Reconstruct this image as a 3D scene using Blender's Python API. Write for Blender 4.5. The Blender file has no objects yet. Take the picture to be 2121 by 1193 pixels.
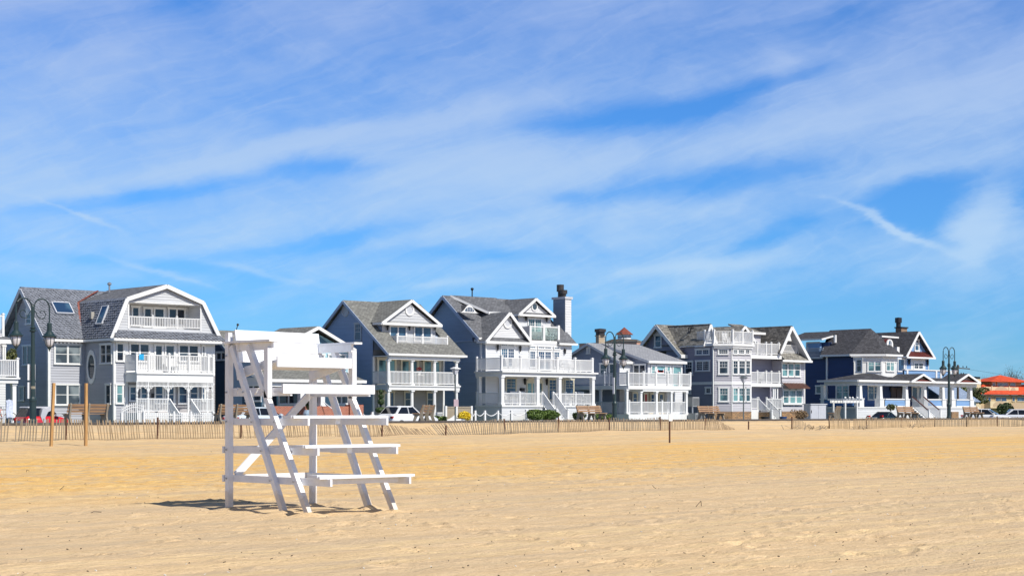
import bpy, math, random
from mathutils import Vector, noise as mnoise
random.seed(7)
sc = bpy.context.scene
col = sc.collection
# ------------------------------------------------------------------ camera
# The world X axis runs along the street, Y runs from the beach towards the houses, Z is up (metres).
FP, PCX, PYH, CAMZ = 3570.0, 1060.5, 851.0, 1.68          # focal length, principal column and horizon row of the photograph (px)
AL = math.atan((4850 - PCX) / FP)                            # angle between the view direction and the street
FX, FY = math.cos(AL), math.sin(AL)
RX, RY = FY, -FX
cam_d = bpy.data.cameras.new('camera'); cam = bpy.data.objects.new('camera', cam_d); col.objects.link(cam)
cam.location = (0, 0, CAMZ)
cam.rotation_euler = (math.pi / 2, 0, AL - math.pi / 2)
cam_d.sensor_width = 36; cam_d.lens = 36 * FP / 2121
cam_d.shift_y = (PYH - 596.5) / 2121
cam_d.clip_start = 0.5; cam_d.clip_end = 9000
sc.camera = cam
sc.view_settings.view_transform = 'Standard'; sc.view_settings.look = 'None'
sc.view_settings.exposure = 0.08; sc.view_settings.gamma = 1.0
sc.cycles.max_bounces = 6; sc.cycles.use_denoising = True
# ------------------------------------------------------------------ sun and sky
SUN_EL, SUN_OFF = math.radians(46), math.radians(1.5)         # the sun stands behind the camera, almost square to the facades
sd = Vector((math.sin(SUN_OFF) * math.cos(SUN_EL), -math.cos(SUN_OFF) * math.cos(SUN_EL), math.sin(SUN_EL)))
sun_d = bpy.data.lights.new('sun', 'SUN'); sun_d.energy = 5.0; sun_d.angle = math.radians(0.5); sun_d.color = (1.0, 0.95, 0.86)
sun = bpy.data.objects.new('sun', sun_d); col.objects.link(sun)
sun.rotation_euler = sd.to_track_quat('Z', 'Y').to_euler(); sun.location = (0, 0, 50)
world = bpy.data.worlds.new('World'); sc.world = world; world.use_nodes = True
wn, wl = world.node_tree.nodes, world.node_tree.links
wn.clear()
def wmath(op, a, b=None, c=None, clamp=False):
    n = wn.new('ShaderNodeMath'); n.operation = op; n.use_clamp = clamp
    for i, x in enumerate((a, b, c)):
        if x is None: continue
        if isinstance(x, (int, float)): n.inputs[i].default_value = x
        else: wl.new(x, n.inputs[i])
    return n.outputs[0]
sky = wn.new('ShaderNodeTexSky'); sky.sky_type = 'NISHITA'; sky.sun_disc = False
sky.sun_elevation = SUN_EL; sky.sun_rotation = math.atan2(sd.x, sd.y)
sky.altitude = 0; sky.air_density = 1.0; sky.dust_density = 0.2; sky.ozone_density = 4.0
tc = wn.new('ShaderNodeTexCoord'); sep = wn.new('ShaderNodeSeparateXYZ'); wl.new(tc.outputs['Generated'], sep.inputs[0])
az = wmath('SUBTRACT', wmath('ARCTAN2', sep.outputs[0], sep.outputs[1]), math.pi / 2 - AL)
el = wmath('ARCSINE', sep.outputs[2])
def sk(px, py): return ((px - 1060) / 3570.0, (851 - py) / 3570.0)
def rot(a, b, ang):
    c, s = math.cos(ang), math.sin(ang)
    return (wmath('ADD', wmath('MULTIPLY', a, c), wmath('MULTIPLY', b, s)),
            wmath('SUBTRACT', wmath('MULTIPLY', b, c), wmath('MULTIPLY', a, s)))
def wnoise(a, b, sa, sb, ang, seed, detail=8, rough=0.6, dist=0.0):
    p, q = rot(a, b, math.radians(ang))
    cmb = wn.new('ShaderNodeCombineXYZ')
    wl.new(wmath('MULTIPLY', p, sa), cmb.inputs[0]); wl.new(wmath('MULTIPLY', q, sb), cmb.inputs[1]); cmb.inputs[2].default_value = seed
    n = wn.new('ShaderNodeTexNoise'); n.inputs['Scale'].default_value = 1; n.inputs['Detail'].default_value = detail
    n.inputs['Roughness'].default_value = rough; n.inputs['Distortion'].default_value = dist
    wl.new(cmb.outputs[0], n.inputs['Vector'])
    return n.outputs['Fac']
# warp the sky coordinates a little so that every wisp has an irregular edge
w1 = wnoise(az, el, 9, 22, 10, 3.1, 7, 0.6); w2 = wnoise(az, el, 9, 22, 10, 8.7, 7, 0.6)
azw = wmath('ADD', az, wmath('MULTIPLY', wmath('SUBTRACT', w1, 0.5), 0.07))
elw = wmath('ADD', el, wmath('MULTIPLY', wmath('SUBTRACT', w2, 0.5), 0.018))
def blob(px, py, rx, ry, ang, amp):
    cx_, cy_ = sk(px, py)
    p, q = rot(wmath('SUBTRACT', azw, cx_), wmath('SUBTRACT', elw, cy_), math.radians(ang))
    e = wmath('ADD', wmath('POWER', wmath('ABSOLUTE', wmath('MULTIPLY', p, 3570.0 / rx)), 2), wmath('POWER', wmath('ABSOLUTE', wmath('MULTIPLY', q, 3570.0 / ry)), 2))
    return wmath('MULTIPLY', wmath('POWER', 2.718, wmath('MULTIPLY', e, -1.0)), amp)
cover = None
for b in [(310, 412, 230, 20, 10, -.62), (690, 352, 130, 16, 2, -.42), (720, 490, 230, 19, 10, -.50), (960, 528, 280, 22, 0, -.42), (1320, 246, 230, 30, 4, -.85),
          (1560, 192, 130, 20, 12, -.55), (1440, 385, 250, 26, 6, -.50), (1880, 425, 115, 34, 14, -.85), (1900, 470, 60, 26, -30, -.5), (2105, 430, 60, 40, 0, -.8), (1555, 508, 95, 18, 22, -.60),
          (1430, 130, 330, 45, 10, -.28), (1740, 60, 120, 60, 10, -.25), (2070, 50, 90, 70, 0, -.25), (410, 45, 200, 55, -20, -.30), (640, 262, 120, 24, 10, -.22), (330, 560, 300, 18, -4, -.35),
          (1160, 405, 60, 16, 0, -.30), (1655, 472, 34, 16, 0, -.4), (1060, 660, 2200, 75, 0, -.50), (1060, 790, 2400, 90, 0, -.60),
          (560, 320, 420, 22, 12, .28), (950, 235, 330, 34, 12, .26), (1150, 330, 420, 40, 3, .26), (1750, 262, 480, 42, 11, .34), (1950, 180, 260, 60, 10, .16), (1330, 440, 420, 30, 4, .16),
          (1820, 380, 160, 20, 14, .25), (2010, 480, 38, 80, -12, .50), (1420, 556, 130, 15, 4, .40), (100, 400, 260, 60, 4, .18), (80, 60, 220, 60, 12, .12),
          (1830, 476, 105, 7, -22, .85), (1590, 160, 30, 60, 0, .22), (330, 575, 90, 7, -18, .4), (520, 566, 120, 7, -8, .35), (930, 590, 90, 9, 4, .35), (190, 462, 90, 5, -20, .35)]:
    g = blob(*b); cover = g if cover is None else wmath('ADD', cover, g)
n1 = wnoise(azw, elw, 7, 26, 16, 1.3, 6, 0.52, 0.2)
n2 = wnoise(azw, elw, 11, 110, 17, 5.9, 9, 0.66, 0.25)
n4 = wnoise(azw, elw, 9, 60, 20, 33.0, 4, 0.5, 0.6); n5 = wnoise(azw, elw, 12, 50, -28, 71.0, 4, 0.5, 0.6)
def ridge(n): return wmath('POWER', wmath('SUBTRACT', 1.0, wmath('ABSOLUTE', wmath('MULTIPLY', wmath('SUBTRACT', n, 0.5), 6.0), None, None), None, True), 3.0)
fil = wmath('ADD', wmath('MULTIPLY', ridge(n4), .09), wmath('MULTIPLY', ridge(n5), .05))
n3 = wnoise(az, el, 26, 30, -35, 12.0, 5, 0.55, 0.6)
dens = wmath('ADD', wmath('ADD', wmath('MULTIPLY', wmath('SUBTRACT', n1, 0.5), 1.25), wmath('MULTIPLY', wmath('SUBTRACT', n2, 0.5), 0.45)),
             wmath('MULTIPLY', wmath('SUBTRACT', n3, 0.5), 0.35))
dens = wmath('ADD', wmath('ADD', wmath('ADD', dens, cover), 0.53), fil)
dens = wmath('SUBTRACT', dens, wmath('MULTIPLY', wmath('SMOOTH_MAX', wmath('SUBTRACT', el, 0.27), 0.0, 0.05), 6.0))   # clouds thinned overhead, out of view, to weaken the fill light
mr = wn.new('ShaderNodeMapRange'); mr.interpolation_type = 'SMOOTHSTEP'; wl.new(dens, mr.inputs['Value'])
mr.inputs['From Min'].default_value = -0.12; mr.inputs['From Max'].default_value = 1.12
mr.inputs['To Min'].default_value = 0.0; mr.inputs['To Max'].default_value = 0.92
tint = wn.new('ShaderNodeMix'); tint.data_type = 'RGBA'; tint.blend_type = 'MULTIPLY'; tint.inputs[0].default_value = 1.0
wl.new(sky.outputs[0], tint.inputs[6])
tz = wn.new('ShaderNodeMapRange'); tz.interpolation_type = 'SMOOTHSTEP'; wl.new(el, tz.inputs['Value']); tz.inputs['From Min'].default_value = .24; tz.inputs['From Max'].default_value = .55
tcx = wn.new('ShaderNodeMix'); tcx.data_type = 'RGBA'; wl.new(tz.outputs[0], tcx.inputs[0]); tcx.inputs[6].default_value = (0.36, 0.80, 1.38, 1); tcx.inputs[7].default_value = (.85, .80, .85, 1); wl.new(tcx.outputs[2], tint.inputs[7])  # unseen overhead sky toned neutral so shaded faces turn less blue
cm = wn.new('ShaderNodeMix'); cm.data_type = 'RGBA'
ce = wn.new('ShaderNodeMapRange'); wl.new(el, ce.inputs['Value']); ce.inputs['From Min'].default_value = .07; ce.inputs['From Max'].default_value = .22
cc = wn.new('ShaderNodeMix'); cc.data_type = 'RGBA'; wl.new(ce.outputs[0], cc.inputs[0]); cc.inputs[6].default_value = (5.0, 7.2, 9.6, 1); cc.inputs[7].default_value = (3.9, 5.3, 8.6, 1)
wl.new(mr.outputs[0], cm.inputs[0]); wl.new(tint.outputs[2], cm.inputs[6]); wl.new(cc.outputs[2], cm.inputs[7])
bg = wn.new('ShaderNodeBackground'); bg.inputs[1].default_value = 0.093; wl.new(cm.outputs[2], bg.inputs[0])
wo = wn.new('ShaderNodeOutputWorld'); wl.new(bg.outputs[0], wo.inputs[0])

# ------------------------------------------------------------------ materials
def new_mat(name):
    m = bpy.data.materials.new(name); m.use_nodes = True
    nt = m.node_tree; b = nt.nodes['Principled BSDF']
    return m, nt, b
def ramp(nt, fac, stops):
    r = nt.nodes.new('ShaderNodeValToRGB'); nt.links.new(fac, r.inputs[0])
    while len(r.color_ramp.elements) < len(stops): r.color_ramp.elements.new(0.5)
    for e, (p, c) in zip(r.color_ramp.elements, stops): e.position = p; e.color = (c[0], c[1], c[2], 1)
    return r.outputs[0]
def nz(nt, scale, detail=4, vec=None, rough=0.55, sc3=None, coord='Object'):
    t = nt.nodes.new('ShaderNodeTexCoord'); n = nt.nodes.new('ShaderNodeTexNoise')
    n.inputs['Scale'].default_value = scale; n.inputs['Detail'].default_value = detail; n.inputs['Roughness'].default_value = rough
    mp = nt.nodes.new('ShaderNodeMapping'); nt.links.new(t.outputs[coord], mp.inputs[0])
    if sc3: mp.inputs['Scale'].default_value = sc3
    nt.links.new(mp.outputs[0], n.inputs['Vector'])
    return n.outputs['Fac']
def bump(nt, b, h, strength=0.3, dist=0.02):
    bp = nt.nodes.new('ShaderNodeBump'); bp.inputs['Strength'].default_value = strength; bp.inputs['Distance'].default_value = dist
    nt.links.new(h, bp.inputs['Height']); nt.links.new(bp.outputs[0], b.inputs['Normal'])
def mul(c, k): return tuple(min(1, x * k) for x in c[:3])
def M(name, c, rough=0.6, var=0.12, scale=3.0, sc3=None, metal=0.0, bmp=0.0, bscale=40, spec=0.5):
    m, nt, b = new_mat(name)
    f = nz(nt, scale, 5, sc3=sc3)
    nt.links.new(ramp(nt, f, [(0.3, mul(c, 1 - var)), (0.7, mul(c, 1 + var))]), b.inputs['Base Color'])
    b.inputs['Roughness'].default_value = rough; b.inputs['Metallic'].default_value = metal; b.inputs['Specular IOR Level'].default_value = spec
    if bmp: bump(nt, b, nz(nt, bscale, 3), bmp, 0.01)
    return m
def glass(name, dark, light=None, thr=0.55, rough=0.04):
    m, nt, b = new_mat(name)
    light = light or mul(dark, 2.2)
    f = nz(nt, 0.9, 2, rough=0.4)
    nt.links.new(ramp(nt, f, [(thr - 0.06, dark), (thr + 0.08, light)]), b.inputs['Base Color'])
    b.inputs['Roughness'].default_value = rough; b.inputs['IOR'].default_value = 1.52; b.inputs['Specular IOR Level'].default_value = 0.6
    return m
def siding(name, c, var=0.10):
    m, nt, b = new_mat(name)
    f = nz(nt, 1.0, 4, sc3=(0.5, 0.5, 7.0)); g = nz(nt, 0.35, 3)
    a = nt.nodes.new('ShaderNodeMath'); a.operation = 'MULTIPLY_ADD'; nt.links.new(g, a.inputs[0]); a.inputs[1].default_value = 0.6; nt.links.new(f, a.inputs[2])
    nt.links.new(ramp(nt, a.outputs[0], [(0.55, mul(c, 1 - var)), (1.05, mul(c, 1 + var))]), b.inputs['Base Color'])
    b.inputs['Roughness'].default_value = 0.62
    return m
def shingle(name, c1, c2, cm_, w=0.32, h=0.16, patch=0.25):
    m, nt, b = new_mat(name)
    t = nt.nodes.new('ShaderNodeTexCoord'); br = nt.nodes.new('ShaderNodeTexBrick'); nt.links.new(t.outputs['UV'], br.inputs['Vector'])
    br.inputs['Scale'].default_value = 1; br.inputs['Brick Width'].default_value = w; br.inputs['Row Height'].default_value = h
    br.inputs['Mortar Size'].default_value = 0.014; br.inputs['Mortar Smooth'].default_value = 0.3; br.inputs['Bias'].default_value = 0.0
    br.inputs['Color1'].default_value = (*c1, 1); br.inputs['Color2'].default_value = (*c2, 1); br.inputs['Mortar'].default_value = (*cm_, 1)
    f = nz(nt, 3.2, 6, rough=0.75)
    mx = nt.nodes.new('ShaderNodeMix'); mx.data_type = 'RGBA'; mx.blend_type = 'MULTIPLY'; mx.inputs[0].default_value = 1
    nt.links.new(br.outputs['Color'], mx.inputs[6])
    nt.links.new(ramp(nt, f, [(0.32, (1 - patch,) * 3), (0.68, (1 + patch,) * 3)]), mx.inputs[7])
    nt.links.new(mx.outputs[2], b.inputs['Base Color'])
    b.inputs['Roughness'].default_value = 0.85; b.inputs['Specular IOR Level'].default_value = 0.3
    inv = nt.nodes.new('ShaderNodeMath'); inv.operation = 'SUBTRACT'; inv.inputs[0].default_value = 1; nt.links.new(br.outputs['Fac'], inv.inputs[1])
    bump(nt, b, inv.outputs[0], 0.6, 0.02)
    return m
def leafmat(name, a, b_, rough=0.6):
    m, nt, b = new_mat(name)
    nt.links.new(ramp(nt, nz(nt, 9, 3), [(0.35, a), (0.65, b_)]), b.inputs['Base Color']); b.inputs['Roughness'].default_value = rough
    return m
def brickmat(name, c1, c2, cm_, w=0.22, h=0.075, ms=0.01):
    m, nt, b = new_mat(name)
    t = nt.nodes.new('ShaderNodeTexCoord'); br = nt.nodes.new('ShaderNodeTexBrick')
    s = nt.nodes.new('ShaderNodeSeparateXYZ'); nt.links.new(t.outputs['Object'], s.inputs[0])
    c = nt.nodes.new('ShaderNodeCombineXYZ'); ad = nt.nodes.new('ShaderNodeMath'); ad.operation = 'ADD'
    nt.links.new(s.outputs[0], ad.inputs[0]); nt.links.new(s.outputs[1], ad.inputs[1]); nt.links.new(ad.outputs[0], c.inputs[0]); nt.links.new(s.outputs[2], c.inputs[1])
    nt.links.new(c.outputs[0], br.inputs['Vector'])
    br.inputs['Scale'].default_value = 1; br.inputs['Brick Width'].default_value = w; br.inputs['Row Height'].default_value = h; br.inputs['Mortar Size'].default_value = ms
    br.inputs['Color1'].default_value = (*c1, 1); br.inputs['Color2'].default_value = (*c2, 1); br.inputs['Mortar'].default_value = (*cm_, 1)
    nt.links.new(br.outputs['Color'], b.inputs['Base Color']); b.inputs['Roughness'].default_value = 0.85
    return m
W_TRIM = M('white_trim', (0.74, 0.74, 0.73), 0.45, 0.04)
W_PAINT, nt, b = new_mat('worn_white_painted_timber')
f1 = nz(nt, 5, 6, rough=.7); f2 = nz(nt, 1.2, 5, sc3=(6, 1.5, 1.5), rough=.75)
base_ = ramp(nt, f1, [(.3, (.70, .71, .73)), (.6, (.80, .81, .83))]); mxp = nt.nodes.new('ShaderNodeMix'); mxp.data_type = 'RGBA'
nt.links.new(ramp(nt, f2, [(.70, (0, 0, 0)), (.76, (.8,) * 3)]), mxp.inputs[0]); nt.links.new(base_, mxp.inputs[6]); mxp.inputs[7].default_value = (.36, .30, .23, 1)
t_ = nt.nodes.new('ShaderNodeTexCoord'); s_ = nt.nodes.new('ShaderNodeSeparateXYZ'); nt.links.new(t_.outputs['Object'], s_.inputs[0])
mxq = nt.nodes.new('ShaderNodeMix'); mxq.data_type = 'RGBA'; nt.links.new(mxp.outputs[2], mxq.inputs[6]); mxq.inputs[7].default_value = (.50, .40, .27, 1)
ad_ = nt.nodes.new('ShaderNodeMath'); ad_.operation = 'MULTIPLY_ADD'; nt.links.new(f1, ad_.inputs[0]); ad_.inputs[1].default_value = -.5; nt.links.new(s_.outputs[2], ad_.inputs[2])
nt.links.new(ramp(nt, ad_.outputs[0], [(0.0, (.55,) * 3), (.10, (0, 0, 0))]), mxq.inputs[0])
nt.links.new(mxq.outputs[2], b.inputs['Base Color']); b.inputs['Roughness'].default_value = .5; bump(nt, b, nz(nt, 30, 4, sc3=(.4, .4, 3)), .2, .01)
GREYTRIM = M('grey_and_shade_trim', (0.50, 0.52, 0.56), 0.55, 0.05)  # real grey parts, plus left-facing white trim toned as shade
GL_DARK = glass('window_glass_dark', (0.012, 0.018, 0.03), (0.05, 0.07, 0.09))
GL_BLUE = glass('window_glass_blue', (0.02, 0.05, 0.11), (0.06, 0.13, 0.2))
GL_TEAL = glass('window_glass_curtained', (0.03, 0.07, 0.09), (0.16, 0.32, 0.33), 0.46)
GL_GREY = glass('window_glass_grey_blinds', (0.06, 0.08, 0.10), (0.22, 0.26, 0.28), 0.48)
BLACK = M('black_metal', (0.012, 0.012, 0.014), 0.45, 0.1)
RUST = M('rusty_steel', (0.085, 0.035, 0.02), 0.85, 0.35, 8)
# ------------------------------------------------------------------ photo columns and rows -> metres on real planes
CR = [0.0, 0.0, 1.0]
def crop(x0, y0, s): CR[0], CR[1], CR[2] = x0, y0, s
def PX(c): return CR[0] + c / CR[2]
def PY(c): return CR[1] + c / CR[2]
def ray(px):
    t = (px - PCX) / FP
    return FX + t * RX, FY + t * RY
class Pl:
    """A vertical plane: origin o, unit direction d (left to right as seen), outward normal n."""
    def __init__(s, o, d):
        L = math.hypot(*d); s.o = o; s.d = (d[0] / L, d[1] / L); s.n = (s.d[1], -s.d[0])
    def s(self, c):
        rx, ry = ray(PX(c)); ox, oy = self.o; dx, dy = self.d
        # t*r = o + k*d
        det = rx * (-dy) + ry * dx
        k = (rx * oy - ry * ox) / det
        return k
    def z(self, c, cy):
        k = self.s(c); x, y = self.o[0] + self.d[0] * k, self.o[1] + self.d[1] * k
        return CAMZ + (PYH - PY(cy)) * (x * FX + y * FY) / FP
    def xy(self, k, off=0): return (self.o[0] + self.d[0] * k + self.n[0] * off, self.o[1] + self.d[1] * k + self.n[1] * off)
    def P(self, k, z, off=0): x, y = self.xy(k, off); return Vector((x, y, z))
    def C(self, c, cy, off=0): return self.P(self.s(c), self.z(c, cy), off)
    def R(self, c0, y0, c1, y1):
        m = (c0 + c1) / 2
        # rows are read at the middle column, corrected for the slant of the plane
        k0, k1 = self.s(c0), self.s(c1)
        return k0, k1, self.z(m, y1), self.z(m, y0)
def front(Y): return Pl((0, Y), (1, 0))
def left(X): return Pl((X, 0), (0, -1))
# ------------------------------------------------------------------ mesh builder
LOC = {}
class MB:
    def __init__(s): s.v = []; s.f = []; s.uv = []; s.mi = []; s.m = 0
    def face(s, pts, uv=None):
        i = len(s.v); s.v += [tuple(p) for p in pts]; s.f.append(tuple(range(i, i + len(pts)))); s.uv.append(uv); s.mi.append(s.m)
    def hexa(s, p):
        i = len(s.v); s.v += [tuple(q) for q in p]
        for a in ((0, 3, 2, 1), (4, 5, 6, 7), (0, 1, 5, 4), (1, 2, 6, 5), (2, 3, 7, 6), (3, 0, 4, 7)):
            s.f.append(tuple(i + k for k in a)); s.uv.append(None); s.mi.append(s.m)
    def box(s, x0, x1, y0, y1, z0, z1):
        s.hexa([(x0, y0, z0), (x1, y0, z0), (x1, y1, z0), (x0, y1, z0), (x0, y0, z1), (x1, y0, z1), (x1, y1, z1), (x0, y1, z1)])
    def pbox(s, pl, k0, k1, o0, o1, z0, z1):
        s.hexa([pl.P(k0, z0, o1), pl.P(k1, z0, o1), pl.P(k1, z0, o0), pl.P(k0, z0, o0), pl.P(k0, z1, o1), pl.P(k1, z1, o1), pl.P(k1, z1, o0), pl.P(k0, z1, o0)])
    def bar(s, p, q, w, h, up=(0, 0, 1)):
        p, q = Vector(p), Vector(q); d = (q - p).normalized(); up = Vector(up)
        side = d.cross(up)
        if side.length < 1e-4: side = d.cross(Vector((1, 0, 0)))
        side.normalize(); u = side.cross(d).normalized(); a, b = side * w / 2, u * h / 2
        s.hexa([p - a - b, p + a - b, p + a + b, p - a + b, q - a - b, q + a - b, q + a + b, q - a + b])
    def prism(s, pts, vec):
        vec = Vector(vec); a = [Vector(p) for p in pts]; n = len(a); i = len(s.v)
        s.v += [tuple(p) for p in a] + [tuple(p + vec) for p in a]
        fs = [tuple(i + k for k in range(n)), tuple(i + n + k for k in reversed(range(n)))] + [(i + k, i + n + k, i + n + (k + 1) % n, i + (k + 1) % n) for k in range(n)]
        for f in fs: s.f.append(f); s.uv.append(None); s.mi.append(s.m)
    def loft(s, rings, cap=True, close=True):
        i = len(s.v); n = len(rings[0])
        for r in rings: s.v += [tuple(p) for p in r]
        for a in range(len(rings) - 1):
            for k in range(n if close else n - 1):
                s.f.append((i + a * n + k, i + a * n + (k + 1) % n, i + (a + 1) * n + (k + 1) % n, i + (a + 1) * n + k)); s.uv.append(None); s.mi.append(s.m)
        if cap:
            s.f.append(tuple(i + k for k in reversed(range(n)))); s.uv.append(None); s.mi.append(s.m)
            s.f.append(tuple(i + (len(rings) - 1) * n + k for k in range(n))); s.uv.append(None); s.mi.append(s.m)
    def tube(s, pts, r, n=8):
        pts = [Vector(p) for p in pts]; rings = []
        for i, p in enumerate(pts):
            d = (pts[min(i + 1, len(pts) - 1)] - pts[max(i - 1, 0)]).normalized()
            a = d.cross(Vector((0.13, 0.21, 0.97)));
            if a.length < 0.3: a = d.cross(Vector((0.9, -0.4, 0.1)))
            a.normalize(); b = d.cross(a); rr = r[i] if isinstance(r, (list, tuple)) else r
            rings.append([p + (a * math.cos(t * 2 * math.pi / n) + b * math.sin(t * 2 * math.pi / n)) * rr for t in range(n)])
        s.loft(rings)
    def lathe(s, c, prof, n=12):
        s.loft([[(c[0] + r * math.cos(t * 2 * math.pi / n), c[1] + r * math.sin(t * 2 * math.pi / n), c[2] + z) for t in range(n)] for r, z in prof])
    def ball(s, c, r, n=10, sz=1.0):
        s.lathe(c, [(max(0.001, r * math.sin(a * math.pi / 8)), -r * sz * math.cos(a * math.pi / 8)) for a in range(9)], n)
    def clap(s, pl, poly, lap=0.15, off=0.0, depth=0.024):
        """real lapped boards over a convex polygon of (s, z) points"""
        z0 = min(p[1] for p in poly); z1 = max(p[1] for p in poly); k = 0
        def clip(P, zc, keep_above):
            out = []
            for a, b in zip(P, P[1:] + P[:1]):
                ia = (a[1] >= zc) == keep_above or a[1] == zc; ib = (b[1] >= zc) == keep_above or b[1] == zc
                if ia: out.append(a)
                if ia != ib and abs(b[1] - a[1]) > 1e-9:
                    t = (zc - a[1]) / (b[1] - a[1]); out.append((a[0] + (b[0] - a[0]) * t, zc))
            return out
        zc = math.floor(z0 / lap) * lap
        while zc < z1 - 1e-4:
            P = clip(clip(list(poly), zc, True), zc + lap, False)
            if len(P) > 2:
                s.face([pl.P(q[0], q[1], off + 0.003 + depth * (1 - (q[1] - zc) / lap)) for q in P])
                lo = [q for q in P if abs(q[1] - min(a[1] for a in P)) < 1e-4]
                if len(lo) >= 2:
                    a, b = min(lo), max(lo); o = off + 0.003 + depth * (1 - (a[1] - zc) / lap)
                    s.face([pl.P(a[0], a[1], off), pl.P(b[0], b[1], off), pl.P(b[0], b[1], o), pl.P(a[0], a[1], o)])
            zc += lap
        s.prism([pl.P(q[0], q[1], off) for q in poly], (-pl.n[0] * 0.12, -pl.n[1] * 0.12, 0))
    def slab(s, pts, t=0.1, uvs=True):
        """roof surface: pts = eave left, eave right, then upper points; uv in metres"""
        P = [Vector(p) for p in pts]; e = (P[1] - P[0]).normalized(); n = e.cross(P[2] - P[0]).normalized()
        if n.z < 0: n = -n
        u = n.cross(e)
        if u.z < 0: u = -u
        s.face(P, [((p - P[0]).dot(e) + P[0].x * .37, (p - P[0]).dot(u)) for p in P])
        B = [p - n * t for p in P]; k = len(P)
        s.face(list(reversed(B)))
        for a in range(k): s.face([P[a], B[a], B[(a + 1) % k], P[(a + 1) % k]])
    def build(s, name, mats, parent=None, smooth=False):
        me = bpy.data.meshes.new(name); L = LOC.get(parent.name, (0, 0, 0)) if parent else (0, 0, 0)
        me.from_pydata([(v[0] - L[0], v[1] - L[1], v[2] - L[2]) for v in s.v], [], s.f)
        if any(u for u in s.uv):
            ul = me.uv_layers.new(name='UVMap'); li = 0
            for f, u in zip(s.f, s.uv):
                for j in range(len(f)):
                    if u: ul.data[li].uv = u[j]
                    li += 1
        if not isinstance(mats, (list, tuple)): mats = [mats]
        for m in mats: me.materials.append(m)
        for p, i in zip(me.polygons, s.mi): p.material_index = i
        if smooth: me.polygons.foreach_set('use_smooth', [True] * len(me.polygons))
        me.update()
        o = bpy.data.objects.new(name, me); col.objects.link(o)
        if parent: o.parent = parent; LOC[o.name] = L
        else: LOC[o.name] = (0, 0, 0)
        return o
def tag(o, label=None, cat=None, group=None, kind=None):
    if label: o['label'] = label
    if cat: o['category'] = cat
    if group: o['group'] = group
    if kind: o['kind'] = kind
    return o
def thing(name, label, cat, loc=(0, 0, 0), group=None):
    o = bpy.data.objects.new(name, None); col.objects.link(o); o.location = loc; o.empty_display_size = 0.3
    LOC[o.name] = tuple(loc)
    return tag(o, label, cat, group)
def copy_tree(o, parent=None):
    c = o.copy(); col.objects.link(c); LOC[c.name] = LOC.get(o.name, (0, 0, 0))
    if parent: c.parent = parent
    for ch in list(o.children): copy_tree(ch, c)
    return c
def place(o, loc, rz=0.0, label=None, group=None, scale=None):
    o.location = loc; o.rotation_euler = (0, 0, rz)
    if scale: o.scale = (scale,) * 3
    if label: o['label'] = label
    if group: o['group'] = group
    return o
# ------------------------------------------------------------------ house pieces
def wall(H, pl, poly, mat, lap=0.15, name='wall', off=0.0, crops=False):
    mb = MB(); pts = [(pl.s(a), pl.z(a, b)) for a, b in poly] if crops else poly
    mb.clap(pl, pts, lap, off); return mb.build(name, mat, H)
def wrect(H, pl, k0, k1, z0, z1, mat, lap=0.15, off=0.0, name='wall'):
    return wall(H, pl, [(k0, z0), (k1, z0), (k1, z1), (k0, z1)], mat, lap, name, off)
def plain(H, x0, x1, y0, y1, z0, z1, mat, name='wall'):
    mb = MB(); mb.box(x0, x1, y0, y1, z0, z1); return mb.build(name, mat, H)
def window(H, pl, c0, y0, c1, y1, cols=1, rail=True, grid=None, mat=None, trim=0.09, name='window', tmat=None, top=True, raw=None, base=0.052):
    k0, k1, z0, z1 = raw if raw else pl.R(c0, y0, c1, y1)
    b = base
    mb = MB(); t = trim
    mb.pbox(pl, k0, k0 + t, b, b + .035, z0, z1); mb.pbox(pl, k1 - t, k1, b, b + .035, z0, z1)
    mb.pbox(pl, k0 - (.04 if top else 0), k1 + (.04 if top else 0), b, b + .05, z1 - t, z1 + (.02 if top else 0)); mb.pbox(pl, k0 - .03, k1 + .03, b, b + .07, z0 - .01, z0 + t * .8)
    w = (k1 - k0 - 2 * t - (cols - 1) * t * .7) / cols
    for i in range(cols):
        a = k0 + t + i * (w + t * .7)
        if i: mb.pbox(pl, a - t * .7, a, b, b + .03, z0 + t * .8, z1 - t)
        sw = 0.035
        mb.pbox(pl, a, a + sw, b - .015, b + .015, z0 + t * .8, z1 - t); mb.pbox(pl, a + w - sw, a + w, b - .015, b + .015, z0 + t * .8, z1 - t)
        mb.pbox(pl, a + sw, a + w - sw, b - .015, b + .014, z1 - t - sw, z1 - t); mb.pbox(pl, a + sw, a + w - sw, b - .015, b + .014, z0 + t * .8, z0 + t * .8 + sw)
        zm = (z0 + z1) / 2
        if rail: mb.pbox(pl, a + sw, a + w - sw, b - .015, b + .013, zm - .02, zm + .02)
        if grid:
            gx, gy = grid; zb = zm + .02 if rail else z0 + t * .8 + sw; zt = z1 - t - sw
            for g in range(1, gx): x = a + sw + (w - 2 * sw) * g / gx; mb.pbox(pl, x - .011, x + .011, b - .012, b + .008, zb, zt)
            for g in range(1, gy): z = zb + (zt - zb) * g / gy; mb.pbox(pl, a + sw, a + w - sw, b - .012, b + .006, z - .011, z + .011)
    o = mb.build(name, tmat or W_TRIM, H)
    g = MB(); g.pbox(pl, k0 + t * .5, k1 - t * .5, b - .03, b - .004, z0 + t * .4, z1 - t * .5); g.build('pane', mat or GL_DARK, o)
    return o
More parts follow.
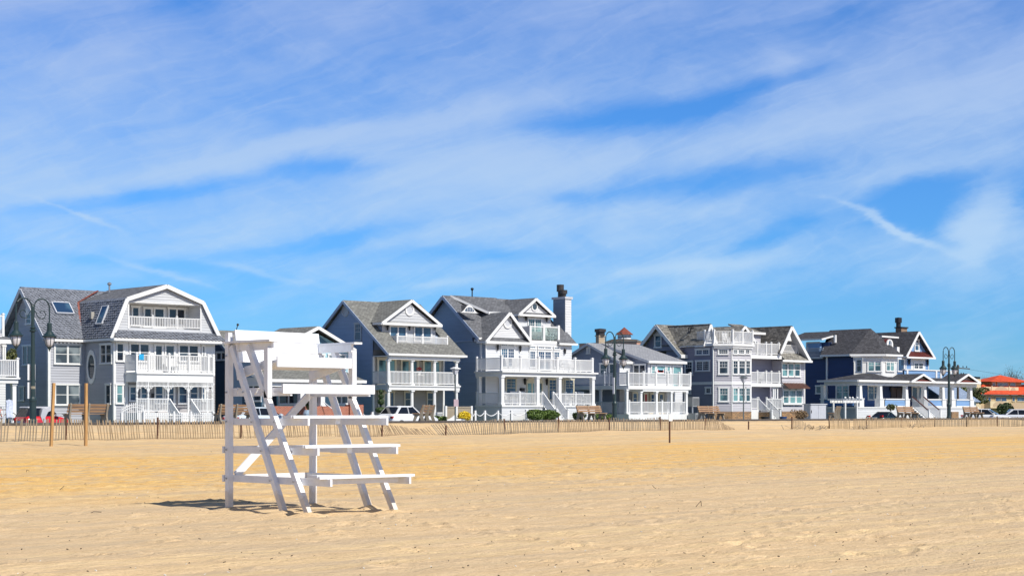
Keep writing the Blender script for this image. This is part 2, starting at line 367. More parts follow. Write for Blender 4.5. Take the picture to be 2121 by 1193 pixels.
def round_vent(H, pl, c, cy, rx, rz, mat, tmat, name='gable_vent', off=0.02):
    k, z = pl.s(c), pl.z(c, cy); mb = MB(); n = 20
    out = [pl.P(k + rx * math.cos(a * 2 * math.pi / n), z + rz * math.sin(a * 2 * math.pi / n), off + .05) for a in range(n)]
    out0 = [p + Vector((-pl.n[0] * .09, -pl.n[1] * .09, 0)) for p in out]
    q = .72
    inn = [pl.P(k + q * rx * math.cos(a * 2 * math.pi / n), z + q * rz * math.sin(a * 2 * math.pi / n), off + .05) for a in range(n)]
    inn0 = [p + Vector((-pl.n[0] * .04, -pl.n[1] * .04, 0)) for p in inn]
    mb.loft([out0, out, inn, inn0], cap=False); o = mb.build(name, tmat, H)
    g = MB(); g.face(inn0); g.build('pane' if 'window' in name else 'louvre', mat, o)
    return o
def railing(H, p, q, h=0.95, sp=0.135, r=0.022, lift=0.09, mat=None, name='railing', posts=(), pw=0.13, rail=0.075):
    """balustrade from p to q (base points); posts = fractions with a newel"""
    p, q = Vector(p), Vector(q); mb = MB(); L = (q - p).length
    U = Vector((0, 0, 1))
    mb.bar(p + U * (h - .03), q + U * (h - .03), rail, .06); mb.bar(p + U * (lift + .02), q + U * (lift + .02), .05, .05)
    n = max(2, int(L / sp)); d = (q - p) / n; dd = (q - p).copy(); dd.z = 0; dd.normalize(); sd_ = Vector((-dd.y, dd.x, 0)) * r; dd = dd * r
    for i in range(n):
        c = p + d * (i + .5); a, b = c + U * (lift + .045), c + U * (h - .06)
        mb.hexa([a - dd - sd_, a + dd - sd_, a + dd + sd_, a - dd + sd_, b - dd - sd_, b + dd - sd_, b + dd + sd_, b - dd + sd_])
    o = mb.build(name, mat or W_TRIM, H)
    for t in posts: newel(H, p.lerp(q, t), h + .1, pw, mat)
    return o
def newel(H, p, h, w=0.13, mat=None, name='railing_post'):
    mb = MB(); x, y, z = p; a = w / 2
    mb.box(x - a, x + a, y - a, y + a, z - .02, z + h - .05); mb.box(x - a - .025, x + a + .025, y - a - .025, y + a + .025, z + h - .05, z + h)
    mb.box(x - a + .02, x + a - .02, y - a + .02, y + a - .02, z + h, z + h + .04)
    return mb.build(name, mat or W_TRIM, H)
def column(H, x, y, z0, z1, w=0.24, rnd=True, mat=None, name='column'):
    mb = MB(); a = w / 2
    if rnd: mb.lathe((x, y, z0), [(a, .12), (a * .98, (z1 - z0) * .4), (a * .85, z1 - z0 - .12)], 14)
    else: mb.box(x - a * .85, x + a * .85, y - a * .85, y + a * .85, z0 + .12, z1 - .1)
    mb.box(x - a - .02, x + a + .02, y - a - .02, y + a + .02, z0, z0 + .12); mb.box(x - a - .02, x + a + .02, y - a - .02, y + a + .02, z1 - .12, z1)
    return mb.build(name, mat or W_TRIM, H)
def lantern(H, pl, c, cy, s=1.0):
    k, z = pl.s(c), pl.z(c, cy); x, y = pl.xy(k, .14); mb = MB()
    mb.lathe((x, y, z), [(.03, -.24 * s), (.07 * s, -.16 * s), (.09 * s, .1 * s), (.12 * s, .11 * s), (.03, .24 * s)], 8)
    mb.bar(pl.P(k, z + .05, 0), pl.P(k, z + .2 * s, .14), .03, .03); return mb.build('wall_lantern', BLACK, H)
def roof(H, mat, *polys, t=0.1, name='roof'):
    mb = MB()
    for p in polys: mb.slab(p, t)
    return mb.build(name, mat, H)
def trim(H, segs, w=0.05, h=0.2, mat=None, name='roof_trim'):
    mb = MB()
    for s_ in segs: mb.bar(s_[0], s_[1], s_[2] if len(s_) > 2 else w, s_[3] if len(s_) > 3 else h)
    return mb.build(name, mat or W_TRIM, H)
def gable_roof(H, mat, tm, x0, x1, xr, y0, y1, ze0, ze1, zr, t=0.1, rake=0.22, gl=1.0, v0=None, v1=None):
    """ridge along Y at xr; front at y0 (towards the beach); eaves at x0/ze0 and x1/ze1"""
    roof(H, mat, [(x0, v0 or y1, ze0), (x0, y0, ze0), (xr, y0, zr), (xr, y1, zr)], [(x1, y0, ze1), (x1, v1 or y1, ze1), (xr, y1, zr), (xr, y0, zr)], t=t)
    e = -0.02 - t / 2
    trim(H, [((x0, y0 - .02, ze0 - rake / 2), (xr, y0 - .02, zr - rake / 2)), ((xr, y0 - .021, zr - rake / 2), (x1, y0 - .021, ze1 - rake / 2)),
             ((x0 - .03, y0, ze0 - .1), (x0 - .03, y0 + gl, ze0 - .1), .08, .14), ((x1 + .03, y0, ze1 - .1), (x1 + .03, y0 + gl, ze1 - .1), .08, .14)], .06, rake, tm)
def stairs(H, x0, x1, y0, z0, y1, z1, n, mat=None, rails=True, rmat=None, h=0.9):
    """flight from (y0,z0) at the top down to (y1,z1) towards the beach"""
    mb = MB(); dy = (y1 - y0) / n; dz = (z0 - z1) / n
    for i in range(n):
        ya, zt = y0 + dy * i, z0 - dz * (i + 1)
        mb.box(x0, x1, ya + dy - .03, ya, zt - .04, zt); mb.box(x0 + .02, x1 - .02, ya - .02, ya, zt, zt + dz - .04)
    mb.build('stair_flight', mat or W_TRIM, H)
    if rails:
        for x in (x0, x1):
            railing(H, (x, y0, z0), (x, y1, z1), h, name='stair_railing', mat=rmat); newel(H, (x, y1 - .05, z1), h + .12, .16, None, 'newel_post')
def leafcloud(mb, blobs, n, size, rnd, flat=1.0):
    tot = sum(b[3] * b[4] * b[5] for b in blobs)
    for (cx, cy, cz, rx, ry, rz) in blobs:
        for _ in range(int(n * rx * ry * rz / tot)):
            while True:
                a = Vector((rnd.uniform(-1, 1), rnd.uniform(-1, 1), rnd.uniform(-1, 1)))
                if .15 < a.length < 1: break
            a = a * (a.length ** -.45)
            c = Vector((cx + a.x * rx, cy + a.y * ry, cz + a.z * rz)); s = size * rnd.uniform(.6, 1.4)
            u = Vector((rnd.uniform(-1, 1), rnd.uniform(-1, 1), rnd.uniform(-1, 1))).normalized(); v = u.cross(Vector((rnd.uniform(-1, 1), rnd.uniform(-1, 1), rnd.uniform(-1, 1)))).normalized()
            mb.face([c - u * s, c + v * s * .6, c + u * s, c - v * s * .6])
def bush(name, label, cat, x, y, z, rx, ry, rz, mat, n=500, size=0.09, seed=1, group=None, stem=True, k=5):
    rnd = random.Random(seed); t = thing(name, label, cat, (x, y, z), group)
    bl = [(x, y, z + rz * .95, rx * .75, ry * .8, rz * .85)] + [(x + rnd.uniform(-.7, .7) * rx, y + rnd.uniform(-.5, .5) * ry, z + rz * rnd.uniform(.6, 1.5), rx * rnd.uniform(.3, .5), ry * .5, rz * rnd.uniform(.3, .55)) for _ in range(k)]
    mb = MB(); leafcloud(mb, bl, n, size, rnd); mb.build('foliage', mat, t)
    if stem:
        sb = MB()
        for i in range(5): sb.tube([(x + rnd.uniform(-.1, .1), y, z - .05), (x + rnd.uniform(-.5, .5) * rx, y + rnd.uniform(-.3, .3) * ry, z + rz)], [.03, .01], 5)
        sb.build('stem', BARK, t)
    return t
BARK = M('bark', (0.10, 0.075, 0.055), 0.9, 0.3, 12)
def tree(name, label, x, y, z, h, r, mat, n=2500, seed=1, bare=False, size=.22, group=None):
    rnd = random.Random(seed); t = thing(name, label, 'tree', (x, y, z), group)
    sb = MB(); sb.tube([(x, y, z - .2), (x + .1, y, z + h * .3), (x - .1, y, z + h * .62)], [.24, .17, .08], 8); ends = []
    for i in range(14):
        a = rnd.uniform(0, 6.28); z0 = z + h * rnd.uniform(.3, .6); e = (x + math.cos(a) * r * rnd.uniform(.5, .95), y + math.sin(a) * r * rnd.uniform(.5, .95), z + h * rnd.uniform(.6, .98)); ends.append(e)
        m_ = ((x + e[0]) / 2, (y + e[1]) / 2, (z0 + e[2]) / 2 + h * .04)
        sb.tube([(x, y, z0), m_, e], [.08, .05, .015], 5)
        for _ in range(5 if bare else 2):
            sb.tube([m_, (m_[0] + rnd.uniform(-1, 1) * r * .45, m_[1] + rnd.uniform(-1, 1) * r * .4, m_[2] + h * rnd.uniform(.06, .25))], [.03, .008], 4)
    sb.build('trunk', BARK, t)
    mb = MB(); bl = [(e[0], e[1], e[2], r * rnd.uniform(.25, .42), r * rnd.uniform(.25, .42), h * rnd.uniform(.07, .13)) for e in ends] + [(x, y, z + h * .75, r * .6, r * .6, h * .16)]
    leafcloud(mb, bl, n, size, rnd); mb.build('crown', mat, t)
    return t
# ------------------------------------------------------------------ the ground
def sm(a, b, x):
    t = min(1, max(0, (x - a) / (b - a))); return t * t * (3 - 2 * t)
def N3(x, y, z=0.0): return mnoise.noise(Vector((x, y, z)))
def zsand(x, y):
    z = 0.30 * sm(52, 69, y) + 0.12 * sm(69, 71.5, y) + 0.56 * sm(72.5, 77.2, y)
    z += 0.16 * math.exp(-((x - 78) / 14) ** 2 - ((y - 70.5) / 2.5) ** 2)
    z += 0.22 * math.exp(-((x - 128) / 5) ** 2 - ((y - 73.5) / 2.2) ** 2) + 0.10 * math.exp(-((x - 112) / 8) ** 2 - ((y - 71) / 2.5) ** 2)
    w = sm(46, 62, y) * (1 - sm(76.2, 77.2, y))
    z += .10 * max(0, N3(x * .35, 4.2, 8)) * math.exp(-((y - 69.6) / 1.6) ** 2)
    z += w * (0.07 * N3(x * .22, y * .3, 3) + 0.035 * N3(x * .7, y * .8, 9))
    z += 0.012 * N3(x * .16, y * .5, 1) * (1 - w)
    if y > 77.6: z = 0.30
    return z
def zfine(x, y):
    """footprints, tyre ridges and wind ripples near the camera"""
    d = math.hypot(x, y); a = 1 - sm(55, 90, d)
    if a <= 0 or y > 76: return 0
    z = 0.014 * N3(x * .45, y * 1.2, 5) + 0.018 * N3(x * 1.3, y * 1.9, 6) + 0.007 * N3(x * 3.4, y * 4.2, 7)
    b = sm(24, 34, y)                                        # trampled dry sand farther up the beach
    z += b * (0.055 * abs(N3(x * 1.5, y * 1.7, 21)) + 0.035 * N3(x * 3.1, y * 3.3, 22))
    # raked lines running along the beach
    q = y + .35 * N3(x * .05, y * .1, 11)
    z += (1 - .6 * b) * 0.016 * math.sin(q * 4.1 + 1.5 * N3(x * .09, y * .2, 12)) ** 3 * (0.5 + N3(x * .12, y * .4, 13))
    return z * (0.35 + .65 * a)
rf = random.Random(41)
FEET = []
def track(x, y, dx, dy, n):
    L = math.hypot(dx, dy); dx, dy = dx / L, dy / L
    for i in range(n):
        s_ = .11 if i % 2 else -.11
        FEET.append((x + dx * .68 * i - dy * s_ + rf.uniform(-.05, .05), y + dy * .68 * i + dx * s_ + rf.uniform(-.05, .05), dx, dy))
for tx, ty, dx, dy, n in [(12, 19.5, 1, .35, 12), (15.5, 15.5, .3, 1, 10), (20, 17.5, 1, .1, 12), (13.5, 22.3, 1, -.2, 7), (22, 20, -.5, 1, 12), (17, 14, 1, .5, 9), (24, 14, .9, .6, 12), (14, 27, 1, .1, 14), (22, 27, 1, .25, 18), (11, 24, .2, 1, 9)]:
    track(tx, ty, dx, dy, n)
for _ in range(380): a = rf.uniform(0, 6.28); FEET.append((rf.uniform(8, 34), rf.uniform(11, 34), math.cos(a), math.sin(a)))
FG = {}
for f_ in FEET: FG.setdefault((int(f_[0]), int(f_[1])), []).append(f_)
LEGS = [(16.71, 24.8), (18.49, 24.8), (16.71, 23.2), (18.49, 23.2), (16.71, 22.52), (18.49, 22.52)]
def zfeet(x, y):
    z = 0
    if 16 < x < 19.2 and 21.8 < y < 25.5:
        for lx, ly in LEGS: r = math.hypot(x - lx, y - ly) + .05 * N3(x * 5, y * 5, 2); z += .045 * math.exp(-(r / .16) ** 2) - .025 * math.exp(-((r - .38) / .12) ** 2)
    for i in (-1, 0, 1):
        for j in (-1, 0, 1):
            for (fx, fy, dx, dy) in FG.get((int(x) + i, int(y) + j), ()):
                u = (x - fx) * dx + (y - fy) * dy; v = -(x - fx) * dy + (y - fy) * dx
                r = (u / .17) ** 2 + (v / .085) ** 2
                if r < 9: z += -.036 * math.exp(-r) + .018 * math.exp(-(r ** .5 - 1.7) ** 2 * 5)
    return z
def build_sand():
    angs = []
    a = -180.0
    base = math.degrees(AL)
    while a < 180:
        angs.append(a)
        a += 0.085 if -18.5 <= a < 18.5 else (0.5 if abs(a) < 24 else 6)
    rad = []; r = 3.0
    while r < 16: rad.append(r); r *= 1.12
    r = 16.0
    while r < 60: rad.append(r); r *= 1.0042
    while r < 150: rad.append(r); r *= 1.008
    while r < 6000: rad.append(r); r *= 1.25
    V = []; Fs = []; na = len(angs)
    for r in rad:
        for a in angs:
            th = math.radians(base - a); x, y = r * math.cos(th), r * math.sin(th)
            z = zsand(x, y) if y > -100 else 0
            if abs(a) < 25 and r > 15: z += zfine(x, y) + zfeet(x, y)
            V.append((x, y, z))
    for i in range(len(rad) - 1):
        for k in range(na):
            Fs.append((i * na + k, i * na + (k + 1) % na, (i + 1) * na + (k + 1) % na, (i + 1) * na + k))
    c = len(V); V.append((0, 0, 0))
    for k in range(na): Fs.append((c, (k + 1) % na, k))
    me = bpy.data.meshes.new('beach_sand'); me.from_pydata(V, [], Fs); me.polygons.foreach_set('use_smooth', [True] * len(me.polygons))
    o = bpy.data.objects.new('beach_sand', me); col.objects.link(o)
    m, nt, b = new_mat('dry_sand')
    big = nz(nt, 0.12, 6, sc3=(.35, 1.3, 1), rough=0.6); fine = nz(nt, 2.2, 6, sc3=(.6, 1.4, 1), rough=0.7); grain = nz(nt, 26, 3, rough=0.8)
    # the trampled strip in the middle of the beach is drier, more golden sand
    t = nt.nodes.new('ShaderNodeTexCoord'); sp_ = nt.nodes.new('ShaderNodeSeparateXYZ'); nt.links.new(t.outputs['Object'], sp_.inputs[0])
    def mth(op, a, b_=None, c_=None):
        n = nt.nodes.new('ShaderNodeMath'); n.operation = op
        for i, x in enumerate((a, b_, c_)):
            if x is None: continue
            if isinstance(x, (int, float)): n.inputs[i].default_value = x
            else: nt.links.new(x, n.inputs[i])
        return n.outputs[0]
    yy = mth('ADD', mth('ADD', sp_.outputs[1], mth('MULTIPLY', mth('SUBTRACT', big, .5), 26)), mth('MULTIPLY', sp_.outputs[0], -0.03))
    band = ramp(nt, mth('DIVIDE', yy, 100.0), [(0.0, (0, 0, 0)), (.25, (.0,) * 3), (.33, (.8,) * 3), (.50, (1, 1, 1)), (.60, (.25,) * 3), (.68, (.1,) * 3)])
    near = ramp(nt, fine, [(.30, (.60, .425, .235)), (.5, (.71, .508, .288)), (.72, (.79, .59, .355))])
    gold = ramp(nt, fine, [(.32, (.66, .36, .10)), (.5, (.80, .485, .15)), (.7, (.82, .57, .20))])
    mx = nt.nodes.new('ShaderNodeMix'); mx.data_type = 'RGBA'; nt.links.new(band, mx.inputs[0]); nt.links.new(near, mx.inputs[6]); nt.links.new(gold, mx.inputs[7])
    mx2 = nt.nodes.new('ShaderNodeMix'); mx2.data_type = 'RGBA'; mx2.blend_type = 'MULTIPLY'; mx2.inputs[0].default_value = 1
    nt.links.new(mx.outputs[2], mx2.inputs[6]); nt.links.new(ramp(nt, grain, [(.28, (.70, .69, .67)), (.5, (1, 1, 1)), (.75, (1.1, 1.1, 1.1))]), mx2.inputs[7])
    # faint grey streaks of finer, damp sand
    st = nz(nt, 0.5, 7, sc3=(.18, 2.2, 1), rough=0.65)
    mx3 = nt.nodes.new('ShaderNodeMix'); mx3.data_type = 'RGBA'; nt.links.new(ramp(nt, st, [(.44, (0, 0, 0)), (.60, (.75,) * 3)]), mx3.inputs[0])
    nt.links.new(mx2.outputs[2], mx3.inputs[6]); mx3.inputs[7].default_value = (.56, .425, .27, 1)
    # raked ridges along the beach where paler sand has collected
    rd = nz(nt, 0.6, 6, sc3=(.035, 2.4, 1), rough=0.6)
    mx4 = nt.nodes.new('ShaderNodeMix'); mx4.data_type = 'RGBA'; nt.links.new(ramp(nt, rd, [(.53, (0, 0, 0)), (.60, (.38,) * 3), (.66, (.05,) * 3)]), mx4.inputs[0])
    nt.links.new(mx3.outputs[2], mx4.inputs[6]); mx4.inputs[7].default_value = (.78, .585, .30, 1)
    nt.links.new(mx4.outputs[2], b.inputs['Base Color']); b.inputs['Roughness'].default_value = 0.95; b.inputs['Specular IOR Level'].default_value = 0.15
    h = mth('ADD', mth('MULTIPLY', nz(nt, 6, 5, sc3=(.7, 1.5, 1), rough=.7), .05), mth('MULTIPLY', grain, .006))
    bump(nt, b, h, 1.0, 1.3)
    me.materials.append(m); tag(o, kind='structure')
build_sand()
ASPH = M('asphalt', (0.055, 0.055, 0.058), 0.9, 0.25, 2, bmp=.2); CONC = M('concrete_paving', (0.36, 0.35, 0.33), 0.85, 0.12, 2)
PAVE = M('promenade_paving', (0.30, 0.29, 0.27), 0.9, 0.15, 2); KERB = M('dark_timber_edge', (0.075, 0.065, 0.06), 0.9, 0.3, 5); LAWN = M('lawn_grass', (0.08, 0.11, 0.035), 0.9, 0.4, 2, bmp=.4)
def sbox(name, x0, x1, y0, y1, z0, z1, mat, kind='structure'):
    mb = MB(); mb.box(x0, x1, y0, y1, z0, z1); return tag(mb.build(name, mat), kind=kind)
sbox('land', -900, 1500, 77.7, 3500, .2, .36, LAWN)
sbox('promenade', -300, 700, 77.55, 82.4, .1, 1.07, PAVE)
sbox('promenade_edge', -300, 700, 77.40, 77.548, .3, 1.10, KERB)
sbox('promenade_wall', -300, 700, 82.402, 82.6, .2, 1.06, CONC)
sbox('road', -300, 700, 82.602, 90.2, .3, .40, ASPH)
sbox('kerb', -300, 700, 90.202, 90.35, .3, .52, CONC)
sbox('pavement', -300, 700, 90.352, 92.0, .3, .516, CONC)
mb = MB()
for i in range(0, 110): mb.box(-60 + i * 3.2, -58.6 + i * 3.2, 86.3, 86.42, .4, .404)
tag(mb.build('road_markings', M('road_paint', (.75, .75, .7), .7, .1)), kind='structure')
# ------------------------------------------------------------------ the lifeguard chair
def lifeguard_chair():
    xl, xr = 16.71, 18.49
    t = thing('lifeguard_chair', 'tall white painted timber lifeguard chair with stepped front standing on the sand', 'lifeguard chair', (17.6, 23.7, 0))
    def part(name, *bars, mat=W_PAINT, smooth=False):
        mb = MB()
        for b in bars: mb.bar(*b)
        return mb.build(name, mat, t)
    w = .10
    for x in (xl, xr): part('rear_post', ((x, 24.8, -.3), (x, 24.8, 3.02), w, w, (0, 1, 0)))
    for x, s_ in ((xl, -1), (xr, 1)):
        for (ya, za, yb) in ((24.70, 2.78, 23.20), (24.22, 2.78, 22.52)):
            dz = za; dy = yb - ya
            foot = (x, yb + dy * .08, -.08 * dz); part('raked_leg', ((x + s_ * .0, ya, za), foot, .09, .10, (0, -1, .3)))
        part('arm_post', ((x, 23.66, 1.90), (x, 23.66, 2.73), .09, .11, (0, 1, 0)))
        part('armrest', ((x - s_ * .052, 24.86, 2.765), (x - s_ * .052, 23.60, 2.765), .045, .13), ((x, 24.88, 2.85), (x, 23.50, 2.85), .17, .035))
        for z, yf, o in ((.53, 22.02, .07), (1.02, 22.36, .07), (1.50, 22.62, .07), (2.00, 23.10, .07)):
            part('side_rail', ((x - s_ * o, 24.93, z), (x - s_ * o, yf, z), .042, .115 if z < 1.9 else .14))
        # slanting bearer under the seat
        part('seat_bearer', ((x - s_ * .12, 24.72, 2.28), (x - s_ * .12, 23.72, 2.50), .045, .14))
        a = MB()
        a.tube([(x - s_ * .1, 24.5, 2.04), (x - s_ * .14 if s_ > 0 else x - .06, 24.46, 2.07), (x - .08, 24.42, 2.03), (x - .07, 24.44, 1.98), (x - .05, 24.5, 1.98)], .012, 6)
        if s_ < 0:
            a.tube([(x - .03, 23.85, 2.05), (x - .08, 23.82, 2.06), (x - .09, 23.86, 1.99), (x - .07, 23.94, 1.96)], .012, 6); a.build('hook', W_TRIM, t)
    for z, yf, dpt in ((.615, 22.10, .24), (1.105, 22.48, .24), (1.585, 22.80, .24)):
        tw = .018 if z < 1 else 0
        part('step', ((16.60, yf + dpt * .75, z + tw), (18.60, yf + dpt * .75 + .02, z - tw), dpt, .042), ((16.61, yf + dpt * .22, z - .004), (18.59, yf + dpt * .22, z - .004), dpt * .0 + .10, .042))
        part('step_apron', ((16.80, yf + .13, z - .075), (18.34 if z < 1 else 16.92, yf + .15, z - .075), .035, .085)) if z < 1 else None
        part('bearer_end', ((17.62, yf + .14, z - .075), (17.62, yf + .6, z - .075), .10, .095))
    part('foot_board', ((16.60, 23.10, 2.045), (18.52, 23.10, 2.045), .04, .155))
    part('foot_board_ledge', ((16.62, 23.25, 2.0), (18.46, 23.25, 2.0), .24, .035))
    for k in range(4): part('seat_slat', ((16.80, 23.66 + k * .235, 2.50 - .05 * k * .5), (18.34, 23.66 + k * .235, 2.50 - .05 * k * .5), .225, .045, (0, .12, 1)))
    part('seat_front', ((16.80, 23.53, 2.50), (18.36, 23.53, 2.50), .035, .17))
    for k in range(3): part('back_board', ((16.70, 24.52 + k * .045, 2.60 + k * .185), (18.47, 24.52 + k * .045, 2.585 + k * .185), .035, .178, (0, .2, 1)))
    part('brace', ((16.80, 24.72, .58), (18.36, 24.72, 1.98), .04, .13))
    for z in (.53, 1.02): part('rear_rail', ((16.64, 24.89, z), (18.56, 24.89, z), .04, .115))
    mb = MB()
    for x, s_ in ((xl, -1), (xr, 1)):
        for z, ys in ((.53, (24.8, 22.86, 23.52)), (1.02, (24.8, 22.9, 23.78)), (1.50, (24.8, 23.4, 24.05)), (2.0, (24.8, 23.7, 24.3)), (2.62, (24.8,))):
            for y in ys:
                x0 = x + (-.06 if True else 0); mb.tube([(x0 - .0, y, z), (x0 - .012, y, z)], .017, 8)
    mb.build('bolt', M('galvanised_bolt', (.35, .36, .38), .4, .1, metal=.6), t)
    mb = MB(); mb.tube([(16.74, 24.66, 3.0), (16.76, 24.62, 3.14)], .008, 5); mb.ball((16.762, 24.617, 3.15), .022, 8); mb.build('flag_eye', BLACK, t)
lifeguard_chair()

# ------------------------------------------------------------------ timber posts, stakes and signs in the sand
PINE = M('new_pine', (0.42, 0.24, 0.09), 0.7, 0.25, 3, (3, 3, .5), bmp=.2)
def at(px, Y): rx, ry = ray(px); return Y * rx / ry
for px, pxt, Y, lab in ((105, 111.5, 64.5, 'square new timber post in the sand leaning right, nearer the double lamp'), (177.5, 178.5, 64.2, 'upright square new timber post in the sand in front of the first bench')):
    x, x2 = at(px, Y), at(pxt, Y); z = zsand(x, Y); mb = MB(); mb.bar((x, Y, z - .4), (x2, Y, 2.83), .105, .105, (0, 1, 0))
    o = mb.build('timber_post', PINE); tag(o, lab, 'post', 'new timber posts in front of the slat fence')
def stake(px, Y, ztop, lab, w=.07, mat=None):
    x = at(px, Y); mb = MB(); z = zsand(x, Y); mb.bar((x, Y, z - .4), (x + .02, Y, ztop), w, w * .6, (0, 1, 0)); mb.bar((x, Y - w * .3, z - .3), (x + .02, Y - w * .3, ztop), w * 1.4, .015, (0, 1, 0))
    return tag(mb.build('steel_stake', mat or RUST), lab, 'stake')
stake(1550, 71.0, 1.02, 'lone rusty steel stake standing in the gap of the slat fence')
t = thing('sign_post', 'rusty post with a small white sign on open sand before the slat fence', 'sign', (at(1387, 57.5), 57.5, 0))
x = at(1387, 57.5); mb = MB(); mb.bar((x, 57.5, -.3), (x, 57.5, 1.25), .075, .05, (0, 1, 0)); mb.build('post', RUST, t)
mb = MB(); mb.box(x - .13, x + .13, 57.42, 57.45, 1.18, 1.50); mb.build('sign_board', W_TRIM, t)
# ------------------------------------------------------------------ slat fences
LATH = M('weathered_lath', (0.28, 0.205, 0.125), 0.9, 0.35, 2.0); LATHD = M('grey_weathered_lath', (0.22, 0.18, 0.13), 0.9, 0.35, 2.0)
def slat_fence(label, Y, p0, p1, posts, topf, leanf, seed, dropf=None, yf=None):
    rnd = random.Random(seed); x0, x1 = at(p0, Y), at(p1, Y)
    t = thing('slat_fence', label, 'fence', ((x0 + x1) / 2, Y, zsand((x0 + x1) / 2, Y)), 'sand fences of thin wired slats below the promenade')
    px_ = [at(p, Y) for p in posts]
    for p, x in zip(posts, px_):
        z = zsand(x, Y); mb = MB(); l_ = rnd.uniform(-.05, .05)
        mb.bar((x, Y + .05, z - .3), (x + l_, Y + .05, topf(p) + rnd.uniform(-.0, .1)), .07, .05, (0, 1, 0)); mb.build('post', RUST, t)
    edges = [x0] + px_ + [x1]
    for a, b in zip(edges, edges[1:]):
        if b - a < .3: continue
        dh = rnd.uniform(-.07, .05); sag = rnd.uniform(.0, .09); dl = rnd.uniform(-.07, .07); mb = MB(); x = a + .04; last = None; w1 = []; w2 = []; w3 = []
        while x < b:
            # photo column of this spot, used only to look up how high this stretch of fence stands
            p = PCX + FP * ((x * RX + Y * RY) / (x * FX + Y * FY))
            top = topf(p) + dh - sag * math.sin(math.pi * (x - a) / (b - a)); zb = zsand(x, Y); y = Y + (yf(p) if yf else 0)
            ln = leanf(p) + dl + rnd.uniform(-.05, .05); h = 1.17 + rnd.uniform(-.03, .03); hz = (math.cos(ln)) * h
            bot = top - hz; dx = math.sin(ln) * h; back = dropf(p) if dropf else 0
            if rnd.random() > .04:
                mb.bar((x, y, bot), (x + dx, y + back, top + rnd.uniform(-.025, .025)), (.05), .012, (0, 1, 0))
            for L_, fr in ((w1, .25), (w2, .5), (w3, .8)): L_.append((x + dx * fr, y + back * fr, bot + (top - bot) * fr))
            x += .138 + rnd.uniform(-.006, .006)
        for L_ in (w1, w2, w3):
            if len(L_) > 1: mb.tube(L_[::3] + [L_[-1]], .0055, 4)
        mb.build('slat_panel', LATH if rnd.random() < .7 else LATHD, t)
def interp(pts):
    def f(p):
        if p <= pts[0][0]: return pts[0][1]
        for (a, va), (b, vb) in zip(pts, pts[1:]):
            if p <= b: return va + (vb - va) * (p - a) / (b - a)
        return pts[-1][1]
    return f
top1 = interp([(0, 1.31), (300, 1.30), (640, 1.22), (780, 1.13), (860, .99), (905, .80), (960, 1.06), (1020, 1.20), (1100, 1.27), (1480, 1.24), (1500, 1.15), (1520, .85), (1545, .60)])
lean1 = interp([(0, .12), (90, .10), (170, -.03), (300, .0), (760, -.05), (830, -.35), (900, -.6), (950, -.5), (1010, -.1), (1100, .0), (1460, .0), (1500, -.15), (1525, -.35), (1545, -.5)])
drop1 = interp([(0, .08), (780, .1), (880, .75), (930, .6), (1000, .05), (1470, .05), (1545, .5)])
slat_fence('long weathered slat fence on rusty stakes from left edge to the sand gap', 70.0, -25, 1545, (138, 327, 500, 650, 792, 924, 1046, 1158, 1264, 1369, 1462), top1, lean1, 5, drop1)
top2 = interp([(1636, 1.28), (1655, 1.1), (1672, .75), (1690, .55)])
lean2 = interp([(1636, .1), (1650, .35), (1668, .8), (1690, 1.2)])
slat_fence('short collapsed end of slat fence leaning over beside a stake right of the gap', 72.5, 1640, 1688, (1641,), top2, lean2, 6, interp([(1636, 0), (1690, .8)]))
top3 = interp([(1715, 1.27), (1800, 1.24), (1900, 1.20), (2130, 1.24)])
lean3 = interp([(1715, .0), (1840, .02), (1890, -.2), (1930, .0), (2130, .03)])
slat_fence('grey slat fence with buried foot running from the gap to the right edge', 72.0, 1716, 2150, (1719, 1797, 1868, 1937, 2003, 2067), top3, lean3, 8)
# fallen slats and driftwood beside the gap
rnd = random.Random(3); mb = MB()
for i in range(60):
    p = rnd.choice([rnd.uniform(1655, 1715), rnd.uniform(1770, 1800), rnd.uniform(1880, 1915)]) if i % 3 else rnd.uniform(1620, 1720); Y = 71.2 + rnd.uniform(-1.0, .8); x = at(p, Y); z = zsand(x, Y)
    a = rnd.uniform(0, 6.28); l = rnd.uniform(.3, 1.0); mb.bar((x, Y, z - .03), (x + math.cos(a) * l, Y + math.sin(a) * l * .6, z + rnd.uniform(.02, .35)), .035, .012)
tag(mb.build('fallen_slats', LATHD), kind='stuff')
# bits of reed, shell and seaweed lying about
rnd = random.Random(12); mb = MB(); mb2 = MB()
for i in range(420):
    r = 17 * (75 / 17) ** (rnd.random() ** 1.3); a = math.radians(rnd.uniform(-17.5, 17.5)); th = AL - a; x, y = r * math.cos(th), r * math.sin(th)
    if y > 66: continue
    z = zsand(x, y) + zfine(x, y) + zfeet(x, y); q = rnd.uniform(0, 6.28); l = rnd.uniform(.004, .018) * (1 + r / 25); w = rnd.uniform(.004, .010) * (1 + r / 60)
    (mb2 if rnd.random() < .22 else mb).bar((x, y, z + .004), (x + math.cos(q) * l, y + math.sin(q) * l, z + .012), w, w * .7)
for i in range(5):
    r = rnd.uniform(18, 60); a = math.radians(rnd.uniform(-16, 16)); th = AL - a; x, y = r * math.cos(th), r * math.sin(th); z = zsand(x, y) + zfine(x, y)
    q = rnd.uniform(0, 6.28); l = rnd.uniform(.12, .35); mb.tube([(x, y, z), (x + math.cos(q) * l * .5, y + math.sin(q) * l * .5, z + rnd.uniform(.01, .1)), (x + math.cos(q + .5) * l, y + math.sin(q + .5) * l, z + rnd.uniform(.0, .12))], .006, 4)
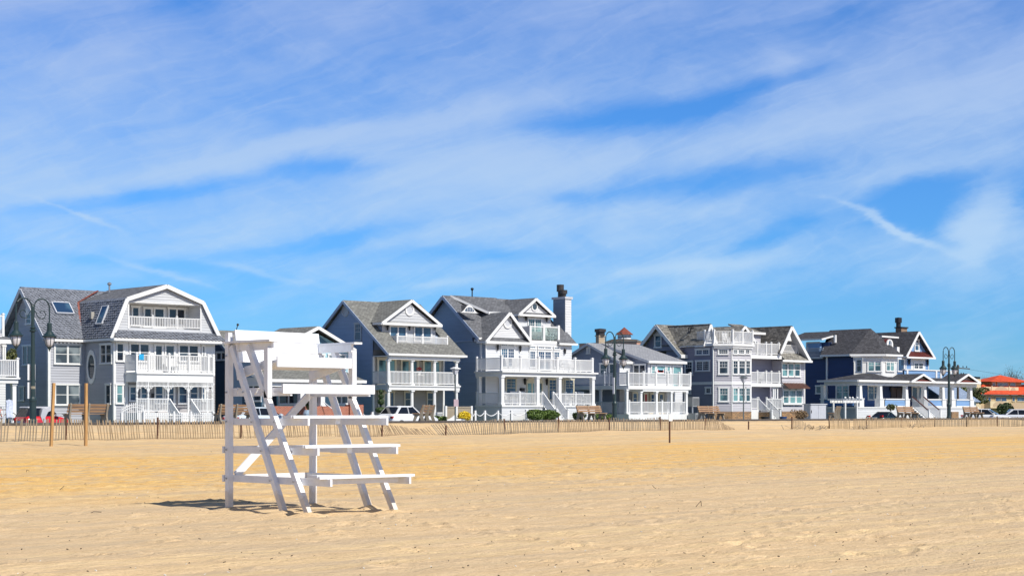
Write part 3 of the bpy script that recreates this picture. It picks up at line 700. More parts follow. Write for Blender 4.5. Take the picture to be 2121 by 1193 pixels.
tag(mb.build('beach_debris', M('dark_seaweed_bits', (.09, .065, .04), .9, .4)), kind='stuff'); tag(mb2.build('shell_fragments', M('bleached_shell', (.75, .72, .66), .6, .1)), kind='stuff')
# ================================================================== the houses
# ---- paints and roofs
GS = siding('grey_lapped_siding', (0.40, 0.41, 0.45)); GSW = siding('pale_grey_lapped_siding', (0.50, 0.515, 0.535))
BLUE_SHADE_S = siding('blue_shade_siding', (0.33, 0.41, 0.55)); DKNAVY = siding('dark_navy_siding', (0.022, 0.05, 0.10))  # first siding: blue shade of the left-facing walls put into its colour
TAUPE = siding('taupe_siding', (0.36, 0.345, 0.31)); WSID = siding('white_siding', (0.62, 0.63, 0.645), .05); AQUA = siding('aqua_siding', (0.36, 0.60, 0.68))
SCAL = [M('slate_grey_roof_scales', (0.19, 0.205, 0.24), 0.5, 0.35, 6), M('dark_slate_edge', (.035, .038, .05), .7, .2)]; RW = shingle('weathered_brown_grey_shingle', (.155, .155, .145), (.235, .235, .215), (.08, .08, .075))
RG = shingle('grey_shingle', (.11, .115, .125), (.18, .185, .20), (.06, .06, .065)); COPPER = M('red_copper_flashing', (.22, .07, .05), .5, .3)
# ---- 0: the white house cut by the left edge
crop(0, 640, 4.588)
H = thing('beach_house', 'white balconied house cut off by the left edge of the picture', 'house', (48.5, 97, .4))
fp = front(94.6); fw = front(97.2); xr_ = fp.s(170) ; xw = fw.s(52)
plain(H, 40, xw, 97.25, 106, .4, fw.z(40, 310), WSID); wrect(H, fw, 40, xw, .4, fw.z(40, 310), WSID, .15)
z2 = fp.z(120, 650); zt = fp.z(100, 685)
mb = MB(); mb.box(38, xr_ + .1, 94.5, 97.2, zt + .12, z2); mb.box(38, xr_ + .02, 94.6, 97.2, zt - .12, zt + .12); mb.build('deck', W_TRIM, H)
railing(H, (40, 94.65, z2), (xr_, 94.65, z2), 1.05, posts=(1,)); railing(H, (xr_, 94.65, z2), (xr_, 97.1, z2), 1.05)
column(H, xr_ - .15, 94.85, .9, zt - .12, .28, False)
ze = front(95.6).z(100, 292); xe = front(95.6).s(142)
roof(H, RG, [(38, 95.6, ze), (xe, 95.6, ze), (xe - .4, 97.4, ze + .5), (38, 97.4, ze + .5)]); trim(H, [((38, 95.56, ze - .12), (xe + .02, 95.56, ze - .12)), ((xe, 95.5, ze - .12), (xe - .2, 98.6, ze - .1))], .08, .24)
xt = front(96.2).s(36); zr = front(96.2).z(20, 250)
plain(H, 38, xt, 96.3, 104, ze, zr, W_TRIM, 'roof_deck'); railing(H, (40, 96.3, zr - .05), (xt, 96.3, zr - .05), 1.25, posts=(1,))
window(H, fw, 20, 345, 50, 500, 1, mat=GL_BLUE); plain(H, 40, xr_ - .6, 97.0, 97.2, .9, zt - .2, TAUPE)
# ---- 1: the grey shingled gambrel house
crop(0, 570, 3.1404)
H = thing('beach_house', 'grey gambrel-roofed house with a recessed attic balcony, fish-scale roof and oval side window', 'house', (59, 97, .4))
Yf = 96.2; ff = front(Yf); Xb = ff.s(740); sb = left(Xb); Yr = -sb.s(552); fr = front(Yr); Xa = fr.s(314); sa = left(Xa)
Yri = -sa.s(172); zri = sa.z(172, 84); Xe = 63.75; ze = 6.30; Yk = 2 * Yri - Yr
plain(H, Xa + .02, Xe, Yr + .03, Yk, .4, ze - .05, GS); plain(H, Xb + .02, Xe - .03, Yf + .03, Yr + .2, .4, ze - .1, GS)
mb = MB(); mb.prism([(Xa + .02, Yr, ze - .1), (Xa + .02, Yk, ze - .1), (Xa + .02, Yri, zri - .12)], (6, 0, 0)); mb.build('wall', GS, H)
wall(H, sa, [(-Yk, .4), (-Yr, .4), (-Yr, ze - .1), (-Yri, zri - .2), (-Yk, ze - .1)], GS, .19); wrect(H, fr, Xa, Xb, .4, ze - .1, GS, .17); wrect(H, sb, -Yr, -Yf, .4, ze - .1, GS, .17)
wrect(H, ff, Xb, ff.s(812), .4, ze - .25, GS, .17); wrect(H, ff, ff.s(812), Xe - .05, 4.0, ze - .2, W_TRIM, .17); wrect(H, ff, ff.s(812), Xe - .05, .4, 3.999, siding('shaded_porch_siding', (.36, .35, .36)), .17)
# corner boards
mb = MB()
for (x, y) in ((Xa, Yr), (Xb, Yf)): mb.box(x - .035, x + .14, y - .035, y + .14, .45, ze - .1)
mb.box(ff.s(808), ff.s(830), Yf - .05, Yf, .5, ze - .2); mb.build('corner_board', W_TRIM, H)
# roofs: fish-scale shingles are laid as real overlapping tiles
def scales(mb, pts, w=.27, h=.19, lift=.03):
    lift *= 1.8
    P = [Vector(p) for p in pts]; e = (P[1] - P[0]).normalized(); n = e.cross(P[2] - P[0]).normalized()
    if n.z < 0: n = -n
    u = n.cross(e)
    if u.z < 0: u = -u
    Q = [((p - P[0]).dot(e), (p - P[0]).dot(u)) for p in P]; vmax = max(q[1] for q in Q); r = 0; rr = random.Random(5)
    while r * h < vmax - .02:
        v = r * h; xs = []
        for a, b in zip(Q, Q[1:] + Q[:1]):
            vm = v + h * .5
            if (a[1] - vm) * (b[1] - vm) < 0: xs.append(a[0] + (b[0] - a[0]) * (vm - a[1]) / (b[1] - a[1]))
        if len(xs) >= 2:
            x0, x1 = min(xs), max(xs); x = x0 - (w / 2 if r % 2 else 0)
            while x < x1:
                a, b = max(x, x0), min(x + w, x1)
                if b - a > .04:
                    l = lift * rr.uniform(.7, 1.3); m = (a + b) / 2
                    mb.face([P[0] + e * q[0] + u * q[1] + n * q[2] for q in ((a + .004, v + h * .15, l * .8), (m - (b - a) * .22, v - h * .25, l), (m + (b - a) * .22, v - h * .25, l), (b - .004, v + h * .15, l * .8), (b - .004, min(v + h * 1.1, vmax), .004), (a + .004, min(v + h * 1.1, vmax), .004))])
                    mb.m = 1
                    mb.face([P[0] + e * q[0] + u * q[1] + n * q[2] for q in ((m - (b - a) * .22, v - h * .25, l), (m + (b - a) * .22, v - h * .25, l), (m + (b - a) * .22, v - h * .25, .0), (m - (b - a) * .22, v - h * .25, .0))])
                    for s_ in (-1, 1): mb.face([P[0] + e * q[0] + u * q[1] + n * q[2] for q in ((m + s_ * (b - a) * .22, v - h * .25, l), (m + s_ * (b - a) * .5, v + h * .15, l * .8), (m + s_ * (b - a) * .5, v + h * .15, 0), (m + s_ * (b - a) * .22, v - h * .25, 0))])
                    mb.m = 0
            
                x += w
        r += 1
Xrk = Xa - .45; yk0, zk0 = Yr - .25, ze
mb = MB(); q1 = [(Xrk, yk0, zk0), (Xb + 1.0, yk0, zk0), (Xb + 6, Yri, zri), (Xrk, Yri, zri)]; mb.m = 1; mb.slab(q1, .12); mb.m = 0; scales(mb, q1)
mb.slab([(Xb + 6, Yk + .3, zk0), (Xrk, Yk + .3, zk0), (Xrk, Yri, zri), (Xb + 6, Yri, zri)], .12)
mb.box(Xrk, Xb + 4.6, Yri - .07, Yri + .07, zri - .02, zri + .06); mb.build('roof', SCAL, H)
zs_ = 8.85; xs0, xs1 = 56.97, 62.64; xm, za = 59.88, 9.82; yg = Yf - .25; yb = 103.2
mb = MB(); q1 = [(Xb - .25, yb, ze + .02), (Xb - .25, yg, ze + .02), (xs0, yg, zs_), (xs0, yb, zs_)]; mb.m = 1; mb.slab(q1, .12); mb.m = 0; scales(mb, q1, .24, .17, .035)
mb.slab([(Xe + .25, yg, ze), (Xe + .25, yb, ze), (xs1, yb, zs_), (xs1, yg, zs_)], .12); mb.build('roof', SCAL, H)
mb = MB(); mb.slab([(xs0, yb, zs_), (xs0, yg, zs_), (xm, yg, za), (xm, yb, za)], .12); mb.slab([(xs1, yg, zs_), (xs1, yb, zs_), (xm, yb, za), (xm, yg, za)], .12); mb.build('upper_roof', RG, H)
# copper valley and flashing
zv = ze + (zri - ze) * .0; trim(H, [((Xb - .28, yk0 + .2, ze + .12), (xs0 - .15, yk0 + (Yri - yk0) * .72, zs_ - .05), .12, .04), ((xs0 - .15, yk0 + (Yri - yk0) * .72, zs_ - .05), (xm - 1.2, Yri - .15, zri + .07), .12, .05)], mat=COPPER, name='valley_flashing')
# rakes, gutter
R_ = .26; y_ = yg - .03
trim(H, [((Xb - .3, y_, ze - R_ * .3), (xs0 + .02, y_, zs_ - R_ * .4)), ((xs0, y_ - .002, zs_ - R_ * .45), (xm, y_ - .002, za - R_ * .5)), ((xm, y_ - .004, za - R_ * .5), (xs1, y_ - .004, zs_ - R_ * .45)), ((xs1 - .02, y_ - .006, zs_ - R_ * .4), (Xe + .3, y_ - .006, ze - R_ * .3)),
         ((Xb - .3, Yf - .62, ze - .12), (Xe + .45, Yf - .62, ze - .12), .1, .17), ((Xb - .3, Yf - .62, ze - .125), (Xb - .3, Yr - .3, ze - .125), .1, .16), ((Xb - .2, Yr - .34, ze - .13), (Xrk, Yr - .34, ze - .13), .1, .16),
         ], .06, R_)
trim(H, [((Xrk - .01, yk0, ze - .1), (Xrk - .01, Yri, zri - .13), .05, .24), ((Xrk - .012, Yri, zri - .13), (Xrk - .012, Yk + .3, ze - .1), .05, .24)], mat=GREYTRIM)  # left rakes greyed to carry their shade; front rakes stay white
plain(H, Xb - .25, Xe + .3, Yf - .6, Yf + .02, ze - .26, ze - .2, W_TRIM, 'soffit')
# pent roof under the gable
mb = MB(); q1 = [(Xb - .28, Yf - .66, ze - .02), (Xe + .42, Yf - .66, ze - .02), (Xe + .1, Yf - .05, ze + .52), (Xb + .05, Yf - .05, ze + .52)]; mb.m = 1; mb.slab(q1, .08); mb.m = 0; scales(mb, q1, .26, .15, .03); mb.build('pent_roof', SCAL, H)
# gable wall round the recessed balcony
gf = front(Yf - .05); k0, k1, zb, zt = gf.s(838), gf.s(1300), gf.z(1070, 347), gf.z(1070, 187)
def gx(z, side):
    if z < zs_: t_ = (z - ze) / (zs_ - ze); return (Xb + (xs0 - Xb) * t_) if side < 0 else (Xe + (xs1 - Xe) * t_)
    t_ = (z - zs_) / (za - zs_); return (xs0 + (xm - xs0) * t_) if side < 0 else (xs1 + (xm - xs1) * t_)
zt = min(zt, zs_ - .02)
wall(H, gf, [(Xb + .05, ze - .05), (Xe - .05, ze - .05), (gx(zb, 1), zb), (gx(zb, -1), zb)], GSW, .17)
wall(H, gf, [(gx(zb, -1), zb), (k0, zb), (k0, zt), (gx(zt, -1), zt)], GSW, .17); wall(H, gf, [(k1, zb), (gx(zb, 1), zb), (gx(zt, 1), zt), (k1, zt)], GSW, .17)
wall(H, gf, [(gx(zt, -1), zt), (gx(zt, 1), zt), (xs1, zs_), (xm, za - .1), (xs0, zs_)], GSW, .17)
mb = MB(); mb.box(k0 - .02, k1 + .02, Yf + 1.3, Yf + 1.4, zb - .1, zt + .1); mb.box(k0 - .1, k0, Yf + .05, Yf + 1.4, zb, zt); mb.box(k1, k1 + .1, Yf + .05, Yf + 1.4, zb, zt); mb.build('balcony_wall', GSW, H)
mb = MB(); mb.box(k0, k1, Yf + .05, Yf + 1.4, zt, zt + .08); mb.box(k0, k1, Yf, Yf + 1.4, zb - .08, zb); mb.box(k0 - .09, k0, Yf - .1, Yf - .04, zb - .1, zt + .09); mb.box(k1, k1 + .09, Yf - .1, Yf - .04, zb - .1, zt + .09); mb.box(k0, k1, Yf - .1, Yf - .04, zt, zt + .09); mb.build('balcony_trim', W_TRIM, H)
bw = front(Yf + 1.3)
for c0, c1, y0, y1, n_ in ((852, 908, 200, 330, 1), (930, 990, 208, 340, 1), (996, 1072, 210, 345, 1), (1090, 1206, 212, 330, 2)): window(H, bw, c0, y0, c1, y1, n_, mat=GL_DARK, base=.04, rail=False)
railing(H, (k0, Yf - .02, zb), (k1, Yf - .02, zb), .72, .12, posts=(.33, .67), pw=.09)
# windows
window(H, sa, 150, 452, 214, 588, 2, False, mat=GL_DARK); window(H, sa, 128, 718, 162, 818, 1, False); window(H, sa, 172, 245, 210, 322, 1, mat=GL_GREY)
mb = MB(); c_ = sa.s(191); zz = sa.z(191, 248); mb.prism([sa.P(c_ + .42 * math.cos(a * math.pi / 8), zz + .55 * math.sin(a * math.pi / 8), .07) for a in range(9)], (.05, 0, 0)); mb.build('arched_transom', W_TRIM, H)
window(H, fr, 348, 446, 528, 582, 2, mat=GL_GREY); window(H, fr, 350, 706, 522, 848, 2, mat=GL_GREY)
window(H, sb, 655, 443, 733, 578, 2); window(H, sb, 690, 704, 726, 840, 1, False); round_vent(H, sb, 598, 596, .58, 1.1, GL_DARK, W_TRIM, 'oval_window')
window(H, ff, 750, 436, 808, 564, 1); window(H, ff, 748, 706, 802, 838, 1, mat=GL_TEAL)
for r in ((838, 438, 974, 566, 2, GL_DARK), (1000, 448, 1060, 632, 1, GL_DARK), (1068, 448, 1138, 632, 1, GL_GREY), (1156, 448, 1294, 566, 2, GL_DARK), (1308, 452, 1336, 566, 1, GL_DARK)):
    window(H, ff, *r[:5], rail=r[3] < 600, mat=r[5])
for r in ((835, 716, 890, 822, 1), (908, 718, 962, 822, 1), (1000, 712, 1064, 838, 1), (1068, 712, 1136, 838, 1), (1154, 712, 1220, 838, 1), (1228, 714, 1290, 822, 1), (1306, 716, 1336, 822, 1)): window(H, ff, *r, mat=GL_BLUE)
# skylights, vents
def skylight(H, o, e, u, n, w, l, name='skylight'):
    o, e, u, n = map(Vector, (o, e, u, n)); mb = MB()
    for a, b in ((o - e * w, o + e * w), ): pass
    c = [o - e * w - u * l, o + e * w - u * l, o + e * w + u * l, o - e * w + u * l]
    for a, b in zip(c, c[1:] + c[:1]): mb.bar(a + n * .08, b + n * .08, .07, .12, n)
    f_ = mb.build(name, GREYTRIM, H); g = MB(); g.face([p + n * .12 for p in c]); g.build('pane', GL_BLUE, f_)
sl = Vector((0, Yri - yk0, zri - zk0)).normalized(); nn = Vector((0, -sl.z, sl.y)); 
y_s = yk0 + (Yri - yk0) * .66 ; skylight(H, (fr.s(392) + 1.0, y_s - .25, zk0 + (zri - zk0) * .60), (1, 0, 0), sl, nn, .62, .50)
u2 = Vector((xs0 - Xb + .25, 0, zs_ - ze)).normalized(); n2 = Vector((-u2.z, 0, u2.x)); p_ = .58
skylight(H, (Xb - .25 + (xs0 - Xb + .25) * p_, 98.1, ze + (zs_ - ze) * p_), (0, 1, 0), u2, n2, .38, .62)
mb = MB(); mb.box(Xb + .12, Xb + .34, 99.2, 99.45, 7.6, 8.05); mb.build('roof_vent', TAUPE, H)
mb = MB(); xv = 59.0; mb.tube([(xv, 101.6, 9.2), (xv, 101.6, 10.05)], .06, 8); mb.lathe((xv, 101.6, 10.0), [(.05, 0), (.14, .05), (.14, .15), (.03, .22)], 10); mb.build('roof_vent_pipe', M('galvanised_pipe', (.4, .4, .4), .4, .1, metal=.7), H)
# decks and porch
Yd = 94.8; fd = front(Yd); zd = fd.z(1100, 632); zdb = fd.z(1100, 660); x0 = fd.s(890); x1 = fd.s(1388)
mb = MB(); mb.box(x0 - .06, x1 + .06, Yd - .08, Yf - .03, zd - .12, zd); mb.box(x0, x1, Yd, Yf - .04, zdb - .35, zd - .122); mb.build('deck', W_TRIM, H)
mb = MB()                                                   # spindle frieze and fretwork brackets
for i in range(60):
    x = x0 + (x1 - x0) * (i + .5) / 60; mb.box(x - .018, x + .018, Yd + .02, Yd + .05, zdb - .58, zdb - .35)
mb.box(x0, x1, Yd + .01, Yd + .06, zdb - .62, zdb - .57)
cols = [fd.s(c) for c in (893, 967, 1096, 1228, 1352)] + [x1 - .03]
for x in cols:
    for s_ in (-1, 1):
        if x0 - .1 < x + s_ * .4 < x1 + .1:
            for a in range(6):
                t0, t1 = a / 6 * math.pi / 2, (a + 1) / 6 * math.pi / 2
                mb.bar((x + s_ * (.42 - .38 * math.cos(t0)), Yd + .035, zdb - .98 + .36 * math.sin(t0)), (x + s_ * (.42 - .38 * math.cos(t1)), Yd + .035, zdb - .98 + .36 * math.sin(t1)), .03, .05)
            mb.bar((x + s_ * .1, Yd + .035, zdb - .66), (x + s_ * .26, Yd + .035, zdb - .74), .03, .1)
mb.build('fretwork', W_TRIM, H)
zfl = fd.z(1100, 893)
for x in cols:
    mb = MB(); mb.lathe((x, Yd + .05, zfl), [(.07, 0), (.07, .9), (.045, .95), (.065, 1.05), (.04, 1.2), (.065, 1.35), (.05, 1.5), (.045, 1.8), (.065, 1.9), (.07, zdb - .3 - zfl)], 10); mb.build('turned_post', W_TRIM, H)
plain(H, x0 - .05, x1 + .05, Yd - .1, Yf - .03, .4, zfl, W_TRIM, 'porch_floor')
railing(H, (x0, Yd + .03, zfl), (fd.s(1092), Yd + .03, zfl), .9, .11); railing(H, (fd.s(1240), Yd + .03, zfl), (x1, Yd + .03, zfl), .9, .11)
railing(H, (x0, Yd + .03, zd), (x1, Yd + .03, zd), 1.1, .12, posts=(0, .155, .415, .675, .93, 1)); railing(H, (x0 - .01, Yd + .03, zd), (x0 - .01, Yf - .05, zd), 1.1, .12, posts=(1,)); railing(H, (x1, Yd + .03, zd), (x1, Yf - .05, zd), 1.1, .12)
stairs(H, fd.s(1098), fd.s(1236), Yd - .1, zfl, Yd - 1.4, .5, 6)
mb = MB(); k = fd.s(1160); mb.box(k - .35, k + .35, Yd + .5, Yd + .95, zd + .35, zd + .42); mb.box(k - .35, k + .35, Yd + .9, Yd + .95, zd + .42, zd + .95)
for a in (-.3, .3):
    for b in (.52, .9): mb.box(k + a - .03, k + a + .03, Yd + b - .02, Yd + b + .03, zd, zd + .36)
tag(mb.build('deck_chair', W_TRIM), 'white slatted chair on the upper deck of the gambrel house', 'chair')
mb = MB(); a, b = fd.s(905), fd.s(936); mb.box(a, b, Yd - .01, Yd + .07, zd + .75, zd + 1.12); tag(mb.build('beach_towel', M('turquoise_towel', (.02, .35, .65), .9, .2)), 'bright blue towel hung over the upper deck railing', 'towel')
mb = MB(); a = ff.s(990); mb.box(a - .08, a + .08, Yf - .14, Yf - .03, ff.z(990, 795), ff.z(990, 768)); mb.build('mailbox', BLACK, H)

# ---- 2a: low blue bungalow half hidden behind the lifeguard chair
crop(0, 0, 1)
H = thing('beach_house', 'aqua gabled bungalow with a brick porch wall, half hidden by the white lifeguard chair', 'house', (71, 97, .4))
Yg = 95.8; fg = front(Yg); Yp = 93.6; fpp = front(Yp); xl_ = fg.s(573); xr_ = fg.s(722); xa_ = (xl_ + xr_) / 2
zap = front(95.2).z(661, 675.5); zea = front(95.2).z(735, 722)
# rear block with a navy side gable
yq = Yg + 2.4; Xn = front(yq).s(473); sn = left(Xn)
yrn = -sn.s(444); zrn = sn.z(444, 683.5); zen = sn.z(472, 725)
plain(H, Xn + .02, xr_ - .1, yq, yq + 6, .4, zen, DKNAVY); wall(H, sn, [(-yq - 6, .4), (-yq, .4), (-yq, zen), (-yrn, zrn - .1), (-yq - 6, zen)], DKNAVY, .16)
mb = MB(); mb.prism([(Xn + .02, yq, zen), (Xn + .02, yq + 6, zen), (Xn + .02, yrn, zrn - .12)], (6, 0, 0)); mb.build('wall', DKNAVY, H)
roof(H, RW, [(Xn - .3, yq - .35, zen - .15), (xr_, yq - .35, zen - .15), (xr_, yrn, zrn), (Xn - .3, yrn, zrn)], [(xr_, yq + 6.3, zen - .15), (Xn - .3, yq + 6.3, zen - .15), (Xn - .3, yrn, zrn), (xr_, yrn, zrn)])
trim(H, [((Xn - .32, yq - .35, zen - .26), (Xn - .32, yrn, zrn - .12)), ((Xn - .322, yrn, zrn - .12), (Xn - .322, yq + 6.3, zen - .26))], .05, .2, M('grey_blue_trim', (.12, .17, .24), .5, .05))
window(H, sn, 449, 728, 471, 747, 2, False)
# front gable
plain(H, xl_, xr_, Yg + .03, yq + 2, .4, zea - .1, AQUA)
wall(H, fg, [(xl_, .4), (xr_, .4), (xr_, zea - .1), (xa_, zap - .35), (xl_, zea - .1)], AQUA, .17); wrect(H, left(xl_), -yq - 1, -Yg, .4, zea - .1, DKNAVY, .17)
mb = MB(); mb.prism([(xl_, Yg + .03, zea - .1), (xr_, Yg + .03, zea - .1), (xa_, Yg + .03, zap - .4)], (0, 6, 0)); mb.build('wall', AQUA, H)
fo = front(Yg - .6); xe_ = fo.s(737); zee = fo.z(737, 723); gable_roof(H, RW, W_TRIM, 2 * xa_ - xe_, xe_, xa_, Yg - .6, yq + 1.5, zee, zee, zap, .1, .22, gl=.4)
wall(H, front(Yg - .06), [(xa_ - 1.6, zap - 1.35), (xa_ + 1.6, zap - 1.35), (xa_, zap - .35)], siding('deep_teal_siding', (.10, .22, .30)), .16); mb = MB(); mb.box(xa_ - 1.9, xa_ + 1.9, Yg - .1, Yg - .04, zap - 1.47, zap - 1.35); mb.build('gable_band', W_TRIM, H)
for a, b in ((595, 621), (628, 650), (658, 672), (678, 692), (700, 716)): window(H, fg, a, 733, b, 764, 1, False, mat=GL_GREY)
mb = MB(); mb.box(xr_ - .1, xr_ + .04, Yg - .035, Yg + .1, .5, zea - .2); mb.build('corner_board', W_TRIM, H)
# porch
xp0, xp1 = fpp.s(549), fpp.s(757); zpe = fpp.z(650, 786)
roof(H, RW, [(xp0 - .1, Yp, zpe), (xp1, Yp, zpe), (xp1 - .4, Yg, zpe + .75), (xp0 - .1, Yg, zpe + .75)]); trim(H, [((xp0 - .1, Yp - .04, zpe - .1), (xp1 + .05, Yp - .04, zpe - .1)), ((xp0 - .14, Yp, zpe - .12), (xp0 - .14, Yg + .3, zpe + .7)), ((xp1, Yp, zpe - .12), (xp1 - .3, Yg, zpe + .6))], .08, .2)
mb = MB(); mb.box(xp0, xp1 - .2, Yp + .15, Yp + .35, zpe - .5, zpe - .12); mb.box(xp0, xp0 + .15, Yp + .3, Yg, zpe - .5, zpe + .1); mb.build('porch_beam', W_TRIM, H)
zfl = 1.75; BRK = brickmat('red_brick', (.42, .09, .035), (.30, .055, .025), (.45, .33, .26))
for c in (556, 630, 672, 735): column(H, fpp.s(c), Yp + .35, fpp.z(c, 842), zpe - .5, .42, False)
b1 = plain(H, fpp.s(565), fpp.s(745), Yp + .1, Yp + .35, .4, fpp.z(650, 841), BRK, 'brick_wall'); plain(H, fpp.s(724), fpp.s(752), Yp - .05, Yp + .5, .4, fpp.z(740, 838), BRK, 'brick_pier'); plain(H, xp0, xp1 - .4, Yp + .4, Yg, .4, 1.3, CONC, 'porch_floor')
for a, b in ((575, 618), (640, 668), (690, 722)): window(H, fg, a, 800, b, 838, 2, False, mat=GL_DARK)
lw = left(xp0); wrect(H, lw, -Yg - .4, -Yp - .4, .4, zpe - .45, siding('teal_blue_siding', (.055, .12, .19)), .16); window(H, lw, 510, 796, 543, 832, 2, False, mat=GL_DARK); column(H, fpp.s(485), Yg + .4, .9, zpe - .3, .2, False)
mb = MB(); mb.tube([(fpp.s(668), Yp - .1, 2.3), (fpp.s(690), Yp - 1.2, 1.2)], .03, 6); mb.tube([(fpp.s(690), Yp - 1.2, 1.25), (fpp.s(690), Yp - 1.2, .5)], .03, 6); mb.build('handrail', W_TRIM, H)
# ---- 2: house with a shade-toned blue side and two tiers of porch columns
crop(650, 580, 3.8486)
H = thing('beach_house', 'shade-blue-sided house with double white porches under one pedimented dormer, behind the white hatchback', 'house', (81, 97, .4))
Yw = 97.0; Yc = 95.1; fw = front(Yw); fc = front(Yc); Xw = fw.s(472); sw = left(Xw); Xr = fw.s(1037)
Xg = Xw - .35; sg = left(Xg); ye = -sg.s(592); yr = -sg.s(232); zr = sg.z(232, 160); ze = sg.z(592, 582); yk = 2 * yr - ye
zw = ze + (zr - ze) * (Yw - ye) / (yr - ye) - .14
plain(H, Xw + .02, Xr, Yw + .03, yk - .5, .4, ze, BLUE_SHADE_S)
wall(H, sw, [(-(yk - .5), .4), (-Yw, .4), (-Yw, zw), (-yr, zr - .2), (-(yk - .5), ze + .1)], BLUE_SHADE_S, .115); mb = MB(); mb.prism([(Xw + .02, Yw, ze), (Xw + .02, yk - .5, ze), (Xw + .02, yr, zr - .18), (Xw + .02, Yw, zw - .1)], (Xr - Xw - .05, 0, 0)); mb.build('wall', BLUE_SHADE_S, H)
# sliver of side wall that carries the deck roof
wrect(H, fw, Xw, Xr, .4, ze + .3, TAUPE, .13)
xgr = front(ye).s(1214)
fb = front(95.95); b0, b1 = fb.s(662), fb.s(1062)              # the front slope is cut away for the attic balcony
zy = lambda y: ze + (zr - ze) * (y - ye) / (yr - ye)
roof(H, RW, [(Xg, ye, ze), (b0, ye, ze), (b0, yr, zr), (Xg, yr, zr)], [(b1, ye, ze), (xgr, ye, ze), (xgr, yr, zr), (b1, yr, zr)], [(b0, ye, ze), (b1, ye, ze), (b1, 95.93, zy(95.93)), (b0, 95.93, zy(95.93))], [(b0, 97.3, zy(97.3)), (b1, 97.3, zy(97.3)), (b1, yr, zr), (b0, yr, zr)], [(xgr, yk, ze), (Xg, yk, ze), (Xg, yr, zr), (xgr, yr, zr)])
tm = []
tm += [((Xg - .02, ye, ze - .13), (Xg - .02, yr, zr - .13)), ((Xg - .022, yr, zr - .13), (Xg - .022, yk, ze - .13))]
trim(H, tm, .05, .2, M('shade_blue_trim', (.38, .45, .58), .5, .05)); trim(H, [((Xg, ye - .04, ze - .08), (xgr + .05, ye - .04, ze - .08))], .1, .15, name='gutter')  # left rake trim coloured blue as if in shade; gutter stays white
plain(H, Xw, xgr - .1, ye + .05, Yw, ze - .2, ze - .14, W_TRIM, 'soffit'); plain(H, fc.s(592), fc.s(1160), Yc - .1, Yc + .1, ze - .42, ze - .2, W_TRIM, 'beam')
round_vent(H, sw, 254, 247, .42, .42, GREYTRIM, GREYTRIM); window(H, sw, 327, 340, 384, 488, 1, True, (3, 2), mat=GL_BLUE, tmat=GREYTRIM)
# deck
zd0, zd1 = fc.z(880, 877), fc.z(880, 838); x0, x1 = fc.s(596), fc.s(1160)
mb = MB(); mb.box(x0 - .05, x1 + .05, Yc - .12, Yw, zd1 - .1, zd1); mb.box(x0, x1, Yc - .05, Yw, zd0, zd1 - .102); mb.build('deck', W_TRIM, H)
for c in (603, 790, 970, 1145): column(H, fc.s(c), Yc + .12, zd1, ze - .42, .26); column(H, fc.s(c), Yc + .12, .9, zd0, .26)
for a, b in ((603, 790), (790, 970), (970, 1145)): railing(H, (fc.s(a) + .12, Yc + .1, zd1), (fc.s(b) - .12, Yc + .1, zd1), .98, .12)
railing(H, (x0 + .05, Yc + .2, zd1), (x0 + .05, Yw - .05, zd1), .98, .12); railing(H, (x1 - .05, Yc + .2, zd1), (x1 - .05, Yw - .05, zd1), .98, .12)
YEL = M('cream_trim', (.62, .58, .46), .5, .05)
for r in ((500, 620, 655, 838), (688, 628, 832, 838), (865, 632, 1010, 838)): window(H, fw, *r, 2, False, mat=GL_TEAL, tmat=YEL, trim=.14)
window(H, fw, 508, 885, 548, 1060, 1, False, mat=GL_BLUE, tmat=YEL, name='door_sidelight'); d = window(H, fw, 548, 885, 600, 1075, 1, False, mat=GL_GREY, tmat=YEL, name='glazed_door', trim=.14); window(H, fw, 600, 885, 640, 1060, 1, False, mat=GL_BLUE, tmat=YEL, name='door_sidelight')
window(H, fw, 716, 885, 782, 1015, 1, mat=GL_DARK, tmat=YEL); window(H, fw, 895, 888, 962, 1015, 1, mat=GL_DARK, tmat=YEL)
plain(H, Xw, x1, Yc - .1, Yw, .4, .95, CONC, 'porch_floor'); mb = MB(); mb.box(Xw - .04, Xw + .1, Yw - .05, Yw + .08, .5, ze - .2); mb.box(Xr - .1, Xr + .03, Yw - .05, Yw + .08, .5, ze - .2); mb.build('corner_board', W_TRIM, H)
# dormer
Yd = 97.0; fd = front(Yd); k0, k1 = fd.s(542), fd.s(968); fo = front(Yd - .5); kl, kr, ka = fo.s(545), fo.s(1020), fo.s(783); zl = fo.z(545, 335); za = fo.z(783, 155); zb = fd.z(700, 480)
plain(H, k0, k1, Yd + .03, yr, zb - .4, zl - .1, GSW); wrect(H, fd, k0, k1, zb - .5, zl - .12, GSW, .16); wrect(H, left(k0), -(Yd + 2.5), -Yd, zb - .4, zl - .1, BLUE_SHADE_S, .13)
gable_roof(H, RW, W_TRIM, kl - .02, kr, ka, Yd - .5, yr + .3, zl, zl, za, .1, .2)
wall(H, front(Yd - .25), [(kl + .5, zl + .02), (kr - .5, zl + .02), (ka, za - .32)], GSW, .2, 'pediment'); roof(H, RW, [(kl + .1, Yd - .52, zl - .12), (kr - .1, Yd - .52, zl - .12), (kr - .5, Yd - .2, zl + .12), (kl + .5, Yd - .2, zl + .12)], t=.05, name='pediment_roof')
trim(H, [((kl - .02, Yd - .54, zl - .09), (kr + .02, Yd - .54, zl - .09), .06, .18)]); plain(H, kl + .05, kr - .05, Yd - .5, Yd, zl - .2, zl - .15, W_TRIM, 'soffit'); round_vent(H, front(Yd - .27), 762, 240, .42, .42, GREYTRIM, W_TRIM)
window(H, fd, 598, 362, 738, 490, 2, False, mat=GL_BLUE); window(H, fd, 793, 366, 938, 492, 2, False, mat=GL_BLUE)
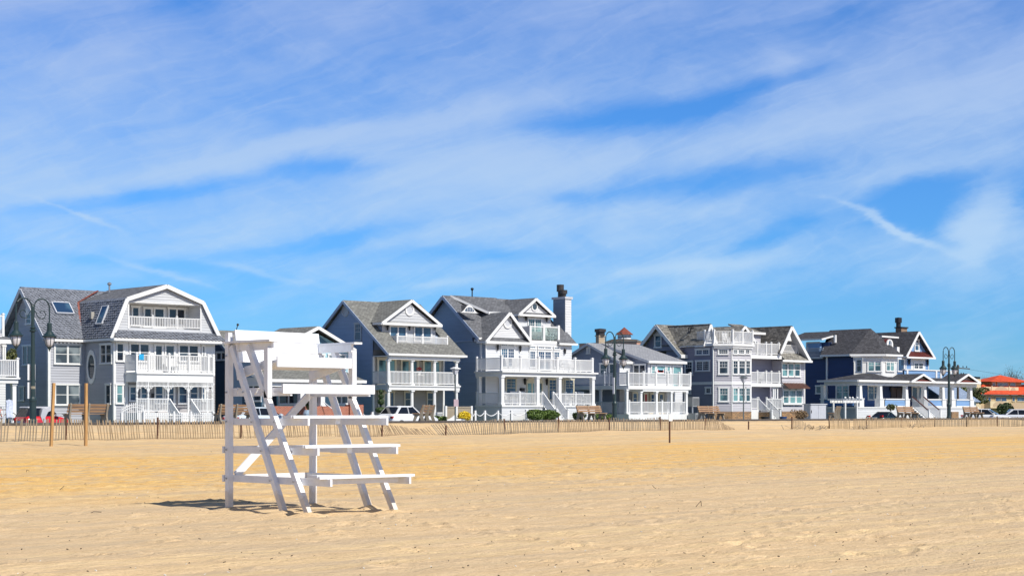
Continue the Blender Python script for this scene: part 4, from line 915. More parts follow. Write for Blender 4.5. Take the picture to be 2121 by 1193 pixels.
for c in (578, 754, 958): lantern(H, fd, c, 382, .8)
Yb = 95.95; fb = front(Yb); b0, b1 = fb.s(662), fb.s(1062); zb_ = fb.z(860, 540)
plain(H, b0 - .05, b1 + .05, Yb - .05, Yd, zb_ - .35, zb_, GSW, 'balcony_floor')
railing(H, (b0, Yb, zb_), (b1, Yb, zb_), .82, .11, posts=(0, .5, 1), pw=.11); railing(H, (b0, Yb, zb_), (b0, Yd, zb_), .82, .11); railing(H, (b1, Yb, zb_), (b1, Yd, zb_), .82, .11)

# ---- 3: tall house with glass balcony, chimney, stairs
crop(880, 580, 3.8486)
H = thing('beach_house', 'tallest white-fronted house with steep twin gables, boarded chimney, shade-toned side wall', 'house', (92, 97, .4))
Yf = 96.4; ff = front(Yf); Xw = ff.s(487); sf = left(Xw); Ym = -sf.s(444); sw = left(Xw - .02)
Xg = Xw - .4; sg = left(Xg); ye = -sg.s(425); yr = -sg.s(140); zr = sg.z(140, 122); ze = sg.z(425, 455); yk = 2 * yr - ye; Xr = ff.s(1170); xgr = Xr + .3
SIDE_SHADE = siding('side_shade_siding', (0.32, 0.39, 0.49)); FRT = WSID  # one paint all round: left walls coloured as shaded, fronts as sunlit
plain(H, Xw + .02, Xr, Ym + .03, yk - .4, .4, ze - .1, SIDE_SHADE)
wall(H, left(Xw), [(-(yk - .4), .4), (-Ym, .4), (-Ym, ze + .05), (-yr, zr - .25), (-(yk - .4), ze)], SIDE_SHADE, .2)
mb = MB(); mb.prism([(Xw + .02, Ym, ze - .1), (Xw + .02, yk - .4, ze - .1), (Xw + .02, yr, zr - .25)], (Xr - Xw, 0, 0)); mb.build('wall', SIDE_SHADE, H)
plain(H, Xw + .02, Xr - .02, Yf + .03, Ym + .1, .4, ze - .25, FRT); wrect(H, left(Xw + .01), -Ym, -Yf, .4, ze - .3, SIDE_SHADE, .2)
wrect(H, ff, Xw, Xr, .4, ze - .25, FRT, .19); 
roof(H, RG, [(Xg, ye, ze), (xgr, ye, ze), (xgr, yr, zr), (Xg, yr, zr)], [(xgr, yk, ze), (Xg, yk, ze), (Xg, yr, zr), (xgr, yr, zr)])
trim(H, [((Xg - .02, ye, ze - .15), (Xg - .02, yr, zr - .15)), ((Xg - .022, yr, zr - .15), (Xg - .022, yk, ze - .15))], .05, .24, M('blue_shaded_white_trim', (.40, .47, .60), .5, .05))  # left rakes: white trim with blue shade put into its colour
gut = [((ff.s(1050), Yf - .3, ze - .32), (xgr + .05, Yf - .3, ze - .32), .12, .15), ((Xg, ye - .05, ze - .1), (Xg + .8, ye - .05, ze - .1), .12, .15)]
trim(H, gut, name='gutter'); plain(H, Xg, Xg + .42, ye, Ym + .3, ze - .35, ze - .15, GREYTRIM, 'eave_return')
roof(H, RG, [(ff.s(1050), Yf - .3, ze - .25), (xgr, Yf - .3, ze - .25), (xgr, Yf + 1.4, ze + 1.2), (ff.s(1050), Yf + 1.4, ze + 1.2)])
# left cross gable
fo = front(Yf - .4); kl, kr, ka = fo.s(488), fo.s(857), fo.s(678); zl = fo.z(488, 483); za = fo.z(678, 253)
gable_roof(H, RG, W_TRIM, kl, kr, ka, Yf - .4, yr - .3, zl, zl, za, .1, .22, v0=Ym + .5)
mb = MB(); mb.prism([(kl + .25, Yf, zl), (kr - .25, Yf, zl), (ka, Yf, za - .25)], (0, 3.5, 0)); mb.build('gable_wall', FRT, H)
mb = MB(); pe = front(Yf - .05); mb.clap(pe, [(kl + .35, zl + .1), (kr - .35, zl + .1), (ka, za - .35)], .13, depth=.03); mb.build('pediment', FRT, H)
roof(H, RG, [(kl + .1, Yf - .42, zl - .12), (kr - .1, Yf - .42, zl - .12), (kr - .45, Yf - .06, zl + .3), (kl + .45, Yf - .06, zl + .3)], t=.05, name='pediment_roof'); trim(H, [((kl - .02, Yf - .44, zl - .1), (kr + .02, Yf - .44, zl - .1), .07, .18)])
round_vent(H, front(Yf - .08), 658, 340, .44, .44, GREYTRIM, W_TRIM); mb = MB(); mb.box(kl + .03, kr - .05, Yf - .38, Yf, zl - .24, zl - .18); mb.build('soffit', W_TRIM, H)
# third floor dormer with its own pediment
Yd = 97.7; fd = front(Yd); d0, d1 = fd.s(742), fd.s(1002); fo = front(Yd - .4); kl, kr, ka = fo.s(750), fo.s(1040), fo.s(888); zl2 = fo.z(750, 268); za2 = fo.z(888, 142); zb = ff.z(950, 480)
plain(H, d0, d1, Yd + .03, yr, zb - .5, zl2 - .05, FRT); wrect(H, fd, d0, d1, zb - .1, zl2 - .1, FRT, .19); wrect(H, left(d0), -(Yd + 2), -Yd, zb, zl2 - .1, SIDE_SHADE, .2)
gable_roof(H, RG, W_TRIM, kl, kr, ka, Yd - .4, yr + .2, zl2, zl2, za2, .1, .2)
wall(H, front(Yd - .15), [(kl + .4, zl2 + .05), (kr - .4, zl2 + .05), (ka, za2 - .3)], FRT, .2, 'pediment'); trim(H, [((kl - .02, Yd - .43, zl2 - .09), (kr + .02, Yd - .43, zl2 - .09), .07, .16)])
roof(H, RG, [(kl + .1, Yd - .42, zl2 - .1), (kr - .1, Yd - .42, zl2 - .1), (kr - .4, Yd - .16, zl2 + .14), (kl + .4, Yd - .16, zl2 + .14)], t=.05, name='pediment_roof')
round_vent(H, front(Yd - .17), 872, 214, .34, .34, GL_DARK, W_TRIM, 'round_window')
window(H, fd, 816, 302, 930, 474, 2, True, (3, 2), mat=GL_TEAL)
lantern(H, fd, 797, 305, .9); lantern(H, fd, 963, 315, .9)
# shed dormer between the gables and the ridge
s0, s1 = front(98.4).s(500), d0 + .1; zq = front(98.4).z(600, 258)
roof(H, RG, [(s0, 98.3, zq), (s1 + .6, 98.3, zq), (s1 + .6, yr, zr + .05), (s0 - 1.6, yr, zr + .05)]); plain(H, s0 + .15, s1, 98.5, yr, ze, zq - .1, SIDE_SHADE); trim(H, [((s0 - .05, 98.26, zq - .1), (s1 + .6, 98.26, zq - .1), .08, .2), ((s0 - .05, 98.3, zq - .08), (s0 - 1.6, yr, zr - .03), .06, .18)])
# eyebrow window
ey = front(98.1); e0, e1, eb = ey.s(268), ey.s(428), ey.z(350, 262); ec = (e0 + e1) / 2; eh = ey.z(350, 198) - eb
def brow(t): return eb + eh * (math.cos(math.pi * (t - .5) * 2) * .5 + .5) ** 1.3
mb = MB(); rs = [(e0 + (e1 - e0) * i / 20, brow(i / 20)) for i in range(21)]
mb.loft([[(x, 98.0, z) for x, z in rs], [(x, 98.03 + (z - eb) / .78, z + .02) for x, z in rs]], cap=False, close=False); mb.build('eyebrow_roof', RG, H)
mb = MB(); mb.prism([(x, 98.0, z) for x, z in rs], (0, .15, 0)); mb.build('eyebrow_front', W_TRIM, H)
w_ = MB(); w_.prism([(ec + (e1 - e0) * .22 * math.cos(a * math.pi / 10), 97.97, eb + .12 + eh * .5 * math.sin(a * math.pi / 10)) for a in range(11)], (0, .02, 0)); ew = w_.build('eyebrow_window', GL_BLUE, H)
w_ = MB()
for i in range(1, 5): x = ec + (e1 - e0) * (-.22 + .44 * i / 5); w_.box(x - .02, x + .02, 97.94, 97.97, eb + .12, eb + .12 + eh * .42)
w_.build('muntin', W_TRIM, ew)
# third floor balcony with glass panels
B = front(Yf + .1); b0, b1, zbf = B.s(836), B.s(1064), B.z(950, 484)
plain(H, B.s(836) - .1, b1 + .15, Yf - .05, Yd, zbf - .25, zbf, W_TRIM, 'balcony_floor')
for a in (836, 945, 1062): mb = MB(); x = B.s(a); mb.box(x - .1, x + .1, Yf, Yf + .2, zbf, B.z(a, 362)); mb.build('balcony_post', W_TRIM, H)
GLS, nt, b = new_mat('clear_glass_panel'); b.inputs['Base Color'].default_value = (.75, .88, .85, 1); b.inputs['Roughness'].default_value = .03; b.inputs['Transmission Weight'].default_value = .85; b.inputs['IOR'].default_value = 1.1
x_, y_ = B.s(945), B.s(1062); mb = MB(); mb.box(B.s(836), x_, Yf + .08, Yf + .11, zbf + .08, B.z(900, 380)); mb.box(x_, y_, Yf + .08, Yf + .11, zbf + .08, B.z(1000, 380)); mb.build('glass_panel', GLS, H)
mb = MB(); mb.box(B.s(836), y_, Yf + .05, Yf + .13, B.z(950, 378), B.z(950, 370)); mb.box(B.s(836) - .05, B.s(836) + .05, Yf + .15, Yd, zbf, B.z(900, 372)); mb.build('balcony_rail', W_TRIM, H)
# windows on the main front
for r in ((600, 503, 714, 532, 2, (3, 1)), (828, 522, 882, 550, 1, (3, 1)), (895, 525, 1008, 553, 2, (3, 1)), (1022, 530, 1074, 557, 1, (3, 1))): window(H, ff, *r[:5], False, r[5], GL_BLUE, trim=.07)
for r in ((600, 538, 714, 700, 2), (828, 560, 882, 700, 1), (895, 563, 1008, 720, 2), (1020, 566, 1074, 700, 1)): window(H, ff, *r, True, (3, 3), GL_BLUE, trim=.08)
for c, y in ((573, 537), (752, 547), (1108, 567)): lantern(H, ff, c, y, 1.0)
for r in ((583, 775, 601, 940, 1), (640, 775, 728, 940, 1), (980, 785, 1050, 960, 1), (1088, 790, 1104, 930, 1), (1110, 788, 1186, 930, 1)): window(H, ff, *r, True, (2, 3), GL_BLUE, tmat=YEL)
d = window(H, ff, 806, 810, 936, 1000, 3, False, (1, 3), GL_TEAL, name='front_door', tmat=YEL); mb = MB(); k = ff.s(871); zz = ff.z(871, 812)
mb.prism([ff.P(k + (ff.s(936) - ff.s(806)) / 2 * math.cos(a * math.pi / 12), zz + .38 * math.sin(a * math.pi / 12), .08) for a in range(13)], (0, .06, 0)); mb.build('arched_transom', YEL, d)
lantern(H, ff, 789, 808, 1.1); lantern(H, ff, 963, 812, 1.1); mb = MB(); mb.box(ff.s(755), ff.s(783), Yf - .2, Yf - .03, ff.z(769, 890), ff.z(769, 860)); mb.build('mailbox', BLACK, H)
# porch
Yp = 93.5; fp = front(Yp); x0, x1 = fp.s(612), fp.s(1355); zd = fp.z(980, 730); zb0 = fp.z(980, 772); zfl = fp.z(980, 996)
mb = MB(); mb.box(x0 - .15, x1 + .15, Yp - .25, Yf, zd - .12, zd); mb.box(x0 - .02, x1 + .02, Yp - .08, Yf - .02, zb0, zd - .122); mb.build('deck', W_TRIM, H)
for c in (620, 902, 1077, 1343): column(H, fp.s(c), Yp + .12, zfl, zb0, .34, False)
column(H, x0 + .2, Yf - .2, zfl, zb0, .3, False)
P = [fp.s(c) for c in (618, 770, 913, 1063, 1203, 1341)]; 
for i, (a, b) in enumerate(zip(P, P[1:])): railing(H, (a + .06, Yp + .1, zd), (b - .06, Yp + .1, zd), .98, .12)
for a in P: newel(H, (a, Yp + .1, zd), 1.12, .17)
railing(H, (x0 + .08, Yp + .2, zd), (x0 + .08, Yf - .05, zd), .98, .12, posts=(1,)); railing(H, (x1 - .08, Yp + .2, zd), (x1 - .08, Yf - .05, zd), .98, .12)
railing(H, (fp.s(632), Yp + .1, zfl), (fp.s(893), Yp + .1, zfl), .9, .12, posts=(.49,)); railing(H, (fp.s(908), Yp + .1, zfl), (fp.s(940), Yp + .1, zfl), .9, .12, posts=(1,)); railing(H, (fp.s(1030), Yp + .1, zfl), (fp.s(1333), Yp + .1, zfl), .9, .12, posts=(0, .58)); railing(H, (x0 + .08, Yp + .2, zfl), (x0 + .08, Yf - .1, zfl), .9, .12, posts=(1,))
plain(H, x0 - .05, x1 + .05, Yp - .1, Yf, zfl - .15, zfl, W_TRIM, 'porch_floor'); wrect(H, fp, x0, x1, .4, zfl - .15, WSID, .15, name='porch_skirt'); plain(H, x0, x1, Yp + .1, Yf, .4, zfl - .16, WSID, 'porch_skirt')
xs = fp.s(940); yb_ = ray(PX(1045)); yb_ = xs * yb_[1] / yb_[0]; stairs(H, xs, fp.s(1030), Yp - .05, zfl, yb_, .75, 8, h=.95)
# downspouts
mb = MB(); mb.bar((Xw - .06, Ym - .1, .9), (Xw - .06, Ym - .1, ze + .0), .13, .13, (0, 1, 0)); mb.build('downspout', W_TRIM, H); mb = MB(); mb.bar((Xw - .08, Yf - .08, 1), (Xw - .08, Yf - .08, ze - .5), .08, .08, (0, 1, 0)); mb.build('downspout', W_TRIM, H)
# chimney
xc = fp.s(1166) ; Yh = 97.2; fh = front(Yh); c0, c1 = fh.s(1118), fh.s(1166); zc = fh.z(1140, 152); yb2 = -left(c0).s(1024)
ch = MB(); ch.box(c0 + .02, c1 - .02, Yh + .02, yb2, .5, zc); ch.clap(fh, [(c0, 5), (c1, 5), (c1, zc), (c0, zc)], .2); ch.m = 1; ch.clap(left(c0), [(-yb2, 5), (-Yh, 5), (-Yh, zc), (-yb2, zc)], .2); co = ch.build('chimney', [FRT, siding('chimney_shade_siding', (.20, .26, .34))], H)  # left boards of the chimney coloured darker to stand for shade
mb = MB(); mb.box(c0 - .1, c1 + .1, Yh - .1, yb2 + .1, zc, zc + .18); mb.build('chimney_cap', GREYTRIM, co)
for k, (yy, hh) in enumerate(((yb2 - .55, 1.0), (Yh + .4, .55))): mb = MB(); mb.lathe(((c0 + c1) / 2 - .1, yy, zc + .18), [(.2, 0), (.2, hh * .45), (.3, hh * .45), (.3, hh), (.05, hh + .02)], 12); mb.build('chimney_pot', M('sooty_steel', (.05, .045, .045), .5, .3, metal=.3), co)
mb = MB(); xv = Xg + 3.1; mb.tube([(xv, yr, zr - .1), (xv, yr, zr + .55)], .05, 8); mb.lathe((xv, yr, zr + .5), [(.05, 0), (.12, .1), (.12, .2), (.03, .24)], 8); mb.build('roof_vent_pipe', BLACK, H)

# ---- 4: low grey house with the wrap-around deck
crop(1180, 650, 4.9704)
H = thing('beach_house', 'low grey house with wraparound white deck, window sign upstairs and a red door', 'house', (103, 98, .4))
YB = 96.0; fB = front(YB); XB = fB.s(802); sB = left(XB); YA = -sB.s(640); fA = front(YA); XA = fA.s(512); sA = left(XA)
G4 = siding('blue_grey_siding', (.25, .28, .36)); G4W = siding('light_grey_siding', (.62, .63, .65))
X1 = fB.s(1160); zeB = fB.z(1000, 488); zeA = fA.z(575, 478); yrA = -sA.s(205); zrA = sA.z(205, 300); yk = 2 * yrA - YA; zeK = zeA
plain(H, XA + .02, X1, YA + .03, yk, .4, zeA - .1, G4); plain(H, XB + .02, X1, YB + .03, YA + .1, .4, zeB - .1, G4)
wall(H, sA, [(-yk, .4), (-YA, .4), (-YA, zeA - .1), (-yrA, zrA - .15), (-yk, zeK - .1)], G4, .14); mb = MB(); mb.prism([(XA + .02, YA, zeA - .1), (XA + .02, yk, zeA - .1), (XA + .02, yrA, zrA - .2)], (X1 - XA, 0, 0)); mb.build('wall', G4, H)
wrect(H, fA, XA, XB, .4, zeA - .1, G4W, .13); wrect(H, fB, XB, X1, .4, zeB - .1, G4W, .13)
tB = (zrA - zeB) / (yrA - YB + .3)
wall(H, sB, [(-YA - 1.0, .4), (-YB, .4), (-YB, zeB - .1), (-YA - 1.0, zeB + tB * (YA + 1.0 - YB) - .12)], G4, .13)
R4 = shingle('light_grey_shingle', (.25, .26, .28), (.33, .34, .36), (.18, .18, .2), patch=.12)
roof(H, R4, [(XA - .3, YA - .3, zeA - .1), (XB + .1, YA - .3, zeA - .1), (XB + .1, yrA, zrA), (XA - .3, yrA, zrA)], [(X1 + .2, yk + .3, zeA - .1), (XA - .3, yk + .3, zeA - .1), (XA - .3, yrA, zrA), (X1 + .2, yrA, zrA)], [(XB - .2, YB - .3, zeB), (X1 + .2, YB - .3, zeB), (X1 + .2, yrA, zrA + .03), (XB - .2, yrA, zrA + .03)])
trim(H, [((XA - .32, YA - .3, zeA - .22), (XA - .32, yrA, zrA - .12)), ((XA - .322, yrA, zrA - .12), (XA - .322, yk + .3, zeA - .22)), ((XB - .22, YB - .3, zeB - .1), (XB - .22, yrA - 1, zrA - .12 - tB))], .05, .2, GREYTRIM)
trim(H, [((XB - .2, YB - .33, zeB - .1), (X1 + .2, YB - .33, zeB - .1)), ((XA - .2, YA - .33, zeA - .2), (XB, YA - .33, zeA - .2))], .06, .2)
window(H, sA, 178, 343, 217, 412, 1, False, mat=GREYTRIM, name='gable_vent'); window(H, sA, 312, 505, 390, 640, 1); window(H, sA, 408, 505, 482, 760, 1, name='side_door'); window(H, sB, 656, 515, 788, 760, 2, False)
window(H, fB, 832, 525, 882, 645, 1, mat=GL_TEAL); wb = window(H, fB, 884, 525, 986, 650, 1, False, mat=GL_TEAL); window(H, fB, 990, 530, 1036, 645, 1, mat=GL_TEAL); window(H, fB, 1052, 532, 1150, 760, 1, False, mat=GL_TEAL)
k = fB.s(930); zt = fB.z(930, 568); zq = fB.z(930, 612); mb = MB(); mb.box(k - .42, k + .42, YB - .07, YB - .05, zq, zt); so = mb.build('window_sign', M('white_paper_sign', (.75, .78, .8), .6, .03), H)
mb = MB(); mb.box(k - .36, k + .36, YB - .085, YB - .071, zt - .27, zt - .08); mb.build('sign_lettering', M('red_sign_print', (.6, .04, .03), .6, .1), so); mb = MB(); mb.box(k - .3, k + .3, YB - .085, YB - .071, zq + .1, zq + .36); mb.build('sign_lettering', M('blue_sign_print', (.25, .5, .65), .6, .1), so)
# wraparound deck
YD = 94.2; fD = front(YD); XD = fD.s(603); X2 = fD.s(1250); zd = fD.z(925, 738); zf = fD.z(925, 778); zf2 = fD.z(990, 800); yback = YA + 4.5
mb = MB(); mb.box(XD, X2, YD, YB, zf, zd); mb.box(XD, XA, YB, yback, zf, zd); mb.box(XD + .01, XB, YB + .001, YA, zf + .01, zd - .01); mb.box(fD.s(760), X2 - .3, YD + .05, YB, zf2, zf); mb.build('deck', W_TRIM, H)
Q = [fD.s(c) for c in (603, 762, 890, 1010, 1130, 1244)]
railing(H, (XD + .05, YD + .08, zd), (X2 - .05, YD + .08, zd), 1.02, .125)
for a in Q: newel(H, (a + .04, YD + .08, zd), 1.12, .15)
railing(H, (XD + .05, YD + .1, zd), (XD + .05, yback, zd), 1.02, .125, posts=(.33, .8), mat=GREYTRIM)
zfl = fD.z(900, 1030)
for c in (582, 748, 907, 1060, 1215): column(H, fD.s(c) + (.25 if c == 582 else 0), YD + .2, zfl, zf2 if c > 700 else zf, .26, False)
for yy in (YD + 3.2, YD + 6.4): column(H, XD + .15, yy, zfl - .6, zf, .22, False, GREYTRIM)
railing(H, (XD + .3, YD + .2, zfl), (fD.s(1215), YD + .2, zfl), 1.0, .125, posts=(.0, .57)); railing(H, (XD + .12, YD + .3, zfl), (XD + .12, YD + 6.3, zfl), 1.0, .125, mat=GREYTRIM)
plain(H, XD, X2 - .1, YD - .05, YB, zfl - .55, zfl, W_TRIM, 'porch_floor'); plain(H, XD, XA - .02, YB, YB + 6, .4, zfl, CONC, 'porch_floor')
TAN = siding('tan_siding', (.42, .36, .26)); fl = front(YB - .1); plain(H, XB + .1, X1 - 1.2, YB - .08, YB - .0, zfl, zf2, TAN)
for r, m_ in (((640, 805, 697, 935), GL_BLUE), ((825, 815, 874, 940), GL_BLUE), ((912, 815, 964, 940), GL_BLUE)): window(H, front(YB - .09), *r, 1, mat=m_, tmat=YEL)
window(H, front(YB - .09), 758, 812, 802, 1010, 1, False, mat=M('red_door_paint', (.30, .015, .02), .4, .1), name='red_door', tmat=YEL)
plain(H, fD.s(1135), fD.s(1175), YB - .4, YB, zfl, zf2, G4W, 'pier')
# chimney and the roofs of a house behind
mb = MB(); yc_ = yrA + 1.2; fc_ = front(yc_); a0, a1 = fc_.s(300), fc_.s(362); zt = fc_.z(330, 232); y2_ = -left(a0).s(268); mb.box(a0, a1, yc_, y2_, zrA - 1, zt); mb.box(a0 - .06, a1 + .06, yc_ - .06, y2_ + .06, zt, zt + .08); co = mb.build('chimney', brickmat('cream_stone', (.45, .36, .25), (.38, .30, .21), (.3, .26, .2), .4, .2), H)
mb = MB(); mb.lathe(((a0 + a1) / 2, (yc_ + y2_) / 2, zt + .08), [(.4, 0), (.4, .3), (.5, .3), (.5, .55), (.1, .6)], 10); mb.build('chimney_pot', M('dark_steel', (.05, .045, .045), .5, .3, metal=.3), co)
H = thing('cupola_house', 'dark hipped roof with a white cupola under a rust-red cap, behind the low grey house', 'house', (128, 122, .3))
Yq = 122; fq = front(Yq); c_ = fq.s(562); zc = fq.z(562, 138); ze_ = fq.z(562, 215); wz = fq.z(562, 262); hw = (fq.s(632) - fq.s(494)) / 2 * .72
mb = MB(); a = hw * 1.0
ring = lambda r, z: [(c_ + r * math.cos(t * math.pi / 4 + .39), Yq + r * math.sin(t * math.pi / 4 + .39), z) for t in range(8)]
mb.loft([ring(a * 1.35, ze_), ring(.02, zc)]); mb.build('cupola_cap', M('rust_red_roofing', (.20, .05, .03), .7, .2), H)
mb = MB(); mb.loft([ring(a, wz - .6), ring(a, ze_)]); cu = mb.build('cupola', W_TRIM, H)
mb = MB()
for t in range(8):
    an = t * math.pi / 4 + .39 + math.pi / 8; r = a * math.cos(math.pi / 8) + .01; x, y = c_ + r * math.cos(an), Yq + r * math.sin(an); mb.bar((x, y, wz + .25), (x, y, ze_ - .3), .55, .04, (math.cos(an), math.sin(an), 0))
mb.build('cupola_window', GL_DARK, cu)
zb_ = fq.z(562, 312); mb = MB(); sc_ = lambda r, z: [(c_ + r * x, Yq + r * .8 * y, z) for x, y in ((-1, -1), (1, -1), (1, 1), (-1, 1))]; mb.loft([sc_(2.9, zb_ - .3), sc_(1.0, wz)]); mb.build('roof', shingle('brown_shingle', (.13, .11, .08), (.19, .165, .13), (.08, .07, .06)), H); mb = MB(); mb.loft([sc_(2.6, .3), sc_(2.6, zb_ - .3)]); mb.build('wall', TAUPE, H)
H = thing('pink_house', 'corner of a flat pinkish house with a dark vent pipe behind the low grey roof', 'house', (135, 118, .3)); fq = front(116); mb = MB(); mb.box(fq.s(690), fq.s(790), 116, 124, .3, fq.z(720, 288)); mb.build('wall', M('pink_stucco', (.55, .30, .22), .8, .1), H); mb = MB(); mb.box(fq.s(688), fq.s(792), 115.9, 124.1, fq.z(720, 288), fq.z(720, 282)); mb.build('roof_coping', TAUPE, H)
mb = MB(); x = fq.s(713); mb.tube([(x, 115.5, fq.z(713, 330)), (x, 115.5, fq.z(713, 278))], .1, 8); mb.build('vent_pipe', BLACK, H)
# ---- 5: lavender grey house with angled turret and roof decks
crop(1320, 650, 4.9703)
H = thing('beach_house', 'lavender grey house with a faceted turret, three roof decks, stone base and copper awning', 'house', (121, 97, .4))
LAV = siding('lavender_grey_siding', (.40, .39, .43)); LAV_SHADE = siding('lavender_shade_siding', (.24, .24, .31)); LAV_LIT = siding('lavender_lit_siding', (.50, .49, .52))  # one siding in three tones: half-lit facet, shaded side, lit front
R5 = shingle('mottled_brown_grey_shingle', (.13, .125, .11), (.30, .285, .25), (.08, .075, .07), .3, .16, .35); R5D = shingle('dark_mottled_shingle', (.06, .058, .055), (.16, .15, .135), (.04, .04, .04), .3, .16, .35)
STONE = brickmat('tan_ledge_stone', (.52, .29, .13), (.26, .17, .10), (.14, .10, .07), .36, .13, .02)
YT = 95.3; ft = front(YT); xa, xb = ft.s(970), ft.s(1170); X5 = xa - 1.05; Y5 = YT + 1.05; fa = Pl((X5, Y5), (1, -1)); s5 = left(X5)
kA = 0.0; kB = 1.05 * math.sqrt(2)
zt = ft.z(1070, 322); zst = ft.z(1070, 1005); Yw = 97.6; fw = front(Yw); Xk = front(95.9).s(1725)
# turret body
mb = MB(); pts = [(X5, Y5), (xa, YT), (xb, YT), (xb + .6, YT + .8), (xb + .6, Yw + .4), (X5, Yw + .4)]
mb.prism([(x, y, .4) for x, y in pts], (0, 0, zt - .4)); mb.build('turret', LAV, H)
wrect(H, fa, kA, kB, zst, zt - .05, LAV, .19); wrect(H, ft, xa, xb, zst, zt - .05, LAV_LIT, .19); 
wrect(H, fa, kA, kB, .4, zst, STONE, .3, .03, 'stone_base'); wrect(H, ft, xa, xb, .4, zst, STONE, .3, .03, 'stone_base')
yback = -s5.s(300)
ze5 = s5.z(575, 325); plain(H, X5 + .02, Xk, Y5 + .3, yback, .4, ze5 - .1, LAV_SHADE)
wrect(H, s5, -yback, -Y5, .4, ze5 - .05, LAV_SHADE, .19)
mb = MB(); zb_ = ft.z(1070, 714)
for pl, a, b in ((fa, kA, kB), (ft, xa, xb)):
    mb.pbox(pl, a, b, .0, .06, zb_ - .12, zb_ + .12); mb.pbox(pl, a - .12, b + .12, -.1, .30, zt - .1, zt + .12); mb.pbox(pl, a - .06, b + .06, -.1, .2, zt - .28, zt - .1)
mb.pbox(s5, -yback, -Y5, .0, .05, zb_ - .12, zb_ + .12); mb.pbox(s5, -(Y5 + 3.2), -Y5 + .1, -.1, .30, zt - .1, zt + .12); mb.pbox(s5, -(Y5 + 6.5), -(Y5 + 3.2), -.1, .28, ze5 - .15, ze5 + .02)
mb.pbox(ft, xb - .08, xb + .03, 0, .05, zst, zt); mb.pbox(ft, xa - .04, xa + .05, .02, .05, zst, zt - .3); mb.build('cornice', W_TRIM, H)
mb = MB(); mb.bar((X5 - .1, Y5 + .05, .9), (X5 - .1, Y5 + .05, zt - .2), .1, .1, (0, 1, 0)); mb.build('downspout', W_TRIM, H)
# turret deck railing
hR = ft.z(1070, 185) - zt - .1; rp = [(X5 - .1, Y5 + 1.9), (X5 - .1, Y5 - .05), (xa, YT - .12), (xb + .05, YT - .12), (xb + .05, YT + 1.5)]
for a, b in zip(rp, rp[1:]): railing(H, (*a, zt + .12), (*b, zt + .12), hR, .125)
for a in rp[1:-1]: newel(H, (*a, zt + .12), hR + .12, .15)
newel(H, (X5 - .1, Y5 + 1.0, zt + .12), hR + .12, .13); newel(H, ((xa + xb) / 2, YT - .12, zt + .12), hR + .12, .13)
mb = MB(); mb.prism([(x, y, zt) for x, y in pts], (0, 0, .11)); mb.build('roof_deck', GREYTRIM, H)
# windows of the turret
for pl, r in ((fa, (828, 358, 940, 422, 1, (4, 2))), (ft, (980, 360, 1030, 420, 1, (2, 2))), (ft, (1032, 360, 1102, 420, 1, (3, 2))), (ft, (1104, 360, 1156, 420, 1, (2, 2)))): window(H, pl, *r[:5], False, r[5], GL_DARK, trim=.09)
window(H, fa, 830, 474, 944, 628, 1, True, (3, 2), GL_DARK, trim=.12); window(H, fa, 834, 752, 946, 908, 1, True, (3, 2), GL_TEAL, trim=.12)
for y0, y1, g in ((474, 628, GL_DARK), (755, 908, GL_TEAL)):
    for a, b, n in ((976, 1036, 2), (1036, 1110, 3), (1108, 1162, 2)): window(H, ft, a, y0, b, y1, 1, True, (n, 2), g, trim=.09)
# side wall windows
window(H, s5, 600, 356, 750, 428, 2, False, (3, 2), GL_BLUE, trim=.12); window(H, s5, 603, 476, 752, 594, 2, False, (4, 4), GL_DARK, trim=.12); window(H, s5, 490, 482, 578, 634, 1, True, (3, 2), GL_DARK, trim=.12)
window(H, s5, 702, 750, 766, 826, 1, False, (2, 2), GL_DARK, trim=.12); window(H, s5, 525, 770, 560, 828, 1, False, (2, 2), GL_DARK, trim=.1)
# back wing with the deep-eaved side gable
XL = X5 - .9; sl_ = left(XL); yr = -sl_.s(190); zr = sl_.z(190, 108); ye = -sl_.s(447); ze = sl_.z(447, 424); yk = 2 * yr - ye; xr2 = X5 + 6
roof(H, R5, [(XL, ye, ze), (X5 + .05, ye, ze), (xr2, yr, zr), (XL, yr, zr)], [(xr2, yk, ze), (XL, yk, ze), (XL, yr, zr), (xr2, yr, zr)])
trim(H, [((XL - .02, ye, ze - .15), (XL - .02, yr, zr - .17)), ((XL - .022, yr, zr - .17), (XL - .022, yk, ze - .15)), ((XL, ye - .03, ze - .1), (X5 + .1, ye - .03, ze - .1))], .05, .3); plain(H, XL + .02, X5 + .1, ye, ye + .5, ze - .28, ze - .16, W_TRIM, 'eave_return')
zg = ze + .45; wall(H, left(X5 - .28), [(-yk + .4, zg), (-ye - .4, zg), (-yr, zr - .2)], LAV_SHADE, .19); mb = MB(); mb.prism([(X5 - .27, ye + .3, zg), (X5 - .27, yk - .3, zg), (X5 - .27, yr, zr - .25)], (.4, 0, 0)); mb.build('gable_wall', LAV_SHADE, H)
mb = MB(); zq = zr - 1.0; hw_ = (yr - ye) * (zr - .2 - zq) / (zr - ze); mb.prism([(X5 - .34, yr - hw_, zq), (X5 - .34, yr + hw_, zq), (X5 - .34, yr, zr - .2)], (.05, 0, 0)); mb.build('gable_peak_panel', W_TRIM, H)
window(H, left(X5 - .28), 178, 211, 256, 352, 1, True, None, GL_BLUE, trim=.12)
